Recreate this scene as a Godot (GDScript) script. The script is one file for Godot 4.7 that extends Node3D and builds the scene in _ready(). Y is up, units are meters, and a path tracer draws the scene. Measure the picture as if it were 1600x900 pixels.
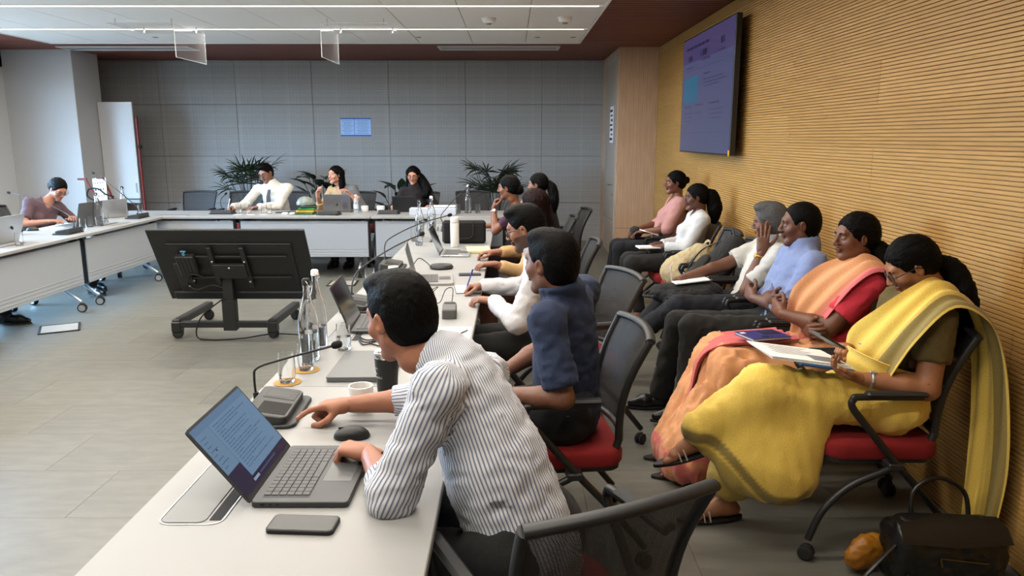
extends Node3D
# Meeting room: U of white tables, people along the right table and along a grooved timber wall.

func _ready() -> void:
	# ---- camera
	var cam := Camera3D.new()
	cam.name = "camera"
	cam.fov = rad_to_deg(2.0 * atan(450.0 / 1180.0))
	cam.position = Vector3(0, 1.65, 0)
	cam.rotation_degrees = Vector3(-11.26, 0, 0)
	cam.near = 0.05
	add_child(cam)
	cam.current = true
	# ---- sky and exposure
	var env := Environment.new()
	env.background_mode = Environment.BG_SKY
	var sky := Sky.new()
	var sm := ProceduralSkyMaterial.new()
	sm.sky_top_color = Color(0.58, 0.78, 0.96)
	sm.sky_horizon_color = Color(0.74, 0.88, 1.0)
	sm.ground_horizon_color = Color(0.66, 0.72, 0.76)
	sm.ground_bottom_color = Color(0.45, 0.48, 0.50)
	sm.sky_energy_multiplier = 5.0
	sm.ground_energy_multiplier = 3.6
	sky.sky_material = sm
	env.sky = sky
	env.tonemap_mode = Environment.TONE_MAPPER_LINEAR
	env.tonemap_exposure = 1.38
	env.sdfgi_enabled = true
	env.ssao_enabled = true
	env.ssil_enabled = true
	var we := WorldEnvironment.new()
	we.name = "world"
	we.environment = env
	add_child(we)
	# ---- ceiling light lines (area lights just under the glowing lenses)
	for i in STRIPS.size():
		var a := AreaLight3D.new()
		a.name = "light_line_lamp"
		a.area_size = Vector2(6.45, 0.06)
		a.light_color = Color(1.0, 0.965, 0.915)
		a.light_energy = LINE_E
		a.area_range = 20.0
		a.area_attenuation = 2.0
		a.area_normalize_energy = true
		a.shadow_enabled = true
		a.position = Vector3(-2.46, 2.795, STRIPS[i])
		a.rotation_degrees = Vector3(-90, 0, 0)
		add_child(a, true)
	prep()
	room()
	tables()
	furniture()
	table_things()
	people()

const STRIPS := [-8.6, -7.13, -5.66, -4.19, -2.72, -1.25]
const LINE_E := 8.5

# ---------------------------------------------------------------- mesh builder
class MB:
	var v := PackedVector3Array()
	var n := PackedVector3Array()
	var u := PackedVector2Array()
	var c := PackedColorArray()
	var x := Transform3D()
	var col := Color.WHITE
	func put(p: Vector3, nn: Vector3, t: Vector2) -> void:
		v.append(x * p); n.append((x.basis * nn).normalized()); u.append(t); c.append(col)
	func tri(a: Vector3, b: Vector3, d: Vector3, na: Vector3, nb: Vector3, nd: Vector3, ta := Vector2(), tb := Vector2(), td := Vector2()) -> void:
		if (b - a).cross(d - a).dot(na + nb + nd) > 0.0:
			put(a, na, ta); put(d, nd, td); put(b, nb, tb)
		else:
			put(a, na, ta); put(b, nb, tb); put(d, nd, td)
	func quad(a: Vector3, b: Vector3, d: Vector3, e: Vector3, nn: Vector3) -> void:
		tri(a, b, d, nn, nn, nn, Vector2(0, 0), Vector2(1, 0), Vector2(1, 1))
		tri(a, d, e, nn, nn, nn, Vector2(0, 0), Vector2(1, 1), Vector2(0, 1))
	func box(ctr: Vector3, size: Vector3, bev := 0.0, turn := Basis()) -> void:
		var h := size * 0.5
		var keep := x
		x = x * Transform3D(turn, ctr)
		var bv := minf(bev, minf(h.x, minf(h.y, h.z)) * 0.95)
		var g := h - Vector3(bv, bv, bv)
		for s in [-1.0, 1.0]:
			quad(Vector3(h.x * s, -g.y, -g.z), Vector3(h.x * s, g.y, -g.z), Vector3(h.x * s, g.y, g.z), Vector3(h.x * s, -g.y, g.z), Vector3(s, 0, 0))
			quad(Vector3(-g.x, h.y * s, -g.z), Vector3(g.x, h.y * s, -g.z), Vector3(g.x, h.y * s, g.z), Vector3(-g.x, h.y * s, g.z), Vector3(0, s, 0))
			quad(Vector3(-g.x, -g.y, h.z * s), Vector3(g.x, -g.y, h.z * s), Vector3(g.x, g.y, h.z * s), Vector3(-g.x, g.y, h.z * s), Vector3(0, 0, s))
		if bv > 0.0:
			for s in [-1.0, 1.0]:
				for t in [-1.0, 1.0]:
					quad(Vector3(h.x * s, g.y * t, -g.z), Vector3(g.x * s, h.y * t, -g.z), Vector3(g.x * s, h.y * t, g.z), Vector3(h.x * s, g.y * t, g.z), Vector3(s, t, 0))
					quad(Vector3(h.x * s, -g.y, g.z * t), Vector3(g.x * s, -g.y, h.z * t), Vector3(g.x * s, g.y, h.z * t), Vector3(h.x * s, g.y, g.z * t), Vector3(s, 0, t))
					quad(Vector3(-g.x, h.y * s, g.z * t), Vector3(-g.x, g.y * s, h.z * t), Vector3(g.x, g.y * s, h.z * t), Vector3(g.x, h.y * s, g.z * t), Vector3(0, s, t))
					for w in [-1.0, 1.0]:
						var q := Vector3(s, t, w)
						tri(Vector3(h.x * s, g.y * t, g.z * w), Vector3(g.x * s, h.y * t, g.z * w), Vector3(g.x * s, g.y * t, h.z * w), q, q, q)
		x = keep
	# tube along points; r may be a float or an array; flat = squash along 'up'
	func tube(pts: Array, r, sides := 8, up := Vector3.ZERO, flat := 1.0, capped := true) -> void:
		var m := pts.size()
		var side := Vector3.ZERO
		var rings := []
		var nrm := []
		var len := 0.0
		var lens := []
		for i in m:
			var p: Vector3 = pts[i]
			var d: Vector3 = (pts[mini(i + 1, m - 1)] - pts[maxi(i - 1, 0)])
			if i > 0:
				len += (p - pts[i - 1]).length()
			lens.append(len)
			d = d.normalized()
			if side == Vector3.ZERO:
				var w := up if up != Vector3.ZERO else (Vector3.UP if absf(d.y) < 0.9 else Vector3.RIGHT)
				side = d.cross(w).normalized()
			else:
				side = (side - d * side.dot(d)).normalized()
			var oth := side.cross(d).normalized()
			var rr: float = r[i] if r is Array else r
			var ring := []
			var ns := []
			for k in sides + 1:
				var a := TAU * k / sides
				ring.append(p + side * cos(a) * rr + oth * sin(a) * rr * flat)
				ns.append((side * cos(a) + oth * sin(a) / maxf(flat, 0.05)).normalized())
			rings.append(ring); nrm.append(ns)
		for i in m - 1:
			for k in sides:
				var t0 := float(k) / sides
				var t1 := float(k + 1) / sides
				tri(rings[i][k], rings[i][k + 1], rings[i + 1][k + 1], nrm[i][k], nrm[i][k + 1], nrm[i + 1][k + 1], Vector2(t0, lens[i]), Vector2(t1, lens[i]), Vector2(t1, lens[i + 1]))
				tri(rings[i][k], rings[i + 1][k + 1], rings[i + 1][k], nrm[i][k], nrm[i + 1][k + 1], nrm[i + 1][k], Vector2(t0, lens[i]), Vector2(t1, lens[i + 1]), Vector2(t0, lens[i + 1]))
		if capped:
			for e in [0, m - 1]:
				var d: Vector3 = (pts[1] - pts[0]) * -1.0 if e == 0 else pts[m - 1] - pts[m - 2]
				d = d.normalized()
				for k in sides:
					tri(pts[e], rings[e][k], rings[e][k + 1], d, d, d)
	# profile of Vector2(radius, y)
	func lathe(prof: Array, seg := 20, ctr := Vector3.ZERO) -> void:
		for i in prof.size() - 1:
			var p: Vector2 = prof[i]
			var q: Vector2 = prof[i + 1]
			var d := q - p
			if d.length() < 1e-6:
				continue
			var nn := Vector2(d.y, -d.x).normalized()
			var pm := nn
			var qm := nn
			if i > 0:
				var e: Vector2 = (p - prof[i - 1])
				var en := Vector2(e.y, -e.x).normalized()
				if en.dot(nn) > 0.6: pm = (en + nn).normalized()
			if i < prof.size() - 2:
				var e: Vector2 = (prof[i + 2] - q)
				var en := Vector2(e.y, -e.x).normalized()
				if en.dot(nn) > 0.6: qm = (en + nn).normalized()
			for k in seg:
				var a := TAU * k / seg
				var b := TAU * (k + 1) / seg
				var ca := Vector3(cos(a), 0, sin(a))
				var cb := Vector3(cos(b), 0, sin(b))
				var Y := Vector3.UP
				var A := ctr + ca * p.x + Y * p.y
				var B := ctr + cb * p.x + Y * p.y
				var C := ctr + cb * q.x + Y * q.y
				var D := ctr + ca * q.x + Y * q.y
				var nA := ca * pm.x + Y * pm.y
				var nB := cb * pm.x + Y * pm.y
				var nC := cb * qm.x + Y * qm.y
				var nD := ca * qm.x + Y * qm.y
				var ua := float(k) / seg
				var ub := float(k + 1) / seg
				if p.x > 1e-6: tri(A, B, C, nA, nB, nC, Vector2(ua, p.y), Vector2(ub, p.y), Vector2(ub, q.y))
				if q.x > 1e-6: tri(A, C, D, nA, nC, nD, Vector2(ua, p.y), Vector2(ub, q.y), Vector2(ua, q.y))
	# outline in the xz plane, from y0 to y1
	func prism(poly: PackedVector2Array, y0: float, y1: float, bev := 0.0) -> void:
		var m := poly.size()
		var area := 0.0
		for i in m:
			area += poly[i].cross(poly[(i + 1) % m])
		var sgn := signf(area)
		var inn := PackedVector2Array()
		for i in m:
			var a := (poly[i] - poly[(i + m - 1) % m]).normalized()
			var b := (poly[(i + 1) % m] - poly[i]).normalized()
			var na := Vector2(a.y, -a.x) * sgn
			var nb := Vector2(b.y, -b.x) * sgn
			inn.append(poly[i] - (na + nb).normalized() * bev)
		for i in m:
			var j := (i + 1) % m
			var d := (poly[j] - poly[i]).normalized()
			var o := Vector3(d.y * sgn, 0, -d.x * sgn)
			quad(Vector3(poly[i].x, y0, poly[i].y), Vector3(poly[j].x, y0, poly[j].y), Vector3(poly[j].x, y1 - bev, poly[j].y), Vector3(poly[i].x, y1 - bev, poly[i].y), o)
			if bev > 0.0:
				quad(Vector3(poly[i].x, y1 - bev, poly[i].y), Vector3(poly[j].x, y1 - bev, poly[j].y), Vector3(inn[j].x, y1, inn[j].y), Vector3(inn[i].x, y1, inn[i].y), (o + Vector3.UP).normalized())
		var t := Geometry2D.triangulate_polygon(inn)
		for i in range(0, t.size(), 3):
			var a := inn[t[i]]; var b := inn[t[i + 1]]; var d := inn[t[i + 2]]
			tri(Vector3(a.x, y1, a.y), Vector3(b.x, y1, b.y), Vector3(d.x, y1, d.y), Vector3.UP, Vector3.UP, Vector3.UP, a, b, d)
		t = Geometry2D.triangulate_polygon(poly)
		for i in range(0, t.size(), 3):
			var a := poly[t[i]]; var b := poly[t[i + 1]]; var d := poly[t[i + 2]]
			tri(Vector3(a.x, y0, a.y), Vector3(b.x, y0, b.y), Vector3(d.x, y0, d.y), Vector3.DOWN, Vector3.DOWN, Vector3.DOWN)
	# smooth sheet of rows of points with thickness; cols optional rows of colours
	func sheet(rows: Array, thick := 0.004, cols = null, scale := Vector2.ONE) -> void:
		var R := rows.size()
		var C: int = rows[0].size()
		var nr := []
		for i in R:
			var l := []
			for j in C:
				var a: Vector3 = rows[mini(i + 1, R - 1)][j] - rows[maxi(i - 1, 0)][j]
				var b: Vector3 = rows[i][mini(j + 1, C - 1)] - rows[i][maxi(j - 1, 0)]
				l.append(a.cross(b).normalized())
			nr.append(l)
		for s in [-1.0, 1.0]:
			var off: float = thick * 0.5 * s
			for i in R - 1:
				for j in C - 1:
					var q := [[i, j], [i, j + 1], [i + 1, j + 1], [i + 1, j]]
					for t in [[0, 1, 2], [0, 2, 3]]:
						var P := []
						var N := []
						var T := []
						for k in t:
							var a: int = q[k][0]
							var b: int = q[k][1]
							P.append(rows[a][b] + nr[a][b] * off)
							N.append(nr[a][b] * s)
							T.append(Vector2(float(b) / (C - 1) * scale.x, float(a) / (R - 1) * scale.y))
						if cols != null: col = cols[q[0][0]][q[0][1]]
						tri(P[0], P[1], P[2], N[0], N[1], N[2], T[0], T[1], T[2])
		# rim
		var h := thick * 0.5
		for i in R - 1:
			for j in [0, C - 1]:
				if cols != null: col = cols[i][j]
				var o: Vector3 = (rows[i][j] - rows[i][1 if j == 0 else C - 2]).normalized()
				quad(rows[i][j] + nr[i][j] * h, rows[i + 1][j] + nr[i + 1][j] * h, rows[i + 1][j] - nr[i + 1][j] * h, rows[i][j] - nr[i][j] * h, o)
		for j in C - 1:
			for i in [0, R - 1]:
				if cols != null: col = cols[i][j]
				var o: Vector3 = (rows[i][j] - rows[1 if i == 0 else R - 2][j]).normalized()
				quad(rows[i][j] + nr[i][j] * h, rows[i][j + 1] + nr[i][j + 1] * h, rows[i][j + 1] - nr[i][j + 1] * h, rows[i][j] - nr[i][j] * h, o)
	func ball(ctr: Vector3, r: Vector3, seg := 12) -> void:
		var keep := x
		x = x * Transform3D(Basis().scaled(r), ctr)
		var prof := []
		var rows := seg / 2
		for i in rows + 1:
			var a := -PI / 2 + PI * i / rows
			prof.append(Vector2(maxf(cos(a), 0.0), sin(a)))
		var kb := x.basis
		lathe(prof, seg)
		x = keep
	func arrays() -> Array:
		var a := []
		a.resize(Mesh.ARRAY_MAX)
		a[Mesh.ARRAY_VERTEX] = v; a[Mesh.ARRAY_NORMAL] = n; a[Mesh.ARRAY_TEX_UV] = u; a[Mesh.ARRAY_COLOR] = c
		return a
	func mesh() -> ArrayMesh:
		var m := ArrayMesh.new()
		m.add_surface_from_arrays(Mesh.PRIMITIVE_TRIANGLES, arrays())
		return m

# ---------------------------------------------------------------- nodes
var used := {}
func numbered(called: String) -> String:
	var k: int = used.get(called, -1) + 1
	used[called] = k
	return called if k == 0 else "%s_%03d" % [called, k]
func thing(called: String, label: String, category: String, at := Vector3.ZERO, turn := 0.0, group := "") -> Node3D:
	var o := Node3D.new()
	o.name = numbered(called)
	add_child(o)
	o.position = at
	o.rotation.y = turn
	tag(o, label, category, group)
	return o
func tag(o: Node, label: String, category: String, group := "") -> Node:
	o.set_meta("label", label); o.set_meta("category", category)
	if group: o.set_meta("group", group)
	return o
func obj(called: String, m, material: Material, parent: Node = null, at := Vector3.ZERO) -> MeshInstance3D:
	var o := MeshInstance3D.new()
	o.mesh = m.mesh() if m is MB else m
	o.material_override = material
	o.position = at
	if parent:
		o.name = called
		parent.add_child(o, true)
	else:
		o.name = numbered(called)
		add_child(o)
	return o
func struct(called: String, m, material: Material, label := "", category := "") -> MeshInstance3D:
	var o := obj(called, m, material)
	o.set_meta("kind", "structure")
	if label: tag(o, label, category)
	return o
func copy_of(o: Node3D, at: Vector3, turn: float, label := "", group := "") -> Node3D:
	var base: String = o.name
	var cut := base.rfind("_")
	if cut > 0 and base.substr(cut + 1).is_valid_int(): base = base.substr(0, cut)
	var r: Node3D = o.duplicate()
	r.name = numbered(base)
	add_child(r)
	r.position = at
	r.rotation.y = turn
	if label: r.set_meta("label", label)
	if group: r.set_meta("group", group)
	return r

# ---------------------------------------------------------------- materials
var M := {}
func mat(key: String, c: Color, rough := 0.6, metal := 0.0) -> StandardMaterial3D:
	if M.has(key): return M[key]
	var m := StandardMaterial3D.new()
	m.resource_name = key
	m.albedo_color = c
	m.roughness = rough
	m.metallic = metal
	M[key] = m
	return m
func noise_tex(sd: int, freq: float, lo: Color, hi: Color, sx := 1.0, sy := 1.0, size := 512, oct := 4) -> ImageTexture:
	var f := FastNoiseLite.new()
	f.seed = sd
	f.frequency = freq
	f.fractal_octaves = oct
	var im := Image.create(size, size, false, Image.FORMAT_RGB8)
	# seamless through a torus walk would be costly; mirrored halves tile without a seam
	var h := size / 2
	for y in h:
		for x in h:
			var t := clampf(f.get_noise_2d(x * sx, y * sy) * 1.25 * 0.5 + 0.5, 0, 1)
			var c := lo.lerp(hi, t)
			im.set_pixel(x, y, c); im.set_pixel(size - 1 - x, y, c); im.set_pixel(x, size - 1 - y, c); im.set_pixel(size - 1 - x, size - 1 - y, c)
	return ImageTexture.create_from_image(im)
func tri_tex(m: StandardMaterial3D, t: Texture2D, scale: Vector3, world := true) -> StandardMaterial3D:
	m.albedo_texture = t
	m.uv1_triplanar = true
	m.uv1_world_triplanar = world
	m.uv1_scale = scale
	return m
func bump(m: StandardMaterial3D, t: Texture2D, cm: float) -> StandardMaterial3D:
	m.heightmap_enabled = true
	m.heightmap_texture = t
	m.heightmap_scale = cm
	return m
func cloth(key: String, c: Color, rough := 0.9, folds := 0.35) -> StandardMaterial3D:
	if M.has(key): return M[key]
	var m := mat(key, c, rough)
	tri_tex(m, T.weave, Vector3(6, 6, 6), false)
	bump(m, T.weave, folds)
	m.rim_enabled = true
	m.rim = 0.25
	m.rim_tint = 0.6
	return m
var T := {}
func rrect(w: float, d: float, r: float, k := 5) -> PackedVector2Array:
	var p := PackedVector2Array()
	for q in 4:
		var cx := (w / 2 - r) * (1 if q == 0 or q == 3 else -1)
		var cz := (d / 2 - r) * (1 if q < 2 else -1)
		for i in k + 1:
			var a := PI / 2 * q + PI / 2 * i / k
			p.append(Vector2(cx + cos(a) * r, cz + sin(a) * r))
	return p
func curve_pts(ctrl: Array, per := 6) -> Array:
	var out := []
	for i in ctrl.size() - 1:
		var p0: Vector3 = ctrl[maxi(i - 1, 0)]
		var p1: Vector3 = ctrl[i]
		var p2: Vector3 = ctrl[i + 1]
		var p3: Vector3 = ctrl[mini(i + 2, ctrl.size() - 1)]
		for k in per:
			out.append(p1.cubic_interpolate(p2, p0, p3, float(k) / per))
	out.append(ctrl[ctrl.size() - 1])
	return out

func prep() -> void:
	T.weave = noise_tex(3, 0.09, Color(0.86, 0.86, 0.86), Color(1, 1, 1), 1, 1, 256, 3)
	T.fine = noise_tex(9, 0.35, Color(0.8, 0.8, 0.8), Color(1, 1, 1), 1, 1, 256, 2)
	T.hair = noise_tex(5, 0.25, Color(0.35, 0.35, 0.35), Color(1, 1, 1), 2.5, 0.12, 256, 3)
	mat("white_laminate", Color(0.555, 0.555, 0.55), 0.42)
	mat("black_plastic", Color(0.12, 0.122, 0.126), 0.5)
	mat("black_frame", Color(0.095, 0.097, 0.10), 0.42)
	mat("dark_metal", Color(0.10, 0.11, 0.12), 0.45, 0.3)
	mat("silver", Color(0.72, 0.73, 0.74), 0.35, 0.8)
	mat("chrome", Color(0.85, 0.85, 0.86), 0.18, 1.0)
	mat("panel_grey", Color(0.60, 0.62, 0.64), 0.6)
	mat("rubber", Color(0.085, 0.085, 0.085), 0.8)
	mat("grey_alu", Color(0.42, 0.425, 0.43), 0.42, 0.55)
	mat("dark_alu", Color(0.27, 0.275, 0.28), 0.42, 0.55)
	mat("white_plastic", Color(0.88, 0.88, 0.87), 0.4)
	mat("paper", Color(0.93, 0.93, 0.92), 0.9)
	mat("screen_off", Color(0.03, 0.032, 0.036), 0.12)
	mat("screen_matte", Color(0.055, 0.05, 0.052), 0.3)
	cloth("red_seat", Color(0.50, 0.025, 0.035), 0.9, 0.15)
	var g := mat("glass", Color(1, 1, 1, 0.0), 0.02)
	g.refraction_enabled = true
	g.refraction_scale = 0.05
	g.transparency = BaseMaterial3D.TRANSPARENCY_ALPHA
	var w := mat("water", Color(0.97, 0.99, 1.0, 0.0), 0.02)
	w.refraction_enabled = true
	w.refraction_scale = 0.033
	w.transparency = BaseMaterial3D.TRANSPARENCY_ALPHA
	var p := mat("pane", Color(0.93, 0.97, 1.0, 0.06), 0.03)
	p.transparency = BaseMaterial3D.TRANSPARENCY_ALPHA
	var ac := mat("acrylic", Color(0.95, 0.95, 0.97, 0.04), 0.05)
	ac.metallic_specular = 0.3
	ac.transparency = BaseMaterial3D.TRANSPARENCY_ALPHA
	# black open mesh of the chair backs: threads and holes
	var im := Image.create(32, 32, false, Image.FORMAT_RGBA8)
	for y in 32:
		for x in 32:
			var hole: bool = (Vector2(posmod(x + (8 if (y / 16) % 2 == 1 else 0), 16) - 7.5, (y % 16) - 7.5)).length() < 2.7
			im.set_pixel(x, y, Color(0.13, 0.13, 0.135, 0.0 if hole else 1.0))
	var mm := mat("chair_mesh", Color(1, 1, 1), 0.75)
	mm.albedo_texture = ImageTexture.create_from_image(im)
	mm.transparency = BaseMaterial3D.TRANSPARENCY_ALPHA_SCISSOR
	mm.alpha_scissor_threshold = 0.5
	mm.uv1_scale = Vector3(70, 70, 1)
	mm.cull_mode = BaseMaterial3D.CULL_DISABLED

# ---------------------------------------------------------------- the room
func room() -> void:
	# floor slab and its stone-look tiles
	var sl := MB.new()
	sl.box(Vector3(-2.525, -0.06, -5.3), Vector3(9.4, 0.1, 14.2))
	var fl := struct("floor", sl, mat("slab", Color(0.42, 0.415, 0.40), 0.9), "pale grey stone-look tiled floor of the meeting room", "floor")
	var tones := [Color(0.415, 0.411, 0.38), Color(0.406, 0.402, 0.37), Color(0.425, 0.421, 0.39), Color(0.41, 0.406, 0.376)]
	var tm := []
	for k in 4:
		var m := mat("floor_tile_%d" % k, tones[k], 0.42)
		tri_tex(m, noise_tex(20 + k, 0.012, Color(0.86, 0.86, 0.855), Color(1, 1, 1), 0.8, 2.6, 512, 5), Vector3(0.8, 0.8, 0.8))
		m.uv1_offset = Vector3(0.13 * k, 0, 0.37 * k)
		tm.append(m)
	var tb := MB.new()
	tb.box(Vector3(0, -0.005, 0), Vector3(1.1588, 0.01, 0.4788), 0.0005)
	var tmesh := tb.mesh()
	var rng := RandomNumberGenerator.new()
	rng.seed = 4
	for r in 29:
		var z := -12.2 + 0.24 + 0.48 * r
		var off := 0.39 * (r % 3)
		for q in 9:
			var xx := -7.0 + off - 0.2 + 1.16 * q
			if xx > 2.4 or xx < -7.2: continue
			obj("floor_tile", tmesh, tm[rng.randi() % 4], fl, Vector3(xx, 0, z))
	# back wall: fabric covered acoustic panels
	var bw := MB.new()
	bw.box(Vector3(-2.525, 1.45, -12.33), Vector3(9.4, 3.1, 0.2))
	var wb := struct("wall_back", bw, mat("panel_gap", Color(0.45, 0.455, 0.46), 0.95), "grey fabric panelled end wall", "wall")
	var fm := mat("wall_fabric", Color(0.655, 0.655, 0.652), 0.95)
	var wv := Image.create(256, 256, false, Image.FORMAT_RGB8)
	rng.seed = 8
	var rowt := []
	var colt := []
	for i in 256:
		rowt.append(rng.randf_range(-0.045, 0.045)); colt.append(rng.randf_range(-0.045, 0.045))
	for y in 256:
		for x in 256:
			var t: float = 0.88 + rowt[y] + colt[x] + rng.randf_range(-0.06, 0.06)
			wv.set_pixel(x, y, Color(t, t, t))
	var wt := ImageTexture.create_from_image(wv)
	tri_tex(fm, wt, Vector3(1.3, 1.3, 1.3))
	bump(fm, wt, 0.08)
	for zz in [[0.0, 0.62], [0.62, 1.36], [1.36, 2.16], [2.16, 2.83]]:
		var hh: float = zz[1] - zz[0]
		var pb := MB.new()
		pb.box(Vector3(0, hh / 2, 0), Vector3(1.196, hh - 0.005, 0.03), 0.003)
		var pm := pb.mesh()
		for q in 7:
			obj("fabric_panel", pm, fm, wb, Vector3(-6.13 + 1.2 * q, zz[0], -12.215))
	# right wall: grooved timber planks
	var rw := MB.new()
	rw.box(Vector3(2.07, 1.45, -5.3), Vector3(0.2, 3.1, 14.2))
	var wr := struct("wall_right", rw, mat("groove_felt", Color(0.16, 0.10, 0.045), 0.95), "golden grooved timber acoustic wall", "wall")
	var wg := []
	for k in 3:
		var m := mat("gold_veneer_%d" % k, [Color(0.715, 0.55, 0.30), Color(0.70, 0.535, 0.285), Color(0.725, 0.56, 0.31)][k], 0.55)
		tri_tex(m, noise_tex(40 + k, 0.02, Color(0.86, 0.85, 0.83), Color(1, 1, 1), 0.25, 6.0, 512, 4), Vector3(0.9, 0.9, 0.9))
		m.uv1_offset = Vector3(0, 0, 0.29 * k)
		wg.append(m)
	var plank := func(L: float) -> ArrayMesh:
		var b := MB.new()
		b.box(Vector3(0.012, 0.114, 0), Vector3(0.006, 0.2275, L))
		for i in 12:
			b.box(Vector3(0.004, 0.0095 + 0.019 * i, 0), Vector3(0.012, 0.0155, L), 0.0012)
		return b.mesh()
	var lens := {}
	for row in 13:
		var y := 0.0 + 0.228 * row
		var h := 0.228
		var cuts := [-10.43, -9.35, -6.75, -4.15, -1.55, 1.8] if row % 2 == 0 else [-10.43, -8.05, -5.45, -2.85, -0.25, 1.8]
		for q in cuts.size() - 1:
			var L: float = cuts[q + 1] - cuts[q] - 0.0025
			var key := snappedf(L, 0.001)
			if not lens.has(key): lens[key] = plank.call(L)
			var o := obj("acoustic_plank", lens[key], wg[rng.randi() % 3], wr, Vector3(1.955, y, (cuts[q] + cuts[q + 1]) / 2))
			if row == 12: o.scale.y = (2.83 - y) / 0.228
	# rear wall (behind the viewer)
	var nw := MB.new()
	nw.box(Vector3(-2.525, 1.45, 1.9), Vector3(9.4, 3.1, 0.2))
	struct("wall_front", nw, mat("paint_white", Color(0.80, 0.80, 0.79), 0.9), "plain white painted wall", "wall")
	# left wall with window openings
	var lw := MB.new()
	lw.box(Vector3(-7.15, 0.2, -5.3), Vector3(0.3, 0.6, 14.2))
	lw.box(Vector3(-7.15, 2.8, -5.3), Vector3(0.3, 0.4, 14.2))
	var piers := [[1.8, -6.0], [-9.3, -12.4]]
	for p in piers:
		lw.box(Vector3(-7.15, 1.45, (p[0] + p[1]) / 2), Vector3(0.3, 3.1, p[0] - p[1]))
	struct("wall_left", lw, mat("paint_white", Color.WHITE), "white painted wall with wide windows", "wall")
	var wi := 1
	for w in [[-6.0, -9.3]]:
		var zc: float = (w[0] + w[1]) / 2
		var L: float = w[0] - w[1]
		var fr := MB.new()
		for s in [-1, 1]:
			fr.box(Vector3(0, 1.55, s * (L / 2 - 0.025)), Vector3(0.06, 2.1, 0.05), 0.004)
			fr.box(Vector3(0, 1.55 + s * 1.025, 0), Vector3(0.06, 0.05, L), 0.004)
		fr.box(Vector3(0, 1.55, 0), Vector3(0.06, 2.1, 0.05), 0.004)
		var wn := struct("window_%d" % wi, fr, mat("dark_metal", Color.WHITE), "dark framed daylight window in the white wall", "window")
		wn.position = Vector3(-7.12, 0, zc)
		for s in [-1, 1]:
			var g := MB.new()
			g.box(Vector3(0, 1.55, s * L / 4), Vector3(0.008, 2.0, L / 2 - 0.06))
			obj("pane", g, M.pane, wn)
		wi += 1
	# white column beside the end wall
	var cb := MB.new()
	cb.box(Vector3(-6.52, 1.42, -11.1), Vector3(0.96, 2.84, 0.68), 0.004)
	var co := struct("column", cb, mat("paint_column", Color(0.72, 0.72, 0.715), 0.8), "white painted square column by the end wall", "column")
	co.name = "trim_1"
	# ceiling slab, timber baffles, white tile raft
	var cs := MB.new()
	cs.box(Vector3(-2.525, 2.96, -5.3), Vector3(9.4, 0.12, 14.2))
	var ce := struct("ceiling", cs, mat("ceiling_void", Color(0.12, 0.06, 0.045), 0.95), "ceiling of white metal tiles framed by brown timber slats", "ceiling")
	var br := mat("brown_slat", Color(0.50, 0.27, 0.195), 0.6)
	tri_tex(br, noise_tex(60, 0.03, Color(0.8, 0.78, 0.76), Color(1, 1, 1), 0.3, 5.0, 256, 3), Vector3(1, 1, 1))
	var slat := func(L: float, w: float) -> ArrayMesh:
		var b := MB.new()
		b.box(Vector3(0, 0, 0), Vector3(L, 0.06, w), 0.003)
		return b.mesh()
	var fars: ArrayMesh = slat.call(8.95, 0.092)
	var rts: ArrayMesh = slat.call(1.12, 0.072)
	var lts: ArrayMesh = slat.call(1.24, 0.072)
	for i in 24:
		obj("timber_slat", fars, br, ce, Vector3(-2.525, 2.862, -12.15 + 0.0965 * i))
	for i in 118:
		var z := -9.86 + 0.0985 * i
		if z > 1.75: break
		obj("timber_slat", rts, br, ce, Vector3(1.39, 2.862, z))
		if z < -3.0: obj("timber_slat", lts, br, ce, Vector3(-6.37, 2.862, z))
	var wt2 := mat("ceiling_tile", Color(0.93, 0.93, 0.92), 0.7)
	var edges := [-9.88, -8.64, -8.56, -7.17, -7.09, -5.70, -5.62, -4.23, -4.15, -2.76, -2.68, -1.29, -1.21, 0.18, 0.19, 1.8]
	for r in range(0, edges.size(), 2):
		var L: float = edges[r + 1] - edges[r]
		var b := MB.new()
		b.box(Vector3.ZERO, Vector3(0.654, 0.03, L - 0.006), 0.003)
		var tmsh := b.mesh()
		for q in 10:
			obj("ceiling_tile", tmsh, wt2, ce, Vector3(0.5 - 0.66 * q, 2.825, (edges[r] + edges[r + 1]) / 2))
	var rim := MB.new()
	rim.box(Vector3(0.845, 2.835, -4.0), Vector3(0.025, 0.06, 11.8), 0.002)
	rim.box(Vector3(-5.785, 2.835, -4.0), Vector3(0.025, 0.06, 11.8), 0.002)
	rim.box(Vector3(-2.47, 2.835, -9.89), Vector3(6.65, 0.06, 0.025), 0.002)
	obj("raft_edge", rim, wt2, ce)
	# glowing light lines
	var lens_m := mat("light_lens", Color(0.95, 0.95, 0.92), 0.5)
	lens_m.emission_enabled = true
	lens_m.emission = Color(1.0, 0.97, 0.92)
	lens_m.emission_energy_multiplier = 1.5
	for i in STRIPS.size():
		var t := thing("light_line", "recessed white light line, %s from the grey end wall" % ["first", "second", "third", "fourth", "fifth", "sixth", "seventh"][i], "ceiling light", Vector3(-2.46, 2.80, STRIPS[i]), 0.0, "linear ceiling lights")
		var h := MB.new()
		for s in [-1, 1]:
			h.box(Vector3(0, 0.03, s * 0.036), Vector3(6.5, 0.05, 0.006))
		h.box(Vector3(0, 0.055, 0), Vector3(6.5, 0.006, 0.078))
		obj("housing", h, wt2, t)
		var e := MB.new()
		e.box(Vector3(0, 0.01, 0), Vector3(6.48, 0.012, 0.064), 0.002)
		obj("lens", e, lens_m, t)

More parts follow.
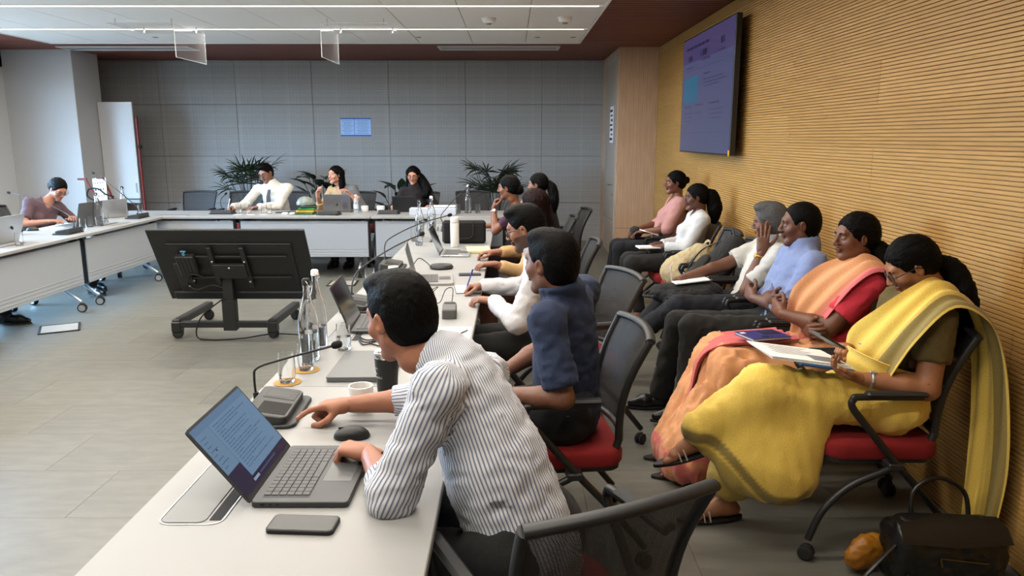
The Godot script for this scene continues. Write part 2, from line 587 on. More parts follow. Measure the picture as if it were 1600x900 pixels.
# ---------------------------------------------------------------- tables
# local: length along x, people sit on the -z side, screen side (with the modesty panel) at +z
func caster(st: MB, at: Vector3, r := 0.034, turn := 0.0) -> Array:
	var hubs := []
	var B := Basis(Vector3.UP, turn)
	for s in [-1, 1]:
		st.x = Transform3D(B * Basis(Vector3(0, 0, 1), PI / 2), at + Vector3(0, r, 0) + B * Vector3(0.013 * s, 0, 0))
		st.lathe([Vector2(0, -0.009), Vector2(r * 0.8, -0.009), Vector2(r, -0.005), Vector2(r, 0.005), Vector2(r * 0.8, 0.009), Vector2(0, 0.009)], 16)
		var hub := MB.new()
		hubs.append(hub)
		hub.x = Transform3D(B * Basis(Vector3(0, 0, 1), PI / 2), at + Vector3(0, r, 0) + B * Vector3(0.0225 * s, 0, 0))
		hub.lathe([Vector2(0, -0.002), Vector2(r * 0.72, -0.002), Vector2(r * 0.66, 0.002), Vector2(0, 0.002)] if s > 0 else [Vector2(0, -0.002), Vector2(r * 0.66, -0.002), Vector2(r * 0.72, 0.002), Vector2(0, 0.002)], 14)
	st.x = Transform3D(B, at)
	st.box(Vector3(0, r * 1.5, 0), Vector3(0.012, r * 1.2, r * 1.1), 0.003)
	st.x = Transform3D()
	return hubs

func make_table(L: float, label: String) -> Node3D:
	var t := thing("conference_table", label, "table", Vector3.ZERO, 0.0, "")
	var D := 0.745
	var top := MB.new()
	top.prism(rrect(L - 0.004, D, 0.012, 3), 0.714, 0.74, 0.003)
	obj("tabletop", top, M.white_laminate, t)
	var beam := MB.new()
	beam.box(Vector3(0, 0.699, 0.30), Vector3(L - 0.5, 0.028, 0.05), 0.003)
	beam.box(Vector3(0, 0.685, 0.0), Vector3(L - 0.2, 0.05, 0.08), 0.003)
	obj("beam", beam, M.black_frame, t)
	var pn := MB.new()
	pn.box(Vector3(0, 0.465, 0.31), Vector3(L - 0.09, 0.43, 0.016), 0.004)
	for k in 3:
		pn.box(Vector3(0, 0.285 + 0.032 * k, 0.319), Vector3(L - 0.10, 0.007, 0.006), 0.002)
	obj("modesty_panel", pn, M.panel_grey, t)
	for s in [-1, 1]:
		var lg := MB.new()
		lg.box(Vector3(s * (L / 2 - 0.05), 0.475, 0.27), Vector3(0.05, 0.47, 0.04), 0.004)
		lg.box(Vector3(s * (L / 2 - 0.05), 0.68, 0.0), Vector3(0.05, 0.05, 0.6), 0.004)
		obj("leg_bracket", lg, M.black_frame, t)
		var sv := MB.new()
		var xs: float = s * (L / 2 - 0.16)
		sv.tube([Vector3(xs, 0.66, -0.02), Vector3(xs, 0.36, -0.02)], 0.028, 10)
		sv.tube([Vector3(xs, 0.42, -0.02), Vector3(xs, 0.30, 0.06), Vector3(xs, 0.10, 0.33)], 0.019, 8)
		sv.tube([Vector3(xs, 0.42, -0.02), Vector3(xs, 0.30, -0.09), Vector3(xs, 0.10, -0.33)], 0.019, 8)
		obj("leg", sv, M.silver, t)
		for q in [-1, 1]:
			var cs := MB.new()
			var hbs := caster(cs, Vector3(xs, 0, 0.335 * q), 0.042, 0.3 * q)
			var c := obj("castor", cs, M.rubber, t)
			for hb in hbs: obj("hub_cap", hb, M.silver, c)
	# cable trough with its lid
	var rim := MB.new()
	var o := rrect(0.40, 0.155, 0.03)
	var path := []
	for p in o: path.append(Vector3(p.x, 0.7405, p.y + 0.22))
	path.append(path[0])
	rim.tube(path, 0.003, 6, Vector3.UP, 0.6)
	var cp := obj("cable_port", rim, M.silver, t)
	var lid := MB.new()
	lid.x = Transform3D(Basis(), Vector3(0, 0, 0.238))
	lid.prism(rrect(0.385, 0.108, 0.02), 0.7402, 0.7425, 0.001)
	obj("port_lid", lid, mat("lid_grey", Color(0.49, 0.495, 0.495), 0.45), cp)
	var bru := MB.new()
	bru.box(Vector3(0, 0.7408, 0.163), Vector3(0.36, 0.001, 0.028))
	obj("port_brush", bru, M.rubber, cp)
	return t

func tables() -> void:
	var t := make_table(1.65, "white conference table with open laptop, phone and computer mouse on it")
	t.position = Vector3(-0.557, 0, -1.865); t.rotation.y = -PI / 2
	var specs := [
		[Vector3(-0.557, 0, -3.515), -PI / 2, "white conference table carrying the tall swing-top bottles and closed grey laptop"],
		[Vector3(-0.557, 0, -5.165), -PI / 2, "white conference table carrying the white flask and the notebooks"],
		[Vector3(-0.557, 0, -6.815), -PI / 2, "white conference table carrying the black document bag"],
		[Vector3(-0.557, 0, -8.25), -PI / 2, "white conference table where the side row meets the end row"],
		[Vector3(-4.06, 0, -9.245), 0.0, "white corner table before two empty mesh chairs at the grey wall"],
		[Vector3(-2.465, 0, -9.245), 0.0, "white table in front of the man in a tie"],
		[Vector3(-0.865, 0, -9.245), 0.0, "white table in front of the woman in a dark hooded coat"],
		[Vector3(-4.475, 0, -8.065), PI / 2, "white table with grey panel in front of the mauve-shirted woman"],
		[Vector3(-4.475, 0, -6.46), PI / 2, "white table with grey panel nearer the windows than the mobile screen"],
		[Vector3(-4.475, 0, -4.855), PI / 2, "white table with silver laptop at the window side end"],
	]
	var l160 := make_table(1.6, "x")
	var first160 := true
	for s in specs:
		var long: bool = s[1] == -PI / 2 and s[0].z > -8.0
		if long:
			copy_of(t, s[0], s[1], s[2])
		elif s[0].z == -8.25:
			var q := make_table(1.2, s[2])
			q.position = s[0]; q.rotation.y = s[1]
		elif first160:
			l160.position = s[0]; l160.rotation.y = s[1]; l160.set_meta("label", s[2]); first160 = false
		else:
			copy_of(l160, s[0], s[1], s[2])

# ---------------------------------------------------------------- chairs
# local: facing +z, origin on the floor under the seat
func make_chair(label: String) -> Node3D:
	var t := thing("meeting_chair", label, "chair")
	var seat := MB.new()
	var o := rrect(0.47, 0.45, 0.07)
	var inn := rrect(0.43, 0.41, 0.06)
	var rows := []
	for lv in [[0.405, 0.97], [0.42, 1.0], [0.455, 1.0], [0.472, 0.96], [0.478, 0.86], [0.474, 0.4], [0.472, 0.05]]:
		var r := []
		for p in o: r.append(Vector3(p.x * lv[1], lv[0] + (0.012 * clampf((p.y * lv[1] + 0.05) / 0.2, -1, 1) if false else 0.0), p.y * lv[1]))
		r.append(r[0])
		rows.append(r)
	seat.sheet(rows, 0.002)
	obj("seat", seat, M.red_seat, t)
	var pan := MB.new()
	pan.prism(rrect(0.44, 0.43, 0.06), 0.385, 0.408)
	pan.box(Vector3(0, 0.395, -0.02), Vector3(0.58, 0.03, 0.06), 0.006)
	obj("seat_pan", pan, M.black_plastic, t)
	# back frame: curved mesh panel
	var pos := func(a: float, b: float) -> Vector3:   # a -1..1 across, b 0..1 up
		var w := lerpf(0.195, 0.235, b)
		var lean := -0.205 - 0.10 * b - 0.035 * sin(b * PI) * -1.0
		return Vector3(a * w, lerpf(0.50, 0.90, b) + 0.012 * (1 - a * a) * b, lean - 0.035 * (1 - a * a))
	var mr := []
	for i in 9:
		var r := []
		for j in 13:
			r.append(pos.call(lerpf(-0.95, 0.95, j / 12.0), lerpf(0.02, 0.98, i / 8.0)))
		mr.append(r)
	var me := MB.new()
	for i in 8:
		for j in 12:
			var nn: Vector3 = (mr[i + 1][j] - mr[i][j]).cross(mr[i][j + 1] - mr[i][j]).normalized()
			var ta := Vector2(j / 12.0, i / 8.0)
			var tb := Vector2((j + 1) / 12.0, i / 8.0)
			var tc := Vector2((j + 1) / 12.0, (i + 1) / 8.0)
			var td := Vector2(j / 12.0, (i + 1) / 8.0)
			me.tri(mr[i][j], mr[i][j + 1], mr[i + 1][j + 1], nn, nn, nn, ta, tb, tc)
			me.tri(mr[i][j], mr[i + 1][j + 1], mr[i + 1][j], nn, nn, nn, ta, tc, td)
	var back := Node3D.new()
	back.name = "backrest"
	t.add_child(back)
	obj("mesh_panel", me, M.chair_mesh, back)
	var fr := MB.new()
	var top := []
	for j in 13: top.append(pos.call(lerpf(-1, 1, j / 12.0), 1.0))
	fr.tube(top, 0.02, 10, Vector3.UP, 0.7)
	var bot := []
	for j in 13: bot.append(pos.call(lerpf(-1, 1, j / 12.0), 0.0))
	fr.tube(bot, 0.016, 8)
	for s in [-1.0, 1.0]:
		var side := []
		for i in 9: side.append(pos.call(s, i / 8.0))
		fr.tube(side, 0.016, 8, Vector3.RIGHT, 0.75)
		var e: Vector3 = pos.call(s, 0.0)
		fr.tube([e, e + Vector3(0, -0.06, 0.02), Vector3(s * 0.19, 0.40, -0.17), Vector3(s * 0.19, 0.395, 0.0)], 0.016, 8)
	obj("back_frame", fr, M.black_plastic, back)
	for s in [-1.0, 1.0]:
		var x: float = s * 0.272
		var fm := MB.new()
		fm.tube(curve_pts([Vector3(x, 0.085, -0.30), Vector3(x, 0.25, -0.165), Vector3(x, 0.40, -0.03), Vector3(x, 0.56, 0.105), Vector3(x, 0.635, 0.165), Vector3(x, 0.668, 0.165), Vector3(x, 0.678, 0.135), Vector3(x, 0.678, -0.10)], 5), 0.0145, 8)
		obj("arm_frame", fm, M.black_frame, t)
		var fl := MB.new()
		fl.tube(curve_pts([Vector3(x, 0.085, 0.295), Vector3(x, 0.21, 0.245), Vector3(x, 0.31, 0.15), Vector3(x, 0.37, 0.03), Vector3(x, 0.40, -0.03)], 5), 0.0145, 8)
		obj("front_leg", fl, M.black_frame, t)
		var pad := MB.new()
		pad.box(Vector3(x, 0.690, 0.0), Vector3(0.042, 0.022, 0.24), 0.009)
		obj("arm_pad", pad, M.black_plastic, t)
		for q in [-1.0, 1.0]:
			var cs := MB.new()
			var hbs := caster(cs, Vector3(x, 0, 0.298 * q), 0.03, 0.5 + s + q)
			var c := obj("castor", cs, M.rubber, t)
			for hb in hbs: obj("hub_cap", hb, M.black_plastic, c)
	return t

func furniture() -> void:
	# ---- chairs
	var c0 := make_chair("black mesh chair with red seat under the woman in yellow")
	c0.position = Vector3(1.47, 0, -3.02); c0.rotation.y = -PI / 2
	var WQ := -PI / 2
	for s in [
		[1.48, -3.62, WQ, "black mesh chair with red seat under the woman in peach and pink"],
		[1.48, -4.22, WQ, "black mesh chair with red seat under the man with crossed arms"],
		[1.48, -4.82, WQ, "black mesh chair with red seat under the grey-haired man"],
		[1.48, -5.46, WQ, "red-seated chair holding the dark backpack"],
		[1.48, -6.08, WQ, "red-seated chair holding the cream cloth bag"],
		[1.48, -6.70, WQ, "black chair under the woman in a white knitted top"],
		[1.48, -7.62, WQ, "black chair with red seat under the woman in a pale pink top"],
		[0.10, -1.72, PI + 0.45, "black mesh chair behind the man in the striped shirt"],
		[0.19, -2.93, WQ + 0.1, "red-seated mesh chair of the man in the navy shirt"],
		[0.34, -4.08, WQ + 0.3, "red-seated mesh chair of the man writing in a white shirt"],
				[0.30, -5.50, WQ, "chair of the person with reddish hair and cream sleeves"],
		[0.28, -7.22, WQ, "chair of the woman resting her chin on her hand"],
		[0.48, -7.98, WQ + 0.1, "chair of the woman with tied hair nearest the end row"],
		[-4.38, -10.35, 0.0, "empty dark mesh chair nearer the white column"],
		[-3.70, -10.30, 0.0, "empty dark mesh chair beside the man in a tie"],
		[-3.02, -10.22, 0.1, "dark mesh chair of the man in a tie"],
		[-2.12, -10.2, 0.0, "dark mesh chair of the woman with shoulder-length hair"],
		[-1.24, -10.2, 0.0, "dark mesh chair of the woman in a dark coat"],
		[-0.55, -10.35, 0.0, "empty dark mesh chair beside the palm"],
		[-5.38, -8.25, PI / 2, "dark mesh chair of the mauve-shirted woman"],
		[-5.36, -6.35, PI / 2, "dark chair at the window side table"],
	]:
		copy_of(c0, Vector3(s[0], 0, s[1]), s[2], s[3])
	# ---- oak closet with the door
	var oak := mat("oak", Color(0.74, 0.62, 0.51), 0.55)
	tri_tex(oak, noise_tex(71, 0.02, Color(0.84, 0.82, 0.80), Color(1, 1, 1), 6.0, 0.22, 512, 4), Vector3(0.9, 0.9, 0.9))
	var ob := MB.new()
	ob.box(Vector3(1.69, 1.415, -11.315), Vector3(0.53, 2.83, 1.77), 0.003)
	var ok := struct("trim_2", ob, oak, "pale oak clad closet at the end of the timber wall", "closet")
	var seam := MB.new()
	seam.box(Vector3(1.69, 0.42, -10.4285), Vector3(0.53, 0.004, 0.002))
	obj("seam_line", seam, mat("seam", Color(0.35, 0.26, 0.18), 0.8), ok)
	var df := MB.new()
	df.box(Vector3(1.418, 1.37, -10.53), Vector3(0.02, 2.74, 0.05), 0.002)
	df.box(Vector3(1.418, 1.37, -11.62), Vector3(0.02, 2.74, 0.05), 0.002)
	df.box(Vector3(1.418, 2.72, -11.075), Vector3(0.02, 0.05, 1.09), 0.002)
	var dr := struct("door_1", df, mat("door_frame", Color(0.60, 0.57, 0.53), 0.5), "tall pale door with lever handle and a notice on it", "door")
	var leaf := MB.new()
	leaf.box(Vector3(1.419, 1.60, -11.075), Vector3(0.016, 2.19, 1.03), 0.002)
	leaf.box(Vector3(1.419, 0.245, -11.075), Vector3(0.016, 0.49, 1.03), 0.002)
	obj("door_leaf", leaf, mat("door_leaf", Color(0.58, 0.53, 0.48), 0.45), dr)
	var hd := MB.new()
	hd.tube([Vector3(1.41, 1.0, -10.68), Vector3(1.36, 1.0, -10.68)], 0.01)
	hd.tube([Vector3(1.36, 1.0, -10.67), Vector3(1.36, 1.0, -10.83)], 0.011)
	hd.box(Vector3(1.408, 0.86, -10.68), Vector3(0.006, 0.05, 0.05), 0.002)
	obj("handle", hd, M.chrome, dr)
	var nt := MB.new()
	nt.box(Vector3(1.4085, 1.83, -10.93), Vector3(0.002, 0.5, 0.36))
	var no := obj("door_notice", nt, M.paper)
	tag(no, "white notice with blue marks taped to the oak door", "notice")
	var pr := MB.new()
	for k in 7:
		pr.box(Vector3(1.407, 2.02 - 0.065 * k, -10.93 + 0.03 * (k % 3 - 1)), Vector3(0.001, 0.025 if k % 2 else 0.035, 0.27 - 0.05 * (k % 3)))
	obj("print", pr, mat("navy_print", Color(0.16, 0.18, 0.34), 0.8), no)
	# ---- wall screen with a slide
	var tv := thing("wall_screen", "large flat screen showing a dim lilac slide on the timber wall", "television", Vector3(1.9, 2.075, -7.42))
	var tb := MB.new()
	tb.box(Vector3(-0.045, 0, 0), Vector3(0.05, 1.15, 1.92), 0.004)
	obj("bezel", tb, M.black_frame, tv)
	var im := Image.create(480, 288, false, Image.FORMAT_RGB8)
	im.fill(Color(0.245, 0.245, 0.40))
	for y in 288:
		var k := y / 288.0
		for x in 480:
			var n := 0.012 * sin(y * 1.3) + 0.01 * sin(x * 0.9)
			var c := Color(0.235, 0.215, 0.36) if y < 62 else Color(0.265, 0.275, 0.40)
			im.set_pixel(x, y, Color(c.r + n, c.g + n, c.b + n))
	im.fill_rect(Rect2i(22, 98, 150, 66), Color(0.13, 0.33, 0.45))
	var dk := Color(0.11, 0.10, 0.21)
	for r in [[36, 22, 230, 7], [60, 44, 36, 14], [190, 40, 66, 15], [372, 30, 26, 15], [40, 72, 80, 4], [190, 62, 90, 4], [350, 56, 62, 4], [220, 98, 70, 4], [220, 112, 180, 2], [220, 120, 210, 2], [220, 128, 150, 2], [36, 172, 80, 4], [156, 170, 76, 4], [290, 170, 84, 4], [36, 190, 90, 2], [36, 200, 90, 2], [36, 210, 84, 2], [290, 186, 120, 2], [290, 196, 120, 2], [290, 206, 110, 2], [156, 190, 80, 2], [30, 82, 360, 1], [30, 240, 400, 1]]:
		var x: int = r[0]
		while x < r[0] + r[2]:
			im.fill_rect(Rect2i(x, r[1], 4 + (x * 7) % 5, r[3]), dk.lerp(Color(0.22, 0.22, 0.36), 0.0 if r[3] > 5 else 0.45))
			x += 8 + (x * 3) % 4
	var sm := mat("slide", Color(0.02, 0.02, 0.025), 0.16)
	sm.emission_enabled = true
	sm.emission_texture = ImageTexture.create_from_image(im)
	sm.emission = Color.BLACK
	sm.emission_energy_multiplier = 0.8
	var sc := MB.new()
	var P := [Vector3(-0.0712, 0.562, -0.945), Vector3(-0.0712, 0.562, 0.945), Vector3(-0.0712, -0.562, 0.945), Vector3(-0.0712, -0.562, -0.945)]
	var NX := Vector3.LEFT
	sc.tri(P[0], P[1], P[2], NX, NX, NX, Vector2(0, 0), Vector2(1, 0), Vector2(1, 1))
	sc.tri(P[0], P[2], P[3], NX, NX, NX, Vector2(0, 0), Vector2(1, 1), Vector2(0, 1))
	obj("display", sc, sm, tv)
	var br := MB.new()
	br.box(Vector3(0.01, 0, 0), Vector3(0.06, 0.5, 0.7), 0.003)
	obj("mount", br, M.black_frame, tv)
	var stk := MB.new()
	stk.box(Vector3(-0.071, -0.555, 0.94), Vector3(0.006, 0.05, 0.03))
	obj("sticker", stk, mat("yellow_tag", Color(0.85, 0.62, 0.08), 0.6), tv)
	# ---- poster on the end wall
	var po := MB.new()
	po.box(Vector3(-2.467, 1.814, -12.197), Vector3(0.48, 0.29, 0.004))
	var pp := obj("wall_notice", po, mat("notice_blue", Color(0.60, 0.74, 0.92), 0.6))
	tag(pp, "pale blue two-page notice pinned to the grey fabric wall", "notice")
	var pl := MB.new()
	pl.box(Vector3(-2.467, 1.945, -12.194), Vector3(0.48, 0.022, 0.002))
	pl.box(Vector3(-2.467, 1.682, -12.194), Vector3(0.48, 0.022, 0.002))
	pl.box(Vector3(-2.49, 1.814, -12.194), Vector3(0.006, 0.26, 0.002))
	obj("blue_edge", pl, mat("edge_blue", Color(0.16, 0.34, 0.66), 0.6), pp)
	var tl := MB.new()
	for k in 9:
		tl.box(Vector3(-2.60, 1.91 - 0.024 * k, -12.194), Vector3(0.17 - 0.03 * (k % 3), 0.006, 0.001))
		tl.box(Vector3(-2.36, 1.91 - 0.024 * k, -12.194), Vector3(0.19 - 0.04 * (k % 2), 0.006, 0.001))
	obj("text_lines", tl, mat("ink_blue", Color(0.36, 0.48, 0.68), 0.8), pp)
	# ---- ceiling fittings
	for s in [[-5.15, -10.6, 1.75, "long white slot diffuser in the brown slats near the column"], [-0.175, -10.55, 1.62, "long white slot diffuser in the brown slats near the oak closet"]]:
		var d := thing("slot_diffuser", s[3], "air diffuser", Vector3(s[0], 2.832, s[1]))
		var f := MB.new()
		for q in [-1, 1]:
			f.box(Vector3(0, -0.006, q * 0.19), Vector3(s[2], 0.014, 0.05), 0.003)
			f.box(Vector3(q * (s[2] / 2 - 0.02), -0.006, 0), Vector3(0.04, 0.014, 0.36), 0.003)
		obj("frame", f, mat("diffuser_white", Color(0.78, 0.78, 0.77), 0.5), d)
		for k in 5:
			var bl := MB.new()
			bl.box(Vector3(0, -0.001, -0.13 + 0.065 * k), Vector3(s[2] - 0.06, 0.006, 0.052), 0.002)
			obj("blade", bl, mat("diffuser_blade", Color(0.60, 0.61, 0.62), 0.5), d)
	for s in [[-0.23, -7.85, "small round smoke detector by the light line"], [0.52, -7.8, "round ceiling camera dome near the raft corner"], [-5.15, -7.7, "round smoke detector at the window end of the tiles"]]:
		var d := thing("ceiling_sensor", s[2], "sensor", Vector3(s[0], 2.81, s[1]))
		var b := MB.new()
		b.lathe([Vector2(0.0, -0.05), Vector2(0.05, -0.05), Vector2(0.062, -0.04), Vector2(0.075, 0.0)], 20)
		obj("body", b, M.white_plastic, d)
		var e := MB.new()
		e.lathe([Vector2(0, -0.064), Vector2(0.022, -0.062), Vector2(0.03, -0.05)], 14)
		obj("lens_cap", e, mat("grey_plastic", Color(0.5, 0.5, 0.5), 0.5), d)
	for s in [[-3.66, 1.0, "clear acrylic air deflector hanging nearer the column"], [-1.555, -1.0, "clear acrylic air deflector hanging nearer the oak closet"]]:
		var d := thing("air_deflector", s[2], "deflector", Vector3(s[0], 2.8, -8.17))
		var sx: float = 0.33 * s[1]
		var a := MB.new()
		a.box(Vector3(0, -0.045, 0), Vector3(0.66, 0.006, 0.75))
		obj("top_sheet", a, M.acrylic, d)
		var b := MB.new()
		b.box(Vector3(sx, -0.21, 0), Vector3(0.006, 0.31, 0.75))
		obj("drop_sheet", b, M.acrylic, d)
		var e := MB.new()
		e.box(Vector3(0, -0.045, 0.377), Vector3(0.66, 0.009, 0.005))
		e.box(Vector3(sx, -0.366, 0), Vector3(0.007, 0.005, 0.75))
		e.box(Vector3(sx, -0.21, 0.377), Vector3(0.007, 0.31, 0.004))
		e.box(Vector3(sx, -0.21, -0.377), Vector3(0.007, 0.31, 0.004))
		obj("polished_edge", e, mat("acrylic_edge", Color(0.70, 0.72, 0.73), 0.25), d)
		for q in [[-0.28, 0.3], [0.28, 0.3], [0.28, -0.3], [-0.28, -0.3]]:
			var h := MB.new()
			h.tube([Vector3(q[0], 0.01, q[1]), Vector3(q[0], -0.05, q[1])], 0.006, 6)
			obj("hanger", h, M.chrome, d)
	for s in [[-1.1, "left"], [0.3, "right"], [0.72, ""], [-4.2, ""]]:
		var b := MB.new()
		b.lathe([Vector2(0, -0.004), Vector2(0.03, -0.004), Vector2(0.034, 0.0)], 14)
		var o := obj("sprinkler_plate", b, mat("grey_plastic", Color.WHITE), null, Vector3(s[0], 2.81, -9.3))
		tag(o, "small grey sprinkler plate in the last row of ceiling tiles", "sprinkler", "sprinkler plates")
	# ---- mobile screen seen from behind
	var ms := thing("mobile_screen", "black flat screen on a wheeled stand, back turned, tilted upward", "television", Vector3(-2.3, 0, -6.2))
	var tilt := Transform3D(Basis(Vector3.RIGHT, atan2(0.37, 0.629)), Vector3(0.04, 0.622, 0.115))
	var pb := MB.new()
	pb.x = tilt
	pb.box(Vector3(0, 0, -0.012), Vector3(1.25, 0.73, 0.024), 0.004)
	pb.box(Vector3(0, -0.31, 0.008), Vector3(1.16, 0.09, 0.03), 0.012)
	pb.box(Vector3(0, -0.02, 0.006), Vector3(1.0, 0.52, 0.014), 0.006)
	obj("screen_back", pb, mat("screen_shell", Color(0.085, 0.095, 0.105), 0.55), ms)
	var rl := MB.new()
	rl.x = tilt
	for y in [0.12, -0.10]:
		rl.box(Vector3(0.02, y, 0.03), Vector3(0.86, 0.022, 0.012), 0.003)
	for x in [-0.15, 0.11]:
		rl.box(Vector3(x, 0.02, 0.045), Vector3(0.04, 0.42, 0.025), 0.004)
	rl.box(Vector3(-0.02, 0.0, 0.06), Vector3(0.26, 0.14, 0.03), 0.004)
	obj("mount_rails", rl, M.black_frame, ms)
	var bo := MB.new()
	bo.x = tilt
	for q in [Vector3(-0.15, 0.09, 0.06), Vector3(0.11, 0.09, 0.06), Vector3(0.11, -0.12, 0.06), Vector3(-0.40, -0.17, 0.06), Vector3(-0.34, -0.10, 0.07), Vector3(-0.02, 0.04, 0.078)]:
		bo.ball(q, Vector3(0.011, 0.011, 0.006), 10)
	obj("bolts", bo, M.silver, ms)
	var dv := MB.new()
	dv.x = tilt
	dv.box(Vector3(-0.36, 0.05, 0.045), Vector3(0.15, 0.20, 0.05), 0.008)
	dv.box(Vector3(-0.42, -0.06, 0.03), Vector3(0.12, 0.24, 0.03), 0.006)
	for k in 5: dv.box(Vector3(-0.42 + 0.03 * k, 0.05, 0.072), Vector3(0.006, 0.17, 0.004))
	obj("player_box", dv, M.black_plastic, ms)
	var plg := MB.new()
	plg.x = tilt
	plg.box(Vector3(-0.36, 0.165, 0.05), Vector3(0.022, 0.03, 0.016), 0.003)
	plg.tube(curve_pts([Vector3(-0.36, 0.17, 0.05), Vector3(-0.37, 0.2, 0.06), Vector3(-0.33, 0.2, 0.06)], 4), 0.005, 6)
	obj("blue_plug", plg, mat("plug_blue", Color(0.35, 0.60, 0.72), 0.5), ms)
	var ps := MB.new()
	ps.box(Vector3(-0.05, 0.20, 0.06), Vector3(0.11, 0.26, 0.07), 0.004)
	ps.box(Vector3(-0.05, 0.43, 0.06), Vector3(0.085, 0.40, 0.05), 0.004)
	obj("post", ps, M.black_frame, ms)
	var bs := MB.new()
	bs.box(Vector3(-0.10, 0.12, 0.06), Vector3(0.86, 0.05, 0.06), 0.005)
	for s in [-1, 1]:
		bs.box(Vector3(-0.10 + 0.40 * s, 0.135, -0.27), Vector3(0.07, 0.06, 0.72), 0.008)
		bs.box(Vector3(-0.10 + 0.40 * s, 0.10, 0.06), Vector3(0.08, 0.09, 0.08), 0.008)
	obj("base_frame", bs, M.black_frame, ms)
	for s in [-1, 1]:
		for q in [0.06, -0.6]:
			var cs := MB.new()
			var hbs := caster(cs, Vector3(-0.10 + 0.40 * s, 0, q), 0.045, 1.2 * s)
			var c := obj("castor", cs, M.rubber, ms)
			for hb in hbs: obj("hub_cap", hb, M.black_plastic, c)
	var cb := MB.new()
	cb.tube(curve_pts([Vector3(-0.08, 0.35, 0.10), Vector3(-0.28, 0.19, 0.09), Vector3(-0.33, 0.03, 0.1), Vector3(-0.2, 0.012, 0.16), Vector3(0.05, 0.012, 0.12), Vector3(0.3, 0.02, 0.0), Vector3(0.7, 0.01, 0.05)], 8), 0.006, 6)
	obj("power_cord", cb, M.rubber, ms)
	var cb2 := MB.new()
	cb2.tube(curve_pts([tilt * Vector3(-0.42, -0.15, 0.05), tilt * Vector3(-0.35, -0.2, 0.07), tilt * Vector3(-0.2, -0.16, 0.06), tilt * Vector3(-0.07, -0.22, 0.07)], 6), 0.009, 6)
	cb2.tube(curve_pts([tilt * Vector3(-0.40, -0.1, 0.06), tilt * Vector3(-0.34, -0.02, 0.08), tilt * Vector3(-0.26, -0.06, 0.07)], 6), 0.008, 6)
	obj("cables", cb2, M.rubber, ms)
	# ---- flip board and red stands by the column
	var fb := thing("flip_board", "white flip board with red uprights beside the column", "whiteboard", Vector3(-5.72, 0, -11.3))
	var bd := MB.new()
	bd.box(Vector3(-0.06, 1.46, 0), Vector3(0.50, 1.40, 0.03), 0.004)
	obj("board", bd, mat("board_white", Color(0.74, 0.74, 0.74), 0.5), fb)
	var rd := mat("red_steel", Color(0.42, 0.07, 0.06), 0.45)
	var up := MB.new()
	up.tube([Vector3(0.23, 1.95, 0), Vector3(0.25, 0.03, 0.02)], 0.02, 8)
	up.tube([Vector3(-0.30, 1.0, 0), Vector3(-0.30, 0.03, 0.05)], 0.02, 8)
	up.tube([Vector3(-0.34, 0.03, 0.25), Vector3(-0.32, 0.03, -0.25)], 0.02, 8)
	up.tube([Vector3(0.25, 0.03, 0.25), Vector3(0.25, 0.03, -0.25)], 0.02, 8)
	obj("uprights", up, rd, fb)
	var kn := MB.new()
	kn.ball(Vector3(0.26, 1.52, 0.02), Vector3(0.03, 0.03, 0.03), 10)
	obj("clamp_knob", kn, M.rubber, fb)
	var tray := MB.new()
	tray.box(Vector3(0.15, 0.92, 0.02), Vector3(0.02, 0.14, 0.01), 0.002)
	tray.box(Vector3(-0.06, 0.72, 0.0), Vector3(0.50, 0.05, 0.08), 0.004)
	obj("tray", tray, mat("diffuser_blade", Color.WHITE), fb)
	var rs := thing("red_stand", "red steel stand holding a printed sheet beside the column", "stand", Vector3(-5.75, 0, -10.3))
	var r2 := MB.new()
	r2.tube([Vector3(-0.02, 1.10, 0), Vector3(0.16, 0.78, 0.03), Vector3(0.18, 0.03, 0.05)], 0.014, 8)
	r2.tube([Vector3(-0.12, 1.10, 0), Vector3(0.0, 1.10, 0)], 0.013, 8)
	r2.tube([Vector3(0.12, 1.115, -0.02), Vector3(0.21, 1.115, -0.02)], 0.013, 8)
	r2.tube([Vector3(0.20, 1.12, -0.05), Vector3(0.33, 0.75, -0.05), Vector3(0.35, 0.03, -0.05)], 0.014, 8)
	r2.tube([Vector3(0.10, 0.03, 0.25), Vector3(0.27, 0.03, -0.25)], 0.014, 8)
	obj("stand_frame", r2, rd, rs)
	var sh := MB.new()
	sh.x = Transform3D(Basis(Vector3.RIGHT, -0.25) * Basis(Vector3(0, 0, 1), 0.12), Vector3(0.16, 0.96, -0.01))
	sh.box(Vector3.ZERO, Vector3(0.18, 0.32, 0.003))
	obj("printed_sheet", sh, M.paper, rs)
	var mk := MB.new()
	mk.x = sh.x
	for r in 3:
		for k in 4: mk.box(Vector3(-0.055 + 0.035 * k, 0.09 - 0.09 * r, 0.003), Vector3(0.012, 0.03, 0.001))
	obj("marks", mk, mat("ink", Color(0.12, 0.12, 0.13), 0.8), rs)
	var lp := MB.new()
	lp.tube(curve_pts([Vector3(0.33, 0.78, -0.04), Vector3(0.22, 0.80, 0.02), Vector3(0.08, 0.82, 0.03), Vector3(0.0, 0.88, 0.03), Vector3(0.04, 0.97, 0.03), Vector3(0.16, 0.97, 0.03), Vector3(0.24, 0.90, 0.02), Vector3(0.33, 0.86, -0.03)], 7), 0.011, 6)
	obj("cable_loop", lp, M.rubber, rs)
	# ---- plants
	palm(Vector3(-3.93, 0, -11.35), 1.38, 11, "fan-leaved palm behind the man in a tie")
	palm(Vector3(-0.25, 0, -11.25), 1.34, 23, "fan-leaved palm beside the empty end-row chair")
	broad_plant(Vector3(-2.80, 0, -11.2), 1.30, 5, "broad glossy-leaved plant behind the woman with shoulder-length hair")
	broad_plant(Vector3(-1.62, 0, -11.2), 1.12, 6, "dark leafy plant behind the woman in a dark coat")
	bags()

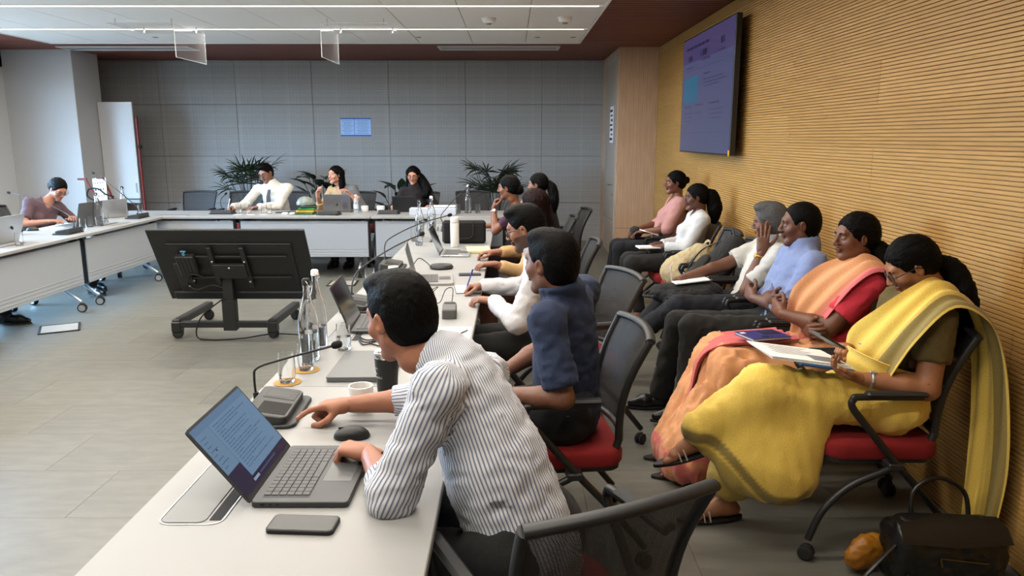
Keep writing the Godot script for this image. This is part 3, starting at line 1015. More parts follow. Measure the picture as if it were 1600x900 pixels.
func leaf_mesh(st: MB, a: Vector3, dir: Vector3, side: Vector3, L: float, w: float, droop: float, seg := 5) -> void:
	# lanceolate blade, folded along its midrib
	var up := side.cross(dir).normalized()
	if up.y < 0: up = -up
	var rows := []
	var p := a
	var d := dir
	for i in seg + 1:
		var t := float(i) / seg
		var ww := w * (sin(PI * pow(t, 0.75)) * 0.92 + 0.08 * (1.0 - t))
		rows.append([p - side * ww + up * ww * 0.35, p, p + side * ww + up * ww * 0.35])
		d = (d + Vector3(0, -droop / seg, 0)).normalized()
		p += d * L / seg
	st.sheet(rows, 0.0015)

func palm(at: Vector3, h: float, sd: int, label: String) -> void:
	var t := thing("potted_palm", label, "plant", at)
	var rng := RandomNumberGenerator.new()
	rng.seed = sd
	pot(t)
	var gm := [mat("palm_green_a", Color(0.085, 0.16, 0.075), 0.5), mat("palm_green_b", Color(0.06, 0.12, 0.06), 0.5)]
	for m in gm: m.backlight_enabled = true; m.backlight = Color(0.05, 0.1, 0.03)
	for k in 19:
		var a := TAU * k / 19.0 * 3.0 + rng.randf_range(-0.3, 0.3)
		var out := rng.randf_range(0.08, 0.36)
		var tip := Vector3(cos(a) * out, h * rng.randf_range(0.62, 0.88), sin(a) * out * 0.7)
		var base := Vector3(cos(a) * 0.05, 0.4, sin(a) * 0.05)
		var stem := MB.new()
		stem.tube([base, base.lerp(tip, 0.5) + Vector3(0, 0.06, 0), tip], 0.005, 5)
		var fr := obj("frond_stem", stem, gm[1], t)
		var dir := (tip - base).normalized() + Vector3(cos(a), -0.1, sin(a)) * 0.5
		dir = dir.normalized()
		var sd2 := dir.cross(Vector3.UP).normalized()
		var fan := MB.new()
		var n := 9
		for q in n:
			var b := lerpf(-1.5, 1.5, q / float(n - 1))
			var d := (dir * cos(b) + sd2 * sin(b) + Vector3(0, 0.12, 0)).normalized()
			var s2 := d.cross(dir.cross(sd2)).normalized()
			leaf_mesh(fan, tip, d, s2, rng.randf_range(0.24, 0.36), 0.012, rng.randf_range(0.4, 0.9), 4)
		obj("fan_leaf", fan, gm[k % 2], fr)

func pot(t: Node3D) -> void:
	var p := MB.new()
	p.lathe([Vector2(0, 0), Vector2(0.14, 0), Vector2(0.15, 0.02), Vector2(0.19, 0.40), Vector2(0.175, 0.40), Vector2(0.165, 0.34)], 24)
	obj("pot", p, mat("pot_grey", Color(0.22, 0.22, 0.23), 0.6), t)
	var s := MB.new()
	s.lathe([Vector2(0.165, 0.34), Vector2(0.1, 0.35), Vector2(0, 0.355)], 20)
	obj("soil", s, mat("soil", Color(0.10, 0.07, 0.05), 0.95), t)

func broad_plant(at: Vector3, h: float, sd: int, label: String) -> void:
	var t := thing("leafy_plant", label, "plant", at)
	var rng := RandomNumberGenerator.new()
	rng.seed = sd
	pot(t)
	var g := mat("broad_green", Color(0.06, 0.13, 0.085), 0.35)
	for k in 15:
		var a := k * 2.4 + rng.randf_range(-0.3, 0.3)
		var out := rng.randf_range(0.08, 0.30)
		var tip := Vector3(cos(a) * out, h * rng.randf_range(0.55, 0.82), sin(a) * out)
		var st := MB.new()
		st.tube([Vector3(cos(a) * 0.04, 0.35, sin(a) * 0.04), tip * Vector3(0.6, 0.75, 0.6), tip], 0.006, 5)
		var s := obj("stalk", st, g, t)
		var d := Vector3(cos(a) * 0.8, rng.randf_range(0.1, 1.0), sin(a) * 0.8).normalized()
		var lf := MB.new()
		leaf_mesh(lf, tip, d, d.cross(Vector3.UP).normalized(), rng.randf_range(0.26, 0.36), 0.075, rng.randf_range(0.4, 1.1), 7)
		obj("leaf", lf, g, s)

# ---------------------------------------------------------------- things on the tables
# laptop: local hinge along z at x = 0, base towards +x, origin on the table under the hinge centre
func laptop(label: String, at: Vector3, turn: float, open_deg: float, w: float, dp: float, shell: Material, screen: Material, keys := false, called := "laptop") -> Node3D:
	var t := thing(called, label, "laptop", at, turn)
	var b := MB.new()
	b.x = Transform3D(Basis(), Vector3(dp / 2, 0, 0))
	b.prism(rrect(dp, w, 0.012), 0.002, 0.016, 0.002)
	obj("base", b, shell, t)
	if keys:
		var well := MB.new()
		well.box(Vector3(0.082, 0.0163, 0), Vector3(0.118, 0.0006, w - 0.05))
		obj("key_well", well, M.black_plastic, t)
		var km := MB.new()
		km.box(Vector3.ZERO, Vector3(0.0172, 0.0022, 0.0185), 0.0006)
		var kmm := km.mesh()
		var kmat := mat("keycap", Color(0.30, 0.305, 0.31), 0.55)
		var n := int((w - 0.056) / 0.0205)
		for r in 6:
			for c in n:
				if r == 5 and c > 3 and c < 9: continue
				obj("key", kmm, kmat, t, Vector3(0.0315 + 0.0197 * r, 0.0175, -(n - 1) * 0.01025 + 0.0205 * c))
		var sp := MB.new()
		sp.box(Vector3(0.0315 + 0.0197 * 5, 0.0175, -(n - 1) * 0.01025 + 0.0205 * 6), Vector3(0.0172, 0.0022, 0.0985), 0.0006)
		obj("space_bar", sp, kmat, t)
		var pad := MB.new()
		pad.box(Vector3(dp - 0.055, 0.0162, 0), Vector3(0.075, 0.0006, 0.12), 0.0002)
		obj("trackpad", pad, mat("trackpad", Color(0.36, 0.365, 0.37), 0.35, 0.4), t)
		var pt := MB.new()
		for q in [0.03, 0.05, 0.068]: pt.box(Vector3(q, 0.0085, w / 2), Vector3(0.012 if q < 0.04 else 0.007, 0.005, 0.001))
		obj("ports", pt, M.rubber, t)
	var lid := Node3D.new()
	lid.name = "lid"
	t.add_child(lid)
	lid.position = Vector3(0, 0.014, 0)
	lid.rotation.z = deg_to_rad(open_deg)
	var lb := MB.new()
	lb.x = Transform3D(Basis(), Vector3(dp / 2 - 0.004, 0, 0))
	lb.prism(rrect(dp - 0.004, w, 0.010), 0.0, 0.006, 0.0015)
	obj("lid_shell", lb, shell, lid)
	var bz := MB.new()
	bz.x = Transform3D(Basis(Vector3.RIGHT, PI), Vector3(dp / 2 - 0.004, 0.0, 0))
	bz.prism(rrect(dp - 0.010, w - 0.006, 0.008), 0.0, 0.0008)
	obj("bezel", bz, M.black_plastic, lid)
	var y := -0.0012
	var sc := MB.new()
	var a := Vector3(0.012, y, -w / 2 + 0.007)
	var c := Vector3(dp - 0.014, y, w / 2 - 0.007)
	var N := Vector3.DOWN
	# seen from the sitter: image top at the lid's free edge
	sc.tri(Vector3(c.x, y, c.z), Vector3(c.x, y, a.z), Vector3(a.x, y, a.z), N, N, N, Vector2(0, 0), Vector2(1, 0), Vector2(1, 1))
	sc.tri(Vector3(c.x, y, c.z), Vector3(a.x, y, a.z), Vector3(a.x, y, c.z), N, N, N, Vector2(0, 0), Vector2(1, 1), Vector2(0, 1))
	obj("screen", sc, screen, lid)
	return t

# microphone unit: local front (towards the speaker) +x, gooseneck at the back
func mic_unit(label: String, at: Vector3, turn: float, neck: Array, w := 0.27, d := 0.15) -> Node3D:
	var t := thing("microphone_unit", label, "microphone", at, turn)
	var body := mat("mic_grey", Color(0.16, 0.165, 0.165), 0.5)
	var b := MB.new()
	b.prism(rrect(d + 0.02, w + 0.02, 0.03), 0.0, 0.012, 0.003)
	obj("foot", b, M.black_plastic, t)
	var s := MB.new()
	s.x = Transform3D(Basis(Vector3(0, 0, 1), -0.16), Vector3(-0.01, 0.036, 0))
	s.prism(rrect(d - 0.012, w, 0.025), -0.03, 0.008, 0.003)
	obj("housing", s, body, t)
	var g := MB.new()
	g.x = s.x
	for i in 11: g.box(Vector3(0.012, 0.0085, 0.012 + 0.0098 * i), Vector3(d * 0.62, 0.0016, 0.0055), 0.0005)
	obj("speaker_grille", g, mat("grille", Color(0.09, 0.09, 0.09), 0.7), t)
	var p := MB.new()
	p.x = s.x
	p.box(Vector3(0.005, 0.0088, -0.068), Vector3(0.105, 0.0012, 0.088), 0.0004)
	obj("panel", p, M.black_plastic, t)
	var q := MB.new()
	q.x = s.x
	q.box(Vector3(0.0, 0.0097, -0.068), Vector3(0.075, 0.0006, 0.062))
	obj("touch_display", q, mat("mic_display", Color(0.16, 0.17, 0.175), 0.5), t)
	var n := MB.new()
	n.tube([neck[0], neck[0].lerp(neck[1], 0.35)], 0.0095, 10)
	obj("neck_socket", n, M.black_plastic, t)
	var gn := MB.new()
	gn.tube(curve_pts(neck, 8), 0.0042, 8)
	obj("gooseneck", gn, M.black_plastic, t)
	var h := MB.new()
	var e: Vector3 = neck[neck.size() - 1]
	var dr: Vector3 = (e - neck[neck.size() - 2]).normalized()
	h.tube([e - dr * 0.004, e, e + dr * 0.008, e + dr * 0.026, e + dr * 0.032], [0.005, 0.010, 0.013, 0.013, 0.008], 12)
	obj("microphone_capsule", h, mat("foam", Color(0.03, 0.03, 0.03), 0.95), t)
	return t

func tumbler(label: String, at: Vector3, water := 0.0, coaster := false, r := 0.033, h := 0.115) -> void:
	var t := thing("drinking_glass", label, "glass", at)
	var g := MB.new()
	g.lathe([Vector2(0, 0.0), Vector2(r * 0.80, 0.0), Vector2(r * 0.9, 0.006), Vector2(r, h * 0.45), Vector2(r * 0.9, h), Vector2(r * 0.9 - 0.0016, h), Vector2(r - 0.002, h * 0.45), Vector2(r * 0.84, 0.012), Vector2(0, 0.009)], 24)
	obj("glass_wall", g, M.glass, t)
	if water > 0.0:
		var w := MB.new()
		var y: float = h * water
		w.lathe([Vector2(0, 0.0094), Vector2(r * 0.82, 0.0124), Vector2(r * lerpf(0.86, 0.95, water), y), Vector2(0, y)], 24)
		obj("water", w, M.water, t)
func coaster(label: String, at: Vector3, c: Color, key: String) -> void:
	var b := MB.new()
	b.lathe([Vector2(0, 0), Vector2(0.05, 0), Vector2(0.052, 0.0015), Vector2(0.05, 0.003), Vector2(0, 0.003)], 28)
	tag(obj("coaster", b, mat(key, c, 0.7), null, at), label, "coaster")
func swing_bottle(label: String, at: Vector3, fill: float, cap: Material, h := 0.33, r := 0.042) -> void:
	var t := thing("glass_bottle", label, "bottle", at)
	var g := MB.new()
	var prof := [[0.0, 0.0], [0.92, 0.0], [1.0, 0.02], [1.0, 0.45], [0.96, 0.54], [0.72, 0.66], [0.45, 0.78], [0.34, 0.86], [0.33, 0.93], [0.36, 0.94], [0.36, 0.965]]
	var P := []
	for p in prof: P.append(Vector2(r * p[0], h * p[1]))
	for i in range(prof.size() - 1, 1, -1): P.append(Vector2(maxf(r * prof[i][0] - 0.0028, 0), h * prof[i][1]))
	P.append(Vector2(0, h * 0.018))
	g.lathe(P, 28)
	obj("glass_wall", g, M.glass, t)
	if fill > 0.0:
		var w := MB.new()
		w.lathe([Vector2(0, h * 0.02), Vector2(r - 0.0032, h * 0.024), Vector2(r - 0.0032, h * fill), Vector2(0, h * fill)], 28)
		obj("water", w, M.water, t)
	var c := MB.new()
	c.lathe([Vector2(0, h * 0.96), Vector2(r * 0.30, h * 0.962), Vector2(r * 0.40, h * 0.972), Vector2(r * 0.38, h * 1.03), Vector2(r * 0.28, h * 1.045), Vector2(0, h * 1.045)], 18)
	obj("stopper", c, cap, t)
	var wr := MB.new()
	for s in [-1, 1]:
		wr.tube(curve_pts([Vector3(0.003, h * 1.015, s * r * 0.36), Vector3(0.012, h * 0.99, s * r * 0.55), Vector3(0.014, h * 0.93, s * r * 0.5), Vector3(0.003, h * 0.90, s * r * 0.38)], 4), 0.0016, 6)
	obj("wire_bail", wr, M.chrome, t)
func cup(label: String, at: Vector3, r := 0.041, h := 0.088, m: Material = null) -> void:
	var t := thing("mug", label, "mug", at)
	var g := MB.new()
	g.lathe([Vector2(0, 0), Vector2(r * 0.8, 0), Vector2(r * 0.9, 0.006), Vector2(r, h * 0.5), Vector2(r, h), Vector2(r - 0.004, h), Vector2(r - 0.004, 0.012), Vector2(0, 0.008)], 26)
	obj("cup_wall", g, m if m else M.white_plastic, t)
	var k := MB.new()
	k.tube(curve_pts([Vector3(0, h * 0.82, -r), Vector3(0, h * 0.85, -r - 0.022), Vector3(0, h * 0.4, -r - 0.024), Vector3(0, h * 0.25, -r)], 5), 0.004, 8)
	obj("handle", k, m if m else M.white_plastic, t)
	var w := MB.new()
	w.lathe([Vector2(r - 0.0045, h * 0.55), Vector2(0, h * 0.55)], 20)
	obj("drink", w, mat("tea", Color(0.40, 0.28, 0.2), 0.2), t)
func book(called: String, label: String, at: Vector3, turn: float, size: Vector3, cover: Material, pages: Material, tilt := 0.0, open := false) -> Node3D:
	var t := thing(called, label, "book" if called == "book" else "notebook", at, turn)
	t.rotation.z = tilt
	var c := MB.new()
	c.box(Vector3(0, 0.0015, 0), Vector3(size.x, 0.003, size.z), 0.001)
	if not open: c.box(Vector3(0, size.y - 0.0015, 0), Vector3(size.x, 0.003, size.z), 0.001)
	obj("cover", c, cover, t)
	var p := MB.new()
	p.box(Vector3(0, size.y * 0.5, 0), Vector3(size.x - 0.008, size.y - 0.006 if not open else size.y, size.z - 0.008), 0.001)
	obj("pages", p, pages, t)
	return t
func pen(label: String, a: Vector3, b: Vector3, m: Material) -> void:
	var t := thing("pen", label, "pen", a)
	var s := MB.new()
	s.tube([Vector3.ZERO, (b - a) * 0.06, (b - a) * 0.08, b - a], [0.0012, 0.003, 0.0042, 0.0042], 8)
	obj("barrel", s, m, t)
	var c := MB.new()
	c.tube([(b - a) * 0.72, (b - a) * 1.01], 0.005, 8)
	obj("cap", c, m, t)
func cable(label: String, pts: Array, m: Material, r := 0.0022) -> void:
	var s := MB.new()
	s.tube(curve_pts(pts, 7), r, 6)
	tag(obj("cable", s, m), label, "cable")

func doc_screen() -> StandardMaterial3D:
	var W := 400
	var H := 250
	var im := Image.create(W, H, false, Image.FORMAT_RGB8)
	im.fill(Color(0.36, 0.47, 0.57))
	im.fill_rect(Rect2i(0, 0, W, 24), Color(0.32, 0.42, 0.53))
	im.fill_rect(Rect2i(0, 24, 96, H), Color(0.35, 0.46, 0.56))
	im.fill_rect(Rect2i(0, 165, 96, H), Color(0.10, 0.09, 0.20))
	im.fill_rect(Rect2i(0, H - 30, W, 30), Color(0.09, 0.09, 0.19))
	im.fill_rect(Rect2i(96, 24, 2, H - 54), Color(0.25, 0.33, 0.43))
	for k in 12: im.fill_rect(Rect2i(150 + 12 * k, H - 20, 6, 6), Color(0.3, 0.36, 0.5))
	im.fill_rect(Rect2i(90, H - 21, 46, 9), Color(0.48, 0.55, 0.62))
	var rg := RandomNumberGenerator.new()
	rg.seed = 5
	for r in 17:
		var x := 116
		var e := 116 + rg.randi_range(150, 270) if r % 4 != 3 else 116 + rg.randi_range(40, 110)
		while x < mini(e, W - 16):
			var l := rg.randi_range(6, 22)
			im.fill_rect(Rect2i(x, 34 + 10 * r, l, 3), Color(0.24, 0.32, 0.42))
			x += l + 4
	for r in 8: im.fill_rect(Rect2i(14, 40 + 15 * r, rg.randi_range(20, 60), 3), Color(0.25, 0.34, 0.44))
	im.fill_rect(Rect2i(44, 88, 6, 6), Color(0.06, 0.08, 0.12))
	var m := mat("doc_screen", Color(0.02, 0.02, 0.025), 0.3)
	m.emission_enabled = true
	m.emission_texture = ImageTexture.create_from_image(im)
	m.emission = Color.BLACK
	m.emission_energy_multiplier = 0.8
	return m

func table_things() -> void:
	var Y := 0.7405
	# --- near table
	laptop("open grey laptop with a document on screen before the striped-shirt man", Vector3(-0.655, Y, -1.925), 0.0, 128, 0.355, 0.245, M.dark_alu, doc_screen(), true)
	var ph := thing("smartphone", "black smartphone lying face up beside the open grey laptop", "phone", Vector3(-0.497, Y, -1.655), -0.06)
	var pb := MB.new()
	pb.prism(rrect(0.162, 0.078, 0.013), 0.0, 0.0105, 0.002)
	obj("case", pb, mat("phone_case", Color(0.06, 0.06, 0.062), 0.6), ph)
	var pg := MB.new()
	pg.prism(rrect(0.152, 0.069, 0.010), 0.0105, 0.0108)
	obj("display", pg, mat("phone_glass", Color(0.085, 0.085, 0.087), 0.3), ph)
	var mo := thing("computer_mouse", "black computer mouse between the laptop and the mug", "mouse", Vector3(-0.495, Y, -2.20), 0.12)
	var ms := SDF.new(Vector3(-0.065, -0.01, -0.04), Vector3(0.065, 0.05, 0.04), 0.004)
	ms.ell(Vector3(0, 0.004, 0), Vector3(0.056, 0.034, 0.033), 0.004)
	ms.half(Vector3(0, 0.001, 0), Vector3.DOWN, 0.003)
	obj("mouse_shell", finish(ms.arrays()), mat("mouse_black", Color(0.05, 0.055, 0.055), 0.45), mo)
	var mw := MB.new()
	mw.box(Vector3(-0.03, 0.033, 0), Vector3(0.02, 0.006, 0.006), 0.002)
	obj("scroll_wheel", mw, M.rubber, mo)
	mic_unit("dark grey microphone unit being pressed by the striped-shirt man", Vector3(-0.785, Y, -2.41), 0.05, [Vector3(-0.085, 0.03, -0.05), Vector3(-0.088, 0.11, -0.05), Vector3(-0.075, 0.145, -0.045), Vector3(0.0, 0.175, -0.03), Vector3(0.19, 0.232, 0.0)])
	cup("white mug beside the black travel tumbler", Vector3(-0.512, Y, -2.44))
	var tt := thing("travel_tumbler", "black travel tumbler with steel rim and white lettering", "tumbler", Vector3(-0.452, Y, -2.62))
	var tb := MB.new()
	tb.lathe([Vector2(0, 0), Vector2(0.034, 0), Vector2(0.036, 0.004), Vector2(0.044, 0.135), Vector2(0, 0.135)], 28)
	obj("tumbler_body", tb, mat("tumbler_black", Color(0.045, 0.045, 0.047), 0.5), tt)
	var tr := MB.new()
	tr.lathe([Vector2(0.044, 0.135), Vector2(0.045, 0.155), Vector2(0.043, 0.158), Vector2(0.03, 0.157), Vector2(0, 0.157)], 28)
	obj("steel_rim", tr, M.chrome, tt)
	var f := SystemFont.new()
	f.font_names = PackedStringArray(["Droid Sans"])
	var word := "COUNTRY"
	for i in word.length():
		var tm := TextMesh.new()
		tm.text = word[i]
		tm.font = f
		tm.font_size = 16
		tm.pixel_size = 0.0006
		tm.depth = 0.0006
		var a := 0.62 - 0.20 * (i - 3)
		var lo := obj("letter", tm, mat("letter_white", Color(0.72, 0.72, 0.72), 0.6), tt, Vector3(-cos(a) * 0.0402, 0.066, sin(a) * 0.0402))
		lo.rotation.y = atan2(-cos(a), sin(a))
	var em := MB.new()
	var arc := []
	for i in 10:
		var b := deg_to_rad(40 + 28 * i)
		var aa := 0.62 + 0.011 * cos(b) / 0.041
		arc.append(Vector3(-cos(aa) * 0.0412, 0.09 + 0.011 * sin(b), sin(aa) * 0.0412))
	em.tube(arc, 0.0012, 5)
	obj("emblem", em, M.letter_white, tt)
	laptop("closed grey laptop lying by the tall bottles", Vector3(-0.705, Y, -2.92), 0.0, 0.4, 0.365, 0.25, M.grey_alu, M.screen_off)
	coaster("gold coaster under the glass beside the microphone unit", Vector3(-0.85, Y, -2.735), Color(0.62, 0.47, 0.20), "coaster_gold")
	coaster("gold coaster under the glass beside the bottles", Vector3(-0.82, Y, -2.89), Color(0.6, 0.46, 0.2), "coaster_gold2")
	tumbler("empty drinking glass on a gold coaster beside the microphone unit", Vector3(-0.85, Y + 0.0031, -2.735))
	tumbler("empty drinking glass on a gold coaster beside the bottles", Vector3(-0.82, Y + 0.0031, -2.89))
	swing_bottle("half-full swing-top bottle with dark stopper", Vector3(-0.845, Y, -3.04), 0.36, M.rubber)
	swing_bottle("half-full swing-top bottle with white stopper", Vector3(-0.855, Y, -3.22), 0.30, M.white_plastic, 0.335)
	tumbler("drinking glass half full of water by the closed laptop", Vector3(-0.735, Y, -3.19), 0.52)
	laptop("open dark laptop hidden behind the striped-shirt man", Vector3(-0.77, Y, -3.62), 0.05, 112, 0.34, 0.235, M.dark_alu, M.screen_off, true)
	mic_unit("black microphone unit of the navy-shirted man", Vector3(-0.83, Y, -4.02), 0.0, [Vector3(-0.06, 0.03, -0.10), Vector3(-0.062, 0.11, -0.12), Vector3(-0.03, 0.18, -0.2), Vector3(0.12, 0.27, -0.4), Vector3(0.27, 0.33, -0.55)])
	for k in 3:
		cable(["black power cable curling by the glass of water", "thin black cable looping towards the closed laptop", "black cable lying behind the closed laptop"][k], [Vector3(-0.64 + 0.02 * k, 0.745, -3.28 - 0.05 * k), Vector3(-0.56, 0.745, -3.22 - 0.04 * k), Vector3(-0.50 - 0.03 * k, 0.748, -3.30), Vector3(-0.58, 0.745, -3.38), Vector3(-0.66, 0.745, -3.33 + 0.04 * k), Vector3(-0.72, 0.745, -3.42)], M.rubber, 0.003)
	# grey adapter box, papers
	var ad := thing("adapter_box", "grey rounded adapter box with a cable", "adapter", Vector3(-0.325, Y, -3.83), 0.06)
	var ab := MB.new()
	ab.prism(rrect(0.075, 0.16, 0.012), 0, 0.05, 0.006)
	obj("adapter_body", ab, mat("adapter_grey", Color(0.30, 0.30, 0.30), 0.5), ad)
	var at := MB.new()
	at.x = Transform3D(Basis(), Vector3(0, 0, -0.075))
	at.prism(rrect(0.07, 0.04, 0.018), 0, 0.056, 0.008)
	obj("adapter_cap", at, M.black_plastic, ad)
	cable("thin looping cable of the grey adapter box", [Vector3(-0.32, 0.79, -3.93), Vector3(-0.32, 0.85, -4.0), Vector3(-0.36, 0.84, -4.02), Vector3(-0.40, 0.76, -4.05), Vector3(-0.46, 0.78, -4.1), Vector3(-0.42, 0.82, -4.2), Vector3(-0.5, 0.76, -4.3)], M.rubber, 0.0022)
	var pa := MB.new()
	pa.box(Vector3(0, 0.001, 0), Vector3(0.20, 0.002, 0.29))
	var po := obj("paper_sheet", pa, M.paper, null, Vector3(-0.295, Y, -3.44))
	tag(po, "white paper sheet on the table by the navy-shirted man", "paper")
	pen("grey pen lying on the white sheet", Vector3(-0.21, 0.749, -3.50), Vector3(-0.26, 0.749, -3.40), M.grey_alu)
	var nb := book("notebook", "open notebook the man in the white shirt writes in", Vector3(-0.27, Y, -4.50), 0.12, Vector3(0.15, 0.012, 0.21), M.black_plastic, M.paper, 0.0, true)
	pen("blue pen in the writing man's hand", Vector3(-0.275, 0.757, -4.42), Vector3(-0.235, 0.875, -4.46), mat("pen_blue", Color(0.12, 0.14, 0.5), 0.4))
	laptop("open laptop with dark screen before the writing man", Vector3(-0.62, Y, -4.80), 0.1, 104, 0.34, 0.24, mat("bronze_alu", Color(0.62, 0.61, 0.60), 0.4, 0.5), M.screen_matte, true)
	var hb := thing("cable_hub", "black oval hub with a cable beside the dark-screened laptop", "hub", Vector3(-0.50, Y, -5.28))
	var hm := MB.new()
	hm.lathe([Vector2(0, 0), Vector2(0.075, 0), Vector2(0.085, 0.012), Vector2(0.075, 0.028), Vector2(0, 0.032)], 26)
	hm.x = Transform3D()
	obj("hub_body", hm, M.black_plastic, hb)
	hb.scale = Vector3(1, 1, 0.9)
	cable("black cable from the oval hub", [Vector3(-0.57, 0.755, -5.25), Vector3(-0.60, 0.80, -5.2), Vector3(-0.64, 0.84, -5.1), Vector3(-0.68, 0.78, -5.0)], M.rubber, 0.003)
	var p2 := thing("smartphone", "dark blue phone lying beside the notebook", "phone", Vector3(-0.285, Y, -5.02), 0.1)
	var p2b := MB.new()
	p2b.prism(rrect(0.15, 0.075, 0.012), 0, 0.009, 0.002)
	obj("case", p2b, mat("phone_blue", Color(0.05, 0.06, 0.12), 0.4), p2)
	mic_unit("black microphone unit between the two open laptops", Vector3(-0.845, Y, -5.28), 0.0, [Vector3(-0.06, 0.03, -0.08), Vector3(-0.07, 0.14, -0.10), Vector3(-0.03, 0.20, -0.15), Vector3(0.15, 0.28, -0.30), Vector3(0.36, 0.33, -0.45)])
	cup("small white cup behind the open laptop row", Vector3(-0.80, Y, -5.02), 0.035, 0.06)
	tumbler("drinking glass at the inner edge behind the striped man's head", Vector3(-0.885, Y, -4.62), 0.3)
	laptop("open silver laptop beside the white flask", Vector3(-0.56, Y, -5.95), 0.0, 112, 0.33, 0.23, M.silver, M.screen_off, true)
	book("notebook", "open cream-paged notebook by the silver laptop", Vector3(-0.275, Y, -6.12), 0.1, Vector3(0.20, 0.02, 0.27), M.black_plastic, mat("cream_pages", Color(0.86, 0.80, 0.58), 0.9), 0.0, true)
	var fk := thing("flask", "white insulated flask standing on the table", "flask", Vector3(-0.485, Y, -6.36))
	var fb := MB.new()
	fb.lathe([Vector2(0, 0), Vector2(0.034, 0), Vector2(0.037, 0.004), Vector2(0.037, 0.205), Vector2(0, 0.205)], 26)
	obj("flask_body", fb, M.white_plastic, fk)
	var fc := MB.new()
	fc.lathe([Vector2(0.035, 0.207), Vector2(0.036, 0.21), Vector2(0.036, 0.245), Vector2(0.032, 0.252), Vector2(0, 0.253)], 26)
	obj("flask_lid", fc, mat("flask_lid", Color(0.80, 0.80, 0.80), 0.5), fk)
	var bg := thing("document_bag", "black document bag standing on the table behind the white flask", "bag", Vector3(-0.42, Y, -6.60))
	var bb := MB.new()
	bb.box(Vector3(0, 0.10, 0), Vector3(0.38, 0.20, 0.10), 0.02)
	obj("bag_body", bb, cloth("bag_black", Color(0.045, 0.045, 0.05)), bg)
	var bz := MB.new()
	bz.tube(curve_pts([Vector3(-0.08, 0.19, 0.05), Vector3(-0.07, 0.06, 0.07), Vector3(0.07, 0.06, 0.07), Vector3(0.08, 0.19, 0.05)], 6), 0.007, 6)
	bz.box(Vector3(0, 0.16, 0.051), Vector3(0.34, 0.006, 0.004))
	obj("strap", bz, M.rubber, bg)
	swing_bottle("clear swing-top bottle with black stopper near the end row", Vector3(-0.86, Y, -7.0), 0.5, M.rubber)
	swing_bottle("clear swing-top bottle with white stopper near the end row", Vector3(-0.80, Y, -7.5), 0.5, M.white_plastic)
	for k in 3: tumbler(["drinking glass beside the black-stoppered bottle near the end row", "drinking glass in front of the silver laptop", "drinking glass by the inner edge near the end row"][k], [Vector3(-0.87, Y, -6.7), Vector3(-0.80, Y, -6.45), Vector3(-0.70, Y, -6.85)][k], 0.2)
	mic_unit("black microphone unit beside the white-stoppered bottle near the end row", Vector3(-0.62, Y, -7.55), 0.0, [Vector3(-0.06, 0.03, -0.08), Vector3(-0.10, 0.12, -0.08), Vector3(-0.05, 0.2, -0.1), Vector3(0.06, 0.32, -0.14), Vector3(0.18, 0.42, -0.18)])
	laptop("closed dark laptop before the chin-resting woman", Vector3(-0.50, Y, -7.78), 0.1, 0.5, 0.31, 0.22, M.dark_alu, M.screen_off)
	tumbler("drinking glass left of the clear bottle at the corner", Vector3(-0.66, Y, -9.25), 0.2)
	tumbler("drinking glass right of the clear bottle at the corner", Vector3(-0.42, Y, -9.25), 0.2)
	swing_bottle("clear swing-top bottle between two glasses at the corner", Vector3(-0.54, Y, -9.30), 0.55, M.white_plastic)
	var wb := thing("equipment_case", "low white equipment case on the corner table", "case", Vector3(-0.95, Y, -9.12))
	var w1 := MB.new()
	w1.box(Vector3(0, 0.04, 0), Vector3(0.56, 0.08, 0.16), 0.006)
	obj("case_body", w1, mat("case_white", Color(0.70, 0.72, 0.76), 0.5), wb)
	var w2 := MB.new()
	w2.box(Vector3(0.12, 0.095, -0.04), Vector3(0.30, 0.022, 0.12), 0.006)
	obj("case_lid", w2, M.white_plastic, wb)
	# --- end row
	laptop("dark tablet propped open before the woman in a dark coat", Vector3(-1.33, Y, -9.40), -PI / 2 + PI, 106, 0.30, 0.20, mat("tablet_shell", Color(0.085, 0.085, 0.09), 0.5), M.screen_off, false, "tablet")
	laptop("open silver laptop with stickers before the talking woman", Vector3(-2.16, Y, -9.38), PI / 2, 108, 0.33, 0.23, mat("mac_silver", Color(0.50, 0.50, 0.51), 0.4, 0.6), M.screen_off)
	var stk := MB.new()
	stk.box(Vector3(-2.06, Y + 0.155, -9.315), Vector3(0.075, 0.075, 0.002), 0.0, Basis(Vector3.RIGHT, -0.31))
	stk.box(Vector3(-2.06, Y + 0.07, -9.335), Vector3(0.06, 0.03, 0.002), 0.0, Basis(Vector3.RIGHT, -0.31))
	tag(obj("sticker", stk, mat("sticker_dark", Color(0.16, 0.17, 0.24), 0.6)), "dark stickers on the lid of the silver laptop", "sticker")
	var lg := MB.new()
	lg.ball(Vector3(-2.16, Y + 0.10, -9.328), Vector3(0.014, 0.016, 0.003), 12)
	tag(obj("lid_emblem", lg, mat("emblem_dark", Color(0.12, 0.12, 0.12), 0.4)), "round dark emblem on the silver laptop lid", "emblem")
	mic_unit("black microphone unit before the woman in a dark coat", Vector3(-1.50, Y, -9.20), PI / 2, [Vector3(0.0, 0.03, 0.0), Vector3(0.0, 0.12, 0.0), Vector3(0.0, 0.2, 0.0), Vector3(0.0, 0.33, 0.0)], 0.25, 0.13)
	mic_unit("black microphone unit before the silver laptop with stickers", Vector3(-2.20, Y, -9.08), PI / 2, [Vector3(-0.05, 0.02, 0.0), Vector3(-0.07, 0.03, 0.04), Vector3(-0.09, 0.015, 0.1)], 0.27, 0.13)
	mic_unit("black microphone unit beside the tie-wearing man's hand", Vector3(-3.52, Y, -9.20), PI / 2, [Vector3(0.0, 0.03, 0.0), Vector3(0.0, 0.12, -0.02), Vector3(0.0, 0.18, -0.01), Vector3(0.03, 0.23, 0.03)], 0.28, 0.14)
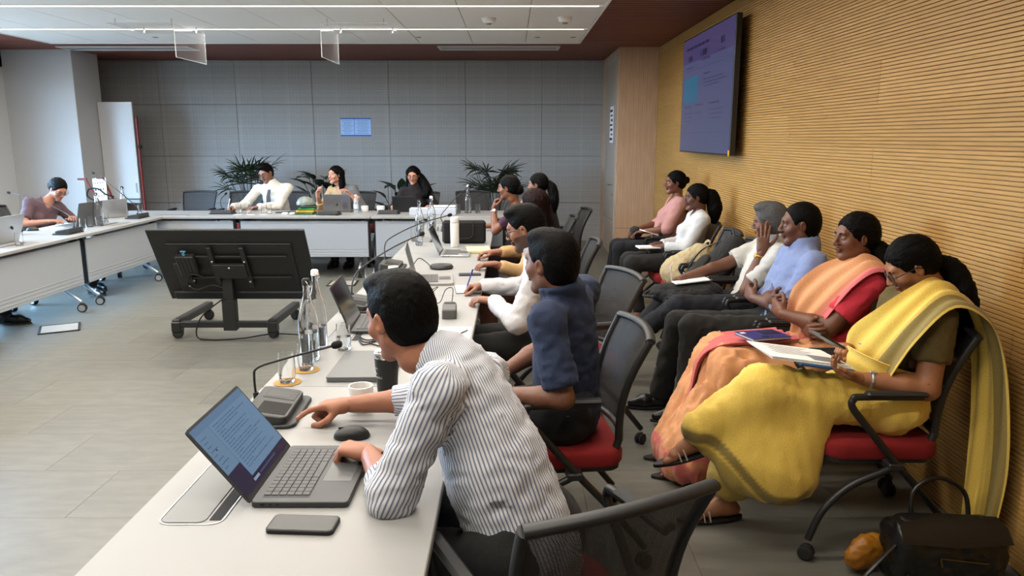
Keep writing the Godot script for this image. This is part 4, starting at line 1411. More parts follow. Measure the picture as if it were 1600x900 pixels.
	cup("white cup next to the small water bottle", Vector3(-1.84, Y, -9.45), 0.045, 0.075)
	cup("white cup beside the woman in a dark coat", Vector3(-1.64, Y, -9.45), 0.05, 0.075)
	var wtb := thing("plastic_bottle", "small clear plastic water bottle beside the silver laptop", "bottle", Vector3(-1.93, Y, -9.36))
	var pbm := MB.new()
	pbm.lathe([Vector2(0, 0), Vector2(0.03, 0), Vector2(0.032, 0.01), Vector2(0.032, 0.13), Vector2(0.012, 0.19), Vector2(0.012, 0.2), Vector2(0, 0.2)], 20)
	var pet := mat("pet", Color(0.85, 0.9, 0.93, 0.25), 0.1)
	pet.transparency = BaseMaterial3D.TRANSPARENCY_ALPHA
	obj("bottle_body", pbm, pet, wtb)
	var pcm := MB.new()
	pcm.lathe([Vector2(0, 0.2), Vector2(0.015, 0.2), Vector2(0.015, 0.222), Vector2(0, 0.222)], 16)
	obj("bottle_cap", pcm, M.white_plastic, wtb)
	var lbm := MB.new()
	lbm.lathe([Vector2(0.0325, 0.05), Vector2(0.0325, 0.10)], 20)
	obj("bottle_label", lbm, mat("bottle_label", Color(0.75, 0.78, 0.82), 0.6), wtb)
	for k in 4:
		var pk := MB.new()
		pk.box(Vector3(0, 0.0125, 0), Vector3(0.24 - 0.02 * k, 0.024, 0.16), 0.006)
		var o := obj("snack_packet", pk, mat("packet_%d" % k, [Color(0.10, 0.35, 0.16), Color(0.85, 0.55, 0.08), Color(0.12, 0.45, 0.2), Color(0.07, 0.20, 0.12)][k], 0.4), null, Vector3(-2.50 + 0.012 * k, Y + 0.026 * k, -9.16))
		o.rotation.y = 0.1 * k - 0.15
		tag(o, ["dark green packet at the bottom of the pile", "orange packet second in the pile", "green packet third in the pile", "dark green packet on top of the pile"][k], "packet", "packets piled before the talking woman")
	var cp := SDF.new(Vector3(-0.13, -0.02, -0.1), Vector3(0.13, 0.13, 0.1), 0.007)
	cp.ell(Vector3(0, 0.02, 0), Vector3(0.11, 0.09, 0.09), 0.01)
	cp.half(Vector3(0, 0.002, 0), Vector3.DOWN, 0.004)
	cp.rough(0.006, Vector3(20, 20, 20), 3)
	var pm := mat("clear_film", Color(0.55, 0.6, 0.55, 0.75), 0.2)
	var sk := obj("wrapped_snack", finish(cp.arrays()), mat("film_grey", Color(0.45, 0.48, 0.45), 0.25), null, Vector3(-2.50, Y + 0.105, -9.18))
	tag(sk, "film-wrapped snack on top of the packet pile", "snack")
	for k in 2:
		var nk := MB.new()
		nk.box(Vector3(0, 0.012, 0), Vector3(0.07, 0.024, 0.06), 0.01)
		tag(obj("napkin", nk, M.paper, null, Vector3(-2.74 + 0.09 * k, Y, -9.12)), ["crumpled white napkin nearer the man in a tie", "crumpled white napkin nearer the packet pile"][k], "napkin")
	for k in 4:
		tumbler(["empty glass before the man in a tie, nearest his pen", "empty glass before the man in a tie, by his tie", "empty glass before the man in a tie, by his left cuff", "empty glass before the man in a tie, by the grey tray"][k], Vector3([-3.36, -3.22, -3.06, -2.96][k], Y, [-9.30, -9.22, -9.32, -9.2][k]), 0.0)
	for k in 3: coaster(["pale coaster by the glass nearest the pen", "pale coaster by the glass under the tie", "pale coaster by the left cuff"][k], Vector3([-3.30, -3.14, -2.99][k], Y, -9.08), Color(0.80, 0.79, 0.76), "coaster_pale")
	var try_ := MB.new()
	try_.prism(rrect(0.3, 0.14, 0.02), 0, 0.012, 0.003)
	tag(obj("tray", try_, M.dark_alu, null, Vector3(-2.76, Y, -9.34)), "flat grey tray before the man in a tie", "tray")
	pen("white pen in the hand of the man in a tie", Vector3(-3.60, 0.77, -9.58), Vector3(-3.58, 0.89, -9.62), M.white_plastic)
	# --- window side
	laptop("open grey laptop hiding the hands of the mauve-shirted woman", Vector3(-4.46, Y, -7.92), PI - 0.15, 104, 0.36, 0.25, M.grey_alu, M.screen_off, true)
	laptop("open silver laptop with round emblem at the window side table", Vector3(-4.44, Y, -6.58), PI, 108, 0.36, 0.25, M.silver, M.screen_off, true)
	var em2 := MB.new()
	em2.lathe([Vector2(0.0, 0), Vector2(0.018, 0), Vector2(0.018, 0.002), Vector2(0, 0.002)], 20)
	var e2 := obj("lid_emblem", em2, M.emblem_dark, null, Vector3(-4.388, Y + 0.135, -6.60))
	e2.rotation.z = -PI / 2 + 0.31
	tag(e2, "round dark emblem on the window side silver laptop", "emblem")
	mic_unit("black microphone unit on the window side table by the grey laptop", Vector3(-4.30, Y, -7.28), PI, [Vector3(-0.03, 0.03, 0.05), Vector3(-0.03, 0.12, 0.05), Vector3(0.1, 0.2, 0.12), Vector3(0.45, 0.33, 0.2), Vector3(0.7, 0.37, 0.28)])
	mic_unit("black microphone unit at the window side corner", Vector3(-4.33, Y, -8.72), PI, [Vector3(-0.03, 0.03, -0.05), Vector3(-0.03, 0.12, -0.05), Vector3(0.1, 0.24, -0.02), Vector3(0.35, 0.42, 0.05), Vector3(0.5, 0.50, 0.1)])
	swing_bottle("clear bottle with dark stopper beside the grey laptop at the window side", Vector3(-4.36, Y, -7.95), 0.3, M.rubber)
	for k in 3: tumbler(["drinking glass nearest the grey laptop at the window side", "drinking glass touching the window side bottle", "drinking glass beyond the window side bottle"][k], [Vector3(-4.32, Y, -7.58), Vector3(-4.38, Y, -7.82), Vector3(-4.40, Y, -8.16)][k], 0.3)
	swing_bottle("clear bottle with dark stopper at the window side corner", Vector3(-4.62, Y, -9.0), 0.5, M.rubber)
	tumbler("drinking glass left of the corner bottle", Vector3(-4.70, Y, -8.85), 0.0)
	tumbler("drinking glass right of the corner bottle", Vector3(-4.5, Y, -9.15), 0.0)
	tumbler("drinking glass before the silver laptop at the window side", Vector3(-4.22, Y, -6.42), 0.0)
	laptop("open grey laptop seen edge-on at the window side corner", Vector3(-4.60, Y, -8.72), PI - 0.6, 98, 0.30, 0.21, M.silver, M.screen_off)
	for k in 2:
		var m2 := copy_of(mo, [Vector3(-4.78, Y, -7.5), Vector3(-4.70, Y, -8.40)][k], 0.4, ["black computer mouse between the window side laptops", "black computer mouse near the window side corner"][k])
	var pch := thing("pouch", "dark pouch beside the window side silver laptop", "pouch", Vector3(-4.76, Y, -7.2))
	var ps := SDF.new(Vector3(-0.08, -0.02, -0.08), Vector3(0.08, 0.12, 0.08), 0.007)
	ps.ell(Vector3(0, 0.03, 0), Vector3(0.06, 0.06, 0.07), 0.01)
	ps.half(Vector3(0, 0.002, 0), Vector3.DOWN, 0.004)
	obj("pouch_body", finish(ps.arrays()), M.bag_black, pch)
	for k in 2:
		var sh := MB.new()
		sh.box(Vector3(0, 0.001, 0), Vector3(0.21, 0.002, 0.29))
		tag(obj("paper_sheet", sh, M.paper, null, [Vector3(-4.72, Y, -7.7), Vector3(-4.73, Y, -8.02)][k]), ["white sheet beside the mouse on the window side table", "white sheet at the mauve-shirted woman's elbow"][k], "paper")
	# floor boxes
	for k in 2:
		var fbx := thing("floor_box", ["open floor socket hatch under the window side table", "open floor socket hatch under the end row"][k], "floor box", [Vector3(-3.98, 0.001, -6.45), Vector3(-1.95, 0.001, -8.55)][k], [0.5, 0.05][k])
		var fr := MB.new()
		for s in [-1, 1]:
			fr.box(Vector3(s * 0.15, 0.004, 0), Vector3(0.02, 0.008, 0.32))
			fr.box(Vector3(0, 0.004, s * 0.15), Vector3(0.32, 0.008, 0.02))
		obj("hatch_frame", fr, M.dark_metal, fbx)
		var lid := MB.new()
		lid.box(Vector3(0, 0.004, 0), Vector3(0.28, 0.006, 0.28))
		obj("hatch_lid", lid, mat("hatch_tile", Color(0.56, 0.54, 0.50), 0.6), fbx)

# ---------------------------------------------------------------- bags and lap things
func blob(parts: Array, cell: float, folds := 0.0, floor_y := -9.0) -> ArrayMesh:
	var pts := []
	for p in parts:
		pts.append(p[0]); pts.append(p[1])
	var b := box_of(pts, 0.22)
	var s := SDF.new(b.position, b.end, cell)
	for p in parts: s.cone(p[0], p[1], p[2], p[3], 0.04, p[4] if p.size() > 4 else Vector3.ZERO, p[5] if p.size() > 5 else 1.0)
	if floor_y > -5.0: s.half(Vector3(0, floor_y, 0), Vector3.DOWN, 0.01)
	if folds > 0.0: s.rough(folds, Vector3(16, 16, 16), 8, true)
	return finish(s.arrays())

func bags() -> void:
	var lea := mat("bag_leather", Color(0.045, 0.045, 0.043), 0.38)
	var hb := thing("handbag", "black leather handbag on the floor against the timber wall", "handbag", Vector3(1.62, 0, -2.60), 0.0)
	var s := SDF.new(Vector3(-0.26, -0.02, -0.14), Vector3(0.28, 0.34, 0.14), 0.009)
	for q in [-1.0, 1.0]:
		for y in [0.045, 0.12, 0.19]:
			s.cone(Vector3(-0.165, y, 0.045 * q), Vector3(0.165, y, 0.045 * q), 0.045, 0.045, 0.05)
	s.cone(Vector3(-0.15, 0.235, 0), Vector3(0.15, 0.228, 0), 0.03, 0.03, 0.06)
	s.half(Vector3(0, 0.003, 0), Vector3.DOWN, 0.01)
	s.rough(0.009, Vector3(8, 12, 8), 3, true)
	obj("bag_body", finish(s.arrays()), lea, hb)
	var fl := MB.new()
	fl.sheet([[Vector3(-0.19, 0.262, 0.0), Vector3(0.0, 0.272, 0.0), Vector3(0.19, 0.258, 0.0)], [Vector3(-0.195, 0.25, 0.06), Vector3(0.0, 0.255, 0.065), Vector3(0.195, 0.245, 0.06)], [Vector3(-0.20, 0.205, 0.097), Vector3(0.0, 0.19, 0.102), Vector3(0.20, 0.20, 0.097)]], 0.006)
	obj("flap", fl, lea, hb)
	var hd := MB.new()
	hd.tube(curve_pts([Vector3(-0.10, 0.22, -0.05), Vector3(-0.09, 0.33, -0.07), Vector3(0.0, 0.38, -0.08), Vector3(0.10, 0.33, -0.07), Vector3(0.12, 0.22, -0.05)], 6), 0.009, 8)
	obj("handle", hd, lea, hb)
	var zp := MB.new()
	zp.box(Vector3(0.03, 0.135, 0.097), Vector3(0.18, 0.005, 0.004), 0.001, Basis(Vector3(0, 0, 1), -0.12))
	zp.box(Vector3(-0.055, 0.128, 0.098), Vector3(0.007, 0.035, 0.004), 0.001, Basis(Vector3(0, 0, 1), 0.3))
	obj("zip", zp, mat("brass", Color(0.45, 0.38, 0.25), 0.35, 0.9), hb)
	var sp := MB.new()
	sp.tube(curve_pts([Vector3(-0.20, 0.18, 0.05), Vector3(-0.30, 0.12, 0.10), Vector3(-0.36, 0.05, 0.12), Vector3(-0.35, 0.012, 0.2), Vector3(-0.24, 0.012, 0.22), Vector3(-0.17, 0.08, 0.1)], 6), 0.010, 6, Vector3.UP, 0.35)
	obj("shoulder_strap", sp, lea, hb)
	var po := thing("pouch", "mustard yellow pouch tucked beside the black handbag", "pouch", Vector3(1.36, 0, -2.66), 0.3)
	obj("pouch_body", blob([[Vector3(-0.03, 0.07, 0), Vector3(0.05, 0.08, 0), 0.055, 0.06, Vector3(0, 0, 1), 0.7], [Vector3(0.0, 0.12, 0), Vector3(0.04, 0.11, 0), 0.03, 0.03]], 0.008, 0.008, 0.003), mat("mustard", Color(0.58, 0.37, 0.05), 0.5), po)
	# backpack on the empty chair
	var bp := thing("backpack", "dark grey backpack leaning back on an empty chair", "backpack", Vector3(1.48, 0.48, -5.46), -PI / 2)
	var gry := cloth("pack_grey", Color(0.12, 0.12, 0.12))
	obj("pack_body", blob([[Vector3(0, 0.13, 0.06), Vector3(0, 0.36, -0.12), 0.15, 0.125, Vector3(0, 0.55, 0.83), 0.75], [Vector3(-0.06, 0.10, 0.12), Vector3(0.06, 0.10, 0.12), 0.09, 0.09]], 0.012, 0.010, 0.006), gry, bp)
	obj("front_pocket", blob([[Vector3(0, 0.14, 0.19), Vector3(0, 0.26, 0.09), 0.10, 0.085, Vector3(0, 0.55, 0.83), 0.45]], 0.010, 0.006), cloth("pack_grey2", Color(0.155, 0.155, 0.155)), bp)
	var st := MB.new()
	st.tube(curve_pts([Vector3(-0.08, 0.42, -0.06), Vector3(-0.15, 0.34, 0.06), Vector3(-0.16, 0.2, 0.15), Vector3(-0.12, 0.08, 0.2)], 6), 0.014, 6, Vector3.UP, 0.4)
	st.tube(curve_pts([Vector3(-0.03, 0.47, -0.13), Vector3(0, 0.52, -0.12), Vector3(0.03, 0.47, -0.13)], 5), 0.009, 6)
	obj("strap", st, M.black_plastic, bp)
	var lg := MB.new()
	lg.tube([Vector3(-0.03, 0.31, 0.155), Vector3(-0.012, 0.27, 0.18), Vector3(0.02, 0.32, 0.15)], 0.004, 5)
	lg.box(Vector3(0.05, 0.20, 0.225), Vector3(0.09, 0.008, 0.004), 0.001, Basis(Vector3.RIGHT, -0.5))
	obj("check_emblem", lg, mat("emblem_grey", Color(0.55, 0.55, 0.55), 0.5), bp)
	var cb := thing("cloth_bag", "cream cloth bag slumped on a red seat", "bag", Vector3(1.42, 0.48, -6.02), -PI / 2)
	obj("bag_body", blob([[Vector3(0, 0.11, 0.08), Vector3(0, 0.24, -0.10), 0.13, 0.10], [Vector3(-0.07, 0.09, 0.1), Vector3(0.08, 0.10, 0.05), 0.10, 0.10]], 0.012, 0.012, 0.006), cloth("cream_bag", Color(0.74, 0.67, 0.52)), cb)
	var cs := MB.new()
	cs.tube(curve_pts([Vector3(-0.07, 0.26, -0.12), Vector3(-0.08, 0.34, -0.16), Vector3(0.05, 0.35, -0.16), Vector3(0.06, 0.26, -0.12)], 5), 0.011, 6, Vector3.UP, 0.4)
	obj("strap", cs, M.cream_bag, cb)
	var b2 := thing("backpack", "black backpack on the lap of the grey-haired man", "backpack", Vector3(1.14, 0.62, -4.86), -PI / 2)
	obj("pack_body", blob([[Vector3(0, 0.045, -0.14), Vector3(0, 0.03, 0.14), 0.10, 0.10, Vector3(0, 1, 0), 0.6], [Vector3(0.10, 0.02, -0.1), Vector3(0.11, 0.0, 0.1), 0.06, 0.06]], 0.011, 0.010), cloth("pack_black", Color(0.05, 0.05, 0.05)), b2)
	var b2s := MB.new()
	b2s.tube(curve_pts([Vector3(0.15, 0.03, 0.16), Vector3(0.17, 0.0, 0.05), Vector3(0.17, 0.02, -0.1)], 5), 0.012, 6, Vector3.UP, 0.4)
	b2s.tube(curve_pts([Vector3(-0.02, 0.05, 0.22), Vector3(0.03, 0.02, 0.28), Vector3(0.08, 0.02, 0.22)], 5), 0.010, 6)
	obj("strap", b2s, M.rubber, b2)
	var nb := book("notebook", "white notebook under the grey-haired man's writing hand", Vector3(1.17, 0.728, -4.86), 0.1, Vector3(0.23, 0.008, 0.11), M.paper, M.paper, 0.10)
	pen("white pen held by the grey-haired man", Vector3(1.05, 0.72, -4.88), Vector3(1.035, 0.83, -4.85), M.white_plastic)
	# yellow saree: folder, papers, phone, pen
	var fo := thing("folder", "blue folder with white papers on the yellow saree lap", "folder", Vector3(1.165, 0.772, -2.95), 0.10)
	fo.rotation.z = -0.16
	var fm := MB.new()
	fm.box(Vector3(0.06, 0.004, 0.01), Vector3(0.24, 0.008, 0.24), 0.003)
	obj("folder_cover", fm, mat("folder_blue", Color(0.07, 0.27, 0.47), 0.4), fo)
	var f2 := MB.new()
	for k in 3:
		f2.box(Vector3(-0.004 * k, 0.0105 + 0.004 * k, -0.004 * k), Vector3(0.34, 0.002, 0.225), 0.0005, Basis(Vector3.UP, 0.02 * k))
	obj("papers", f2, M.paper, fo)
	var f3 := MB.new()
	f3.box(Vector3(0.085, 0.021, 0.045), Vector3(0.13, 0.001, 0.075))
	obj("grey_print", f3, mat("print_grey", Color(0.50, 0.50, 0.51), 0.8), fo)
	var f4 := MB.new()
	for k in 8: f4.box(Vector3(-0.03 - 0.006 * (k % 3), 0.0205, -0.09 + 0.017 * k), Vector3(0.20 - 0.03 * (k % 3), 0.0006, 0.003))
	obj("text_lines", f4, mat("print_light", Color(0.70, 0.70, 0.71), 0.8), fo)
	var sm := thing("smartphone", "dark smartphone held above the blue folder", "phone", Vector3(1.25, 0.86, -2.90), 0.35)
	sm.rotation.z = -0.5
	var sb := MB.new()
	sb.prism(rrect(0.155, 0.076, 0.012), 0, 0.009, 0.002)
	obj("case", sb, mat("phone_brown", Color(0.10, 0.075, 0.07), 0.35), sm)
	var sg := MB.new()
	sg.prism(rrect(0.147, 0.068, 0.010), 0.009, 0.0094)
	obj("display", sg, M.screen_off, sm)
	pen("white pen held by the woman in the yellow saree", Vector3(1.42, 0.825, -3.0), Vector3(1.50, 0.80, -2.97), M.white_plastic)
	# purple book on the peach saree lap
	var bk := book("book", "violet book with heavy dark lettering on the peach saree lap", Vector3(1.20, 0.715, -3.50), 0.32, Vector3(0.215, 0.014, 0.15), mat("book_violet", Color(0.15, 0.15, 0.42), 0.45), M.paper, -0.02)
	var bl := MB.new()
	for k in 4: bl.box(Vector3(0.012 + 0.026 * k, 0.0146, -0.03), Vector3(0.017, 0.001, 0.055 - 0.012 * (k % 2)))
	bl.box(Vector3(0.05, 0.0146, 0.005), Vector3(0.10, 0.001, 0.010))
	var ring := []
	for i in 17: ring.append(Vector3(-0.02 + 0.017 * cos(TAU * i / 16), 0.0148, 0.045 + 0.011 * sin(TAU * i / 16)))
	bl.tube(ring, 0.0035, 5, Vector3.UP, 0.3)
	bl.box(Vector3(0.015, 0.0146, 0.045), Vector3(0.012, 0.001, 0.012))
	obj("cover_lettering", bl, mat("lettering_dark", Color(0.03, 0.03, 0.07), 0.6), bk)
	var bs := MB.new()
	bs.box(Vector3(-0.085, 0.0146, -0.04), Vector3(0.025, 0.001, 0.02))
	obj("cover_mark", bs, M.paper, bk)
	# papers of the two women by the closet
	book("notebook", "white writing pad on the lap of the woman in a knitted top", Vector3(1.22, 0.685, -6.70), 0.1, Vector3(0.20, 0.012, 0.15), M.paper, M.paper, 0.0)
	book("notebook", "white sheets on the lap of the woman in the pale pink tunic", Vector3(1.36, 0.72, -7.50), 0.2, Vector3(0.15, 0.010, 0.20), M.paper, M.paper, -0.3)
	var bh := thing("shoulder_bag", "small black bag on the lap of the woman in the pale pink tunic", "bag", Vector3(1.26, 0.66, -7.64), -PI / 2)
	obj("bag_body", blob([[Vector3(-0.06, 0.05, 0), Vector3(0.06, 0.05, 0), 0.055, 0.055]], 0.009, 0.006), M.pack_black, bh)

# ---------------------------------------------------------------- distance fields and surface nets
class SDF:
	var cell: float
	var o: Vector3
	var nx: int
	var ny: int
	var nz: int
	var f := PackedFloat32Array()
	func _init(lo: Vector3, hi: Vector3, c: float) -> void:
		cell = c
		o = lo - Vector3(c, c, c) * 3.0
		var s := (hi - lo) / c
		nx = int(ceil(s.x)) + 7; ny = int(ceil(s.y)) + 7; nz = int(ceil(s.z)) + 7
		f.resize(nx * ny * nz)
		f.fill(9.0)
	# tapered capsule, squashed along n to 'flat'; k blends, sub carves
	func cone(a: Vector3, b: Vector3, ra: float, rb: float, k := 0.02, n := Vector3.ZERO, flat := 1.0, sub := false) -> void:
		var m := maxf(ra, rb) + k + cell * 2.2
		var i0 := maxi(0, int(floor((minf(a.x, b.x) - m - o.x) / cell))); var i1 := mini(nx - 1, int(ceil((maxf(a.x, b.x) + m - o.x) / cell)))
		var j0 := maxi(0, int(floor((minf(a.y, b.y) - m - o.y) / cell))); var j1 := mini(ny - 1, int(ceil((maxf(a.y, b.y) + m - o.y) / cell)))
		var k0 := maxi(0, int(floor((minf(a.z, b.z) - m - o.z) / cell))); var k1 := mini(nz - 1, int(ceil((maxf(a.z, b.z) + m - o.z) / cell)))
		var ba := b - a
		var l2 := maxf(ba.length_squared(), 1e-9)
		var dr := rb - ra
		var inv := 1.0 / flat - 1.0
		var isflat := flat < 0.999
		var kk := maxf(k, 1e-5)
		var q := 0.25 / kk
		for z in range(k0, k1 + 1):
			for y in range(j0, j1 + 1):
				var idx := (z * ny + y) * nx + i0
				var p := o + Vector3(i0 * cell, y * cell, z * cell) - a
				for x in range(i0, i1 + 1):
					var t := clampf(p.dot(ba) / l2, 0.0, 1.0)
					var w := p - ba * t
					if isflat: w += n * (w.dot(n) * inv)
					var d := w.length() - ra - dr * t
					var g := f[idx]
					if sub:
						d = -d
						var h := maxf(kk - absf(g - d), 0.0)
						f[idx] = maxf(g, d) + h * h * q
					else:
						var h := maxf(kk - absf(g - d), 0.0)
						f[idx] = minf(g, d) - h * h * q
					idx += 1
					p.x += cell
	func ell(c: Vector3, r: Vector3, k := 0.01, sub := false, B := Basis()) -> void:
		var m := maxf(r.x, maxf(r.y, r.z)) + k + cell * 2.2
		var i0 := maxi(0, int(floor((c.x - m - o.x) / cell))); var i1 := mini(nx - 1, int(ceil((c.x + m - o.x) / cell)))
		var j0 := maxi(0, int(floor((c.y - m - o.y) / cell))); var j1 := mini(ny - 1, int(ceil((c.y + m - o.y) / cell)))
		var k0 := maxi(0, int(floor((c.z - m - o.z) / cell))); var k1 := mini(nz - 1, int(ceil((c.z + m - o.z) / cell)))
		var ir := Vector3(1.0 / r.x, 1.0 / r.y, 1.0 / r.z)
		var rot := B != Basis()
		var Bi := B.transposed()
		var kk := maxf(k, 1e-5)
		var q := 0.25 / kk
		for z in range(k0, k1 + 1):
			for y in range(j0, j1 + 1):
				var idx := (z * ny + y) * nx + i0
				var p := o + Vector3(i0 * cell, y * cell, z * cell) - c
				for x in range(i0, i1 + 1):
					var w := (Bi * p if rot else p) * ir
					var l := w.length()
					var l1 := (w * ir).length()
					var d := l * (l - 1.0) / maxf(l1, 1e-6)
					var g := f[idx]
					if sub:
						d = -d
						var h := maxf(kk - absf(g - d), 0.0)
						f[idx] = maxf(g, d) + h * h * q
					else:
						var h := maxf(kk - absf(g - d), 0.0)
						f[idx] = minf(g, d) - h * h * q
					idx += 1
					p.x += cell
	func half(p0: Vector3, n: Vector3, k := 0.004) -> void:   # carve away the side that n points to
		var q := 0.25 / k
		var idx := 0
		for z in nz:
			for y in ny:
				for x in nx:
					var g := f[idx]
					if g < 1.0:
						var d := (o + Vector3(x, y, z) * cell - p0).dot(n)
						var h := maxf(k - absf(g - d), 0.0)
						f[idx] = maxf(g, d) + h * h * q
					idx += 1
	func disc(p0: Vector3, n: Vector3, R: float) -> void:   # clean flat cut, only near p0
		var i0 := maxi(0, int((p0.x - R - o.x) / cell)); var i1 := mini(nx - 1, int((p0.x + R - o.x) / cell))
		var j0 := maxi(0, int((p0.y - R - o.y) / cell)); var j1 := mini(ny - 1, int((p0.y + R - o.y) / cell))
		var k0 := maxi(0, int((p0.z - R - o.z) / cell)); var k1 := mini(nz - 1, int((p0.z + R - o.z) / cell))
		for z in range(k0, k1 + 1):
			for y in range(j0, j1 + 1):
				for x in range(i0, i1 + 1):
					var w := o + Vector3(x, y, z) * cell - p0
					var d := w.dot(n)
					if w.length() < R and d > -cell * 2.0:
						var idx := (z * ny + y) * nx + x
						f[idx] = maxf(f[idx], d)
	func rough(amp: float, freq: Vector3, sd := 1, ridged := false, B := Basis()) -> void:
		var fn := FastNoiseLite.new()
		fn.seed = sd
		fn.frequency = 1.0
		fn.fractal_octaves = 2
		var lim := cell * 4.0
		var idx := 0
		for z in nz:
			for y in ny:
				for x in nx:
					var g := f[idx]
					if g < lim and g > -lim:
						var p := (B * (o + Vector3(x, y, z) * cell)) * freq
						var t := fn.get_noise_3dv(p)
						f[idx] = g + amp * ((absf(t) * 2.0 - 0.5) if ridged else t)
					idx += 1
	func arrays() -> Array:
		var vid := PackedInt32Array()
		vid.resize(f.size())
		vid.fill(-1)
		var V := PackedVector3Array()
		var I := PackedInt32Array()
		var sy := nx
		var sz := nx * ny
		var off := PackedInt32Array([0, 1, sy, sy + 1, sz, sz + 1, sz + sy, sz + sy + 1])
		var ed := [[0, 1], [2, 3], [4, 5], [6, 7], [0, 2], [1, 3], [4, 6], [5, 7], [0, 4], [1, 5], [2, 6], [3, 7]]
		var cp := [Vector3(0, 0, 0), Vector3(1, 0, 0), Vector3(0, 1, 0), Vector3(1, 1, 0), Vector3(0, 0, 1), Vector3(1, 0, 1), Vector3(0, 1, 1), Vector3(1, 1, 1)]
		var lim := cell * 5.0
		var act := PackedInt32Array()
		for z in nz - 1:
			for y in ny - 1:
				var idx := (z * ny + y) * nx
				for x in nx - 1:
					var g := f[idx]
					if g < lim and g > -lim:
						var neg := g < 0.0
						if (f[idx + 1] < 0.0) != neg or (f[idx + sy] < 0.0) != neg or (f[idx + sz] < 0.0) != neg or (f[idx + sy + 1] < 0.0) != neg or (f[idx + sz + 1] < 0.0) != neg or (f[idx + sz + sy] < 0.0) != neg or (f[idx + sz + sy + 1] < 0.0) != neg:
							var s := Vector3.ZERO
							var c := 0
							for e in ed:
								var a: float = f[idx + off[e[0]]]
								var b: float = f[idx + off[e[1]]]
								if (a < 0.0) != (b < 0.0):
									s += (cp[e[0]] as Vector3).lerp(cp[e[1]], a / (a - b))
									c += 1
							vid[idx] = V.size()
							V.append(o + (Vector3(x, y, z) + s / c) * cell)
							act.append(idx)
					idx += 1
		for idx in act:
			var neg := f[idx] < 0.0
			for ax in 3:
				var st := 1 if ax == 0 else (sy if ax == 1 else sz)
				if (f[idx + st] < 0.0) == neg: continue
				var d1 := sy if ax == 0 else (sz if ax == 1 else 1)
				var d2 := sz if ax == 0 else (1 if ax == 1 else sy)
				if idx - d1 - d2 < 0: continue
				var a := vid[idx]; var b := vid[idx - d1]; var c := vid[idx - d1 - d2]; var d := vid[idx - d2]
				if a < 0 or b < 0 or c < 0 or d < 0: continue
				if neg:
					I.append_array(PackedInt32Array([a, c, b, a, d, c]))
				else:
					I.append_array(PackedInt32Array([a, b, c, a, c, d]))
		var A := []
		A.resize(Mesh.ARRAY_MAX)
		A[Mesh.ARRAY_VERTEX] = V
		A[Mesh.ARRAY_INDEX] = I
		return A

func finish(A: Array) -> ArrayMesh:
	var st := SurfaceTool.new()
	st.create_from_arrays(A)
	st.generate_normals()
	return st.commit()
func white(A: Array) -> Array:
	var c := PackedColorArray()
	c.resize(A[Mesh.ARRAY_VERTEX].size())
	c.fill(Color.WHITE)
	A[Mesh.ARRAY_COLOR] = c
	return A
func mirrored(A: Array) -> Array:
	var B := A.duplicate(true)
	var v: PackedVector3Array = B[Mesh.ARRAY_VERTEX]
	for i in v.size(): v[i].x = -v[i].x
	B[Mesh.ARRAY_VERTEX] = v
	var I: PackedInt32Array = B[Mesh.ARRAY_INDEX]
	for i in range(0, I.size(), 3):
		var t := I[i + 1]; I[i + 1] = I[i + 2]; I[i + 2] = t
	B[Mesh.ARRAY_INDEX] = I
	return B

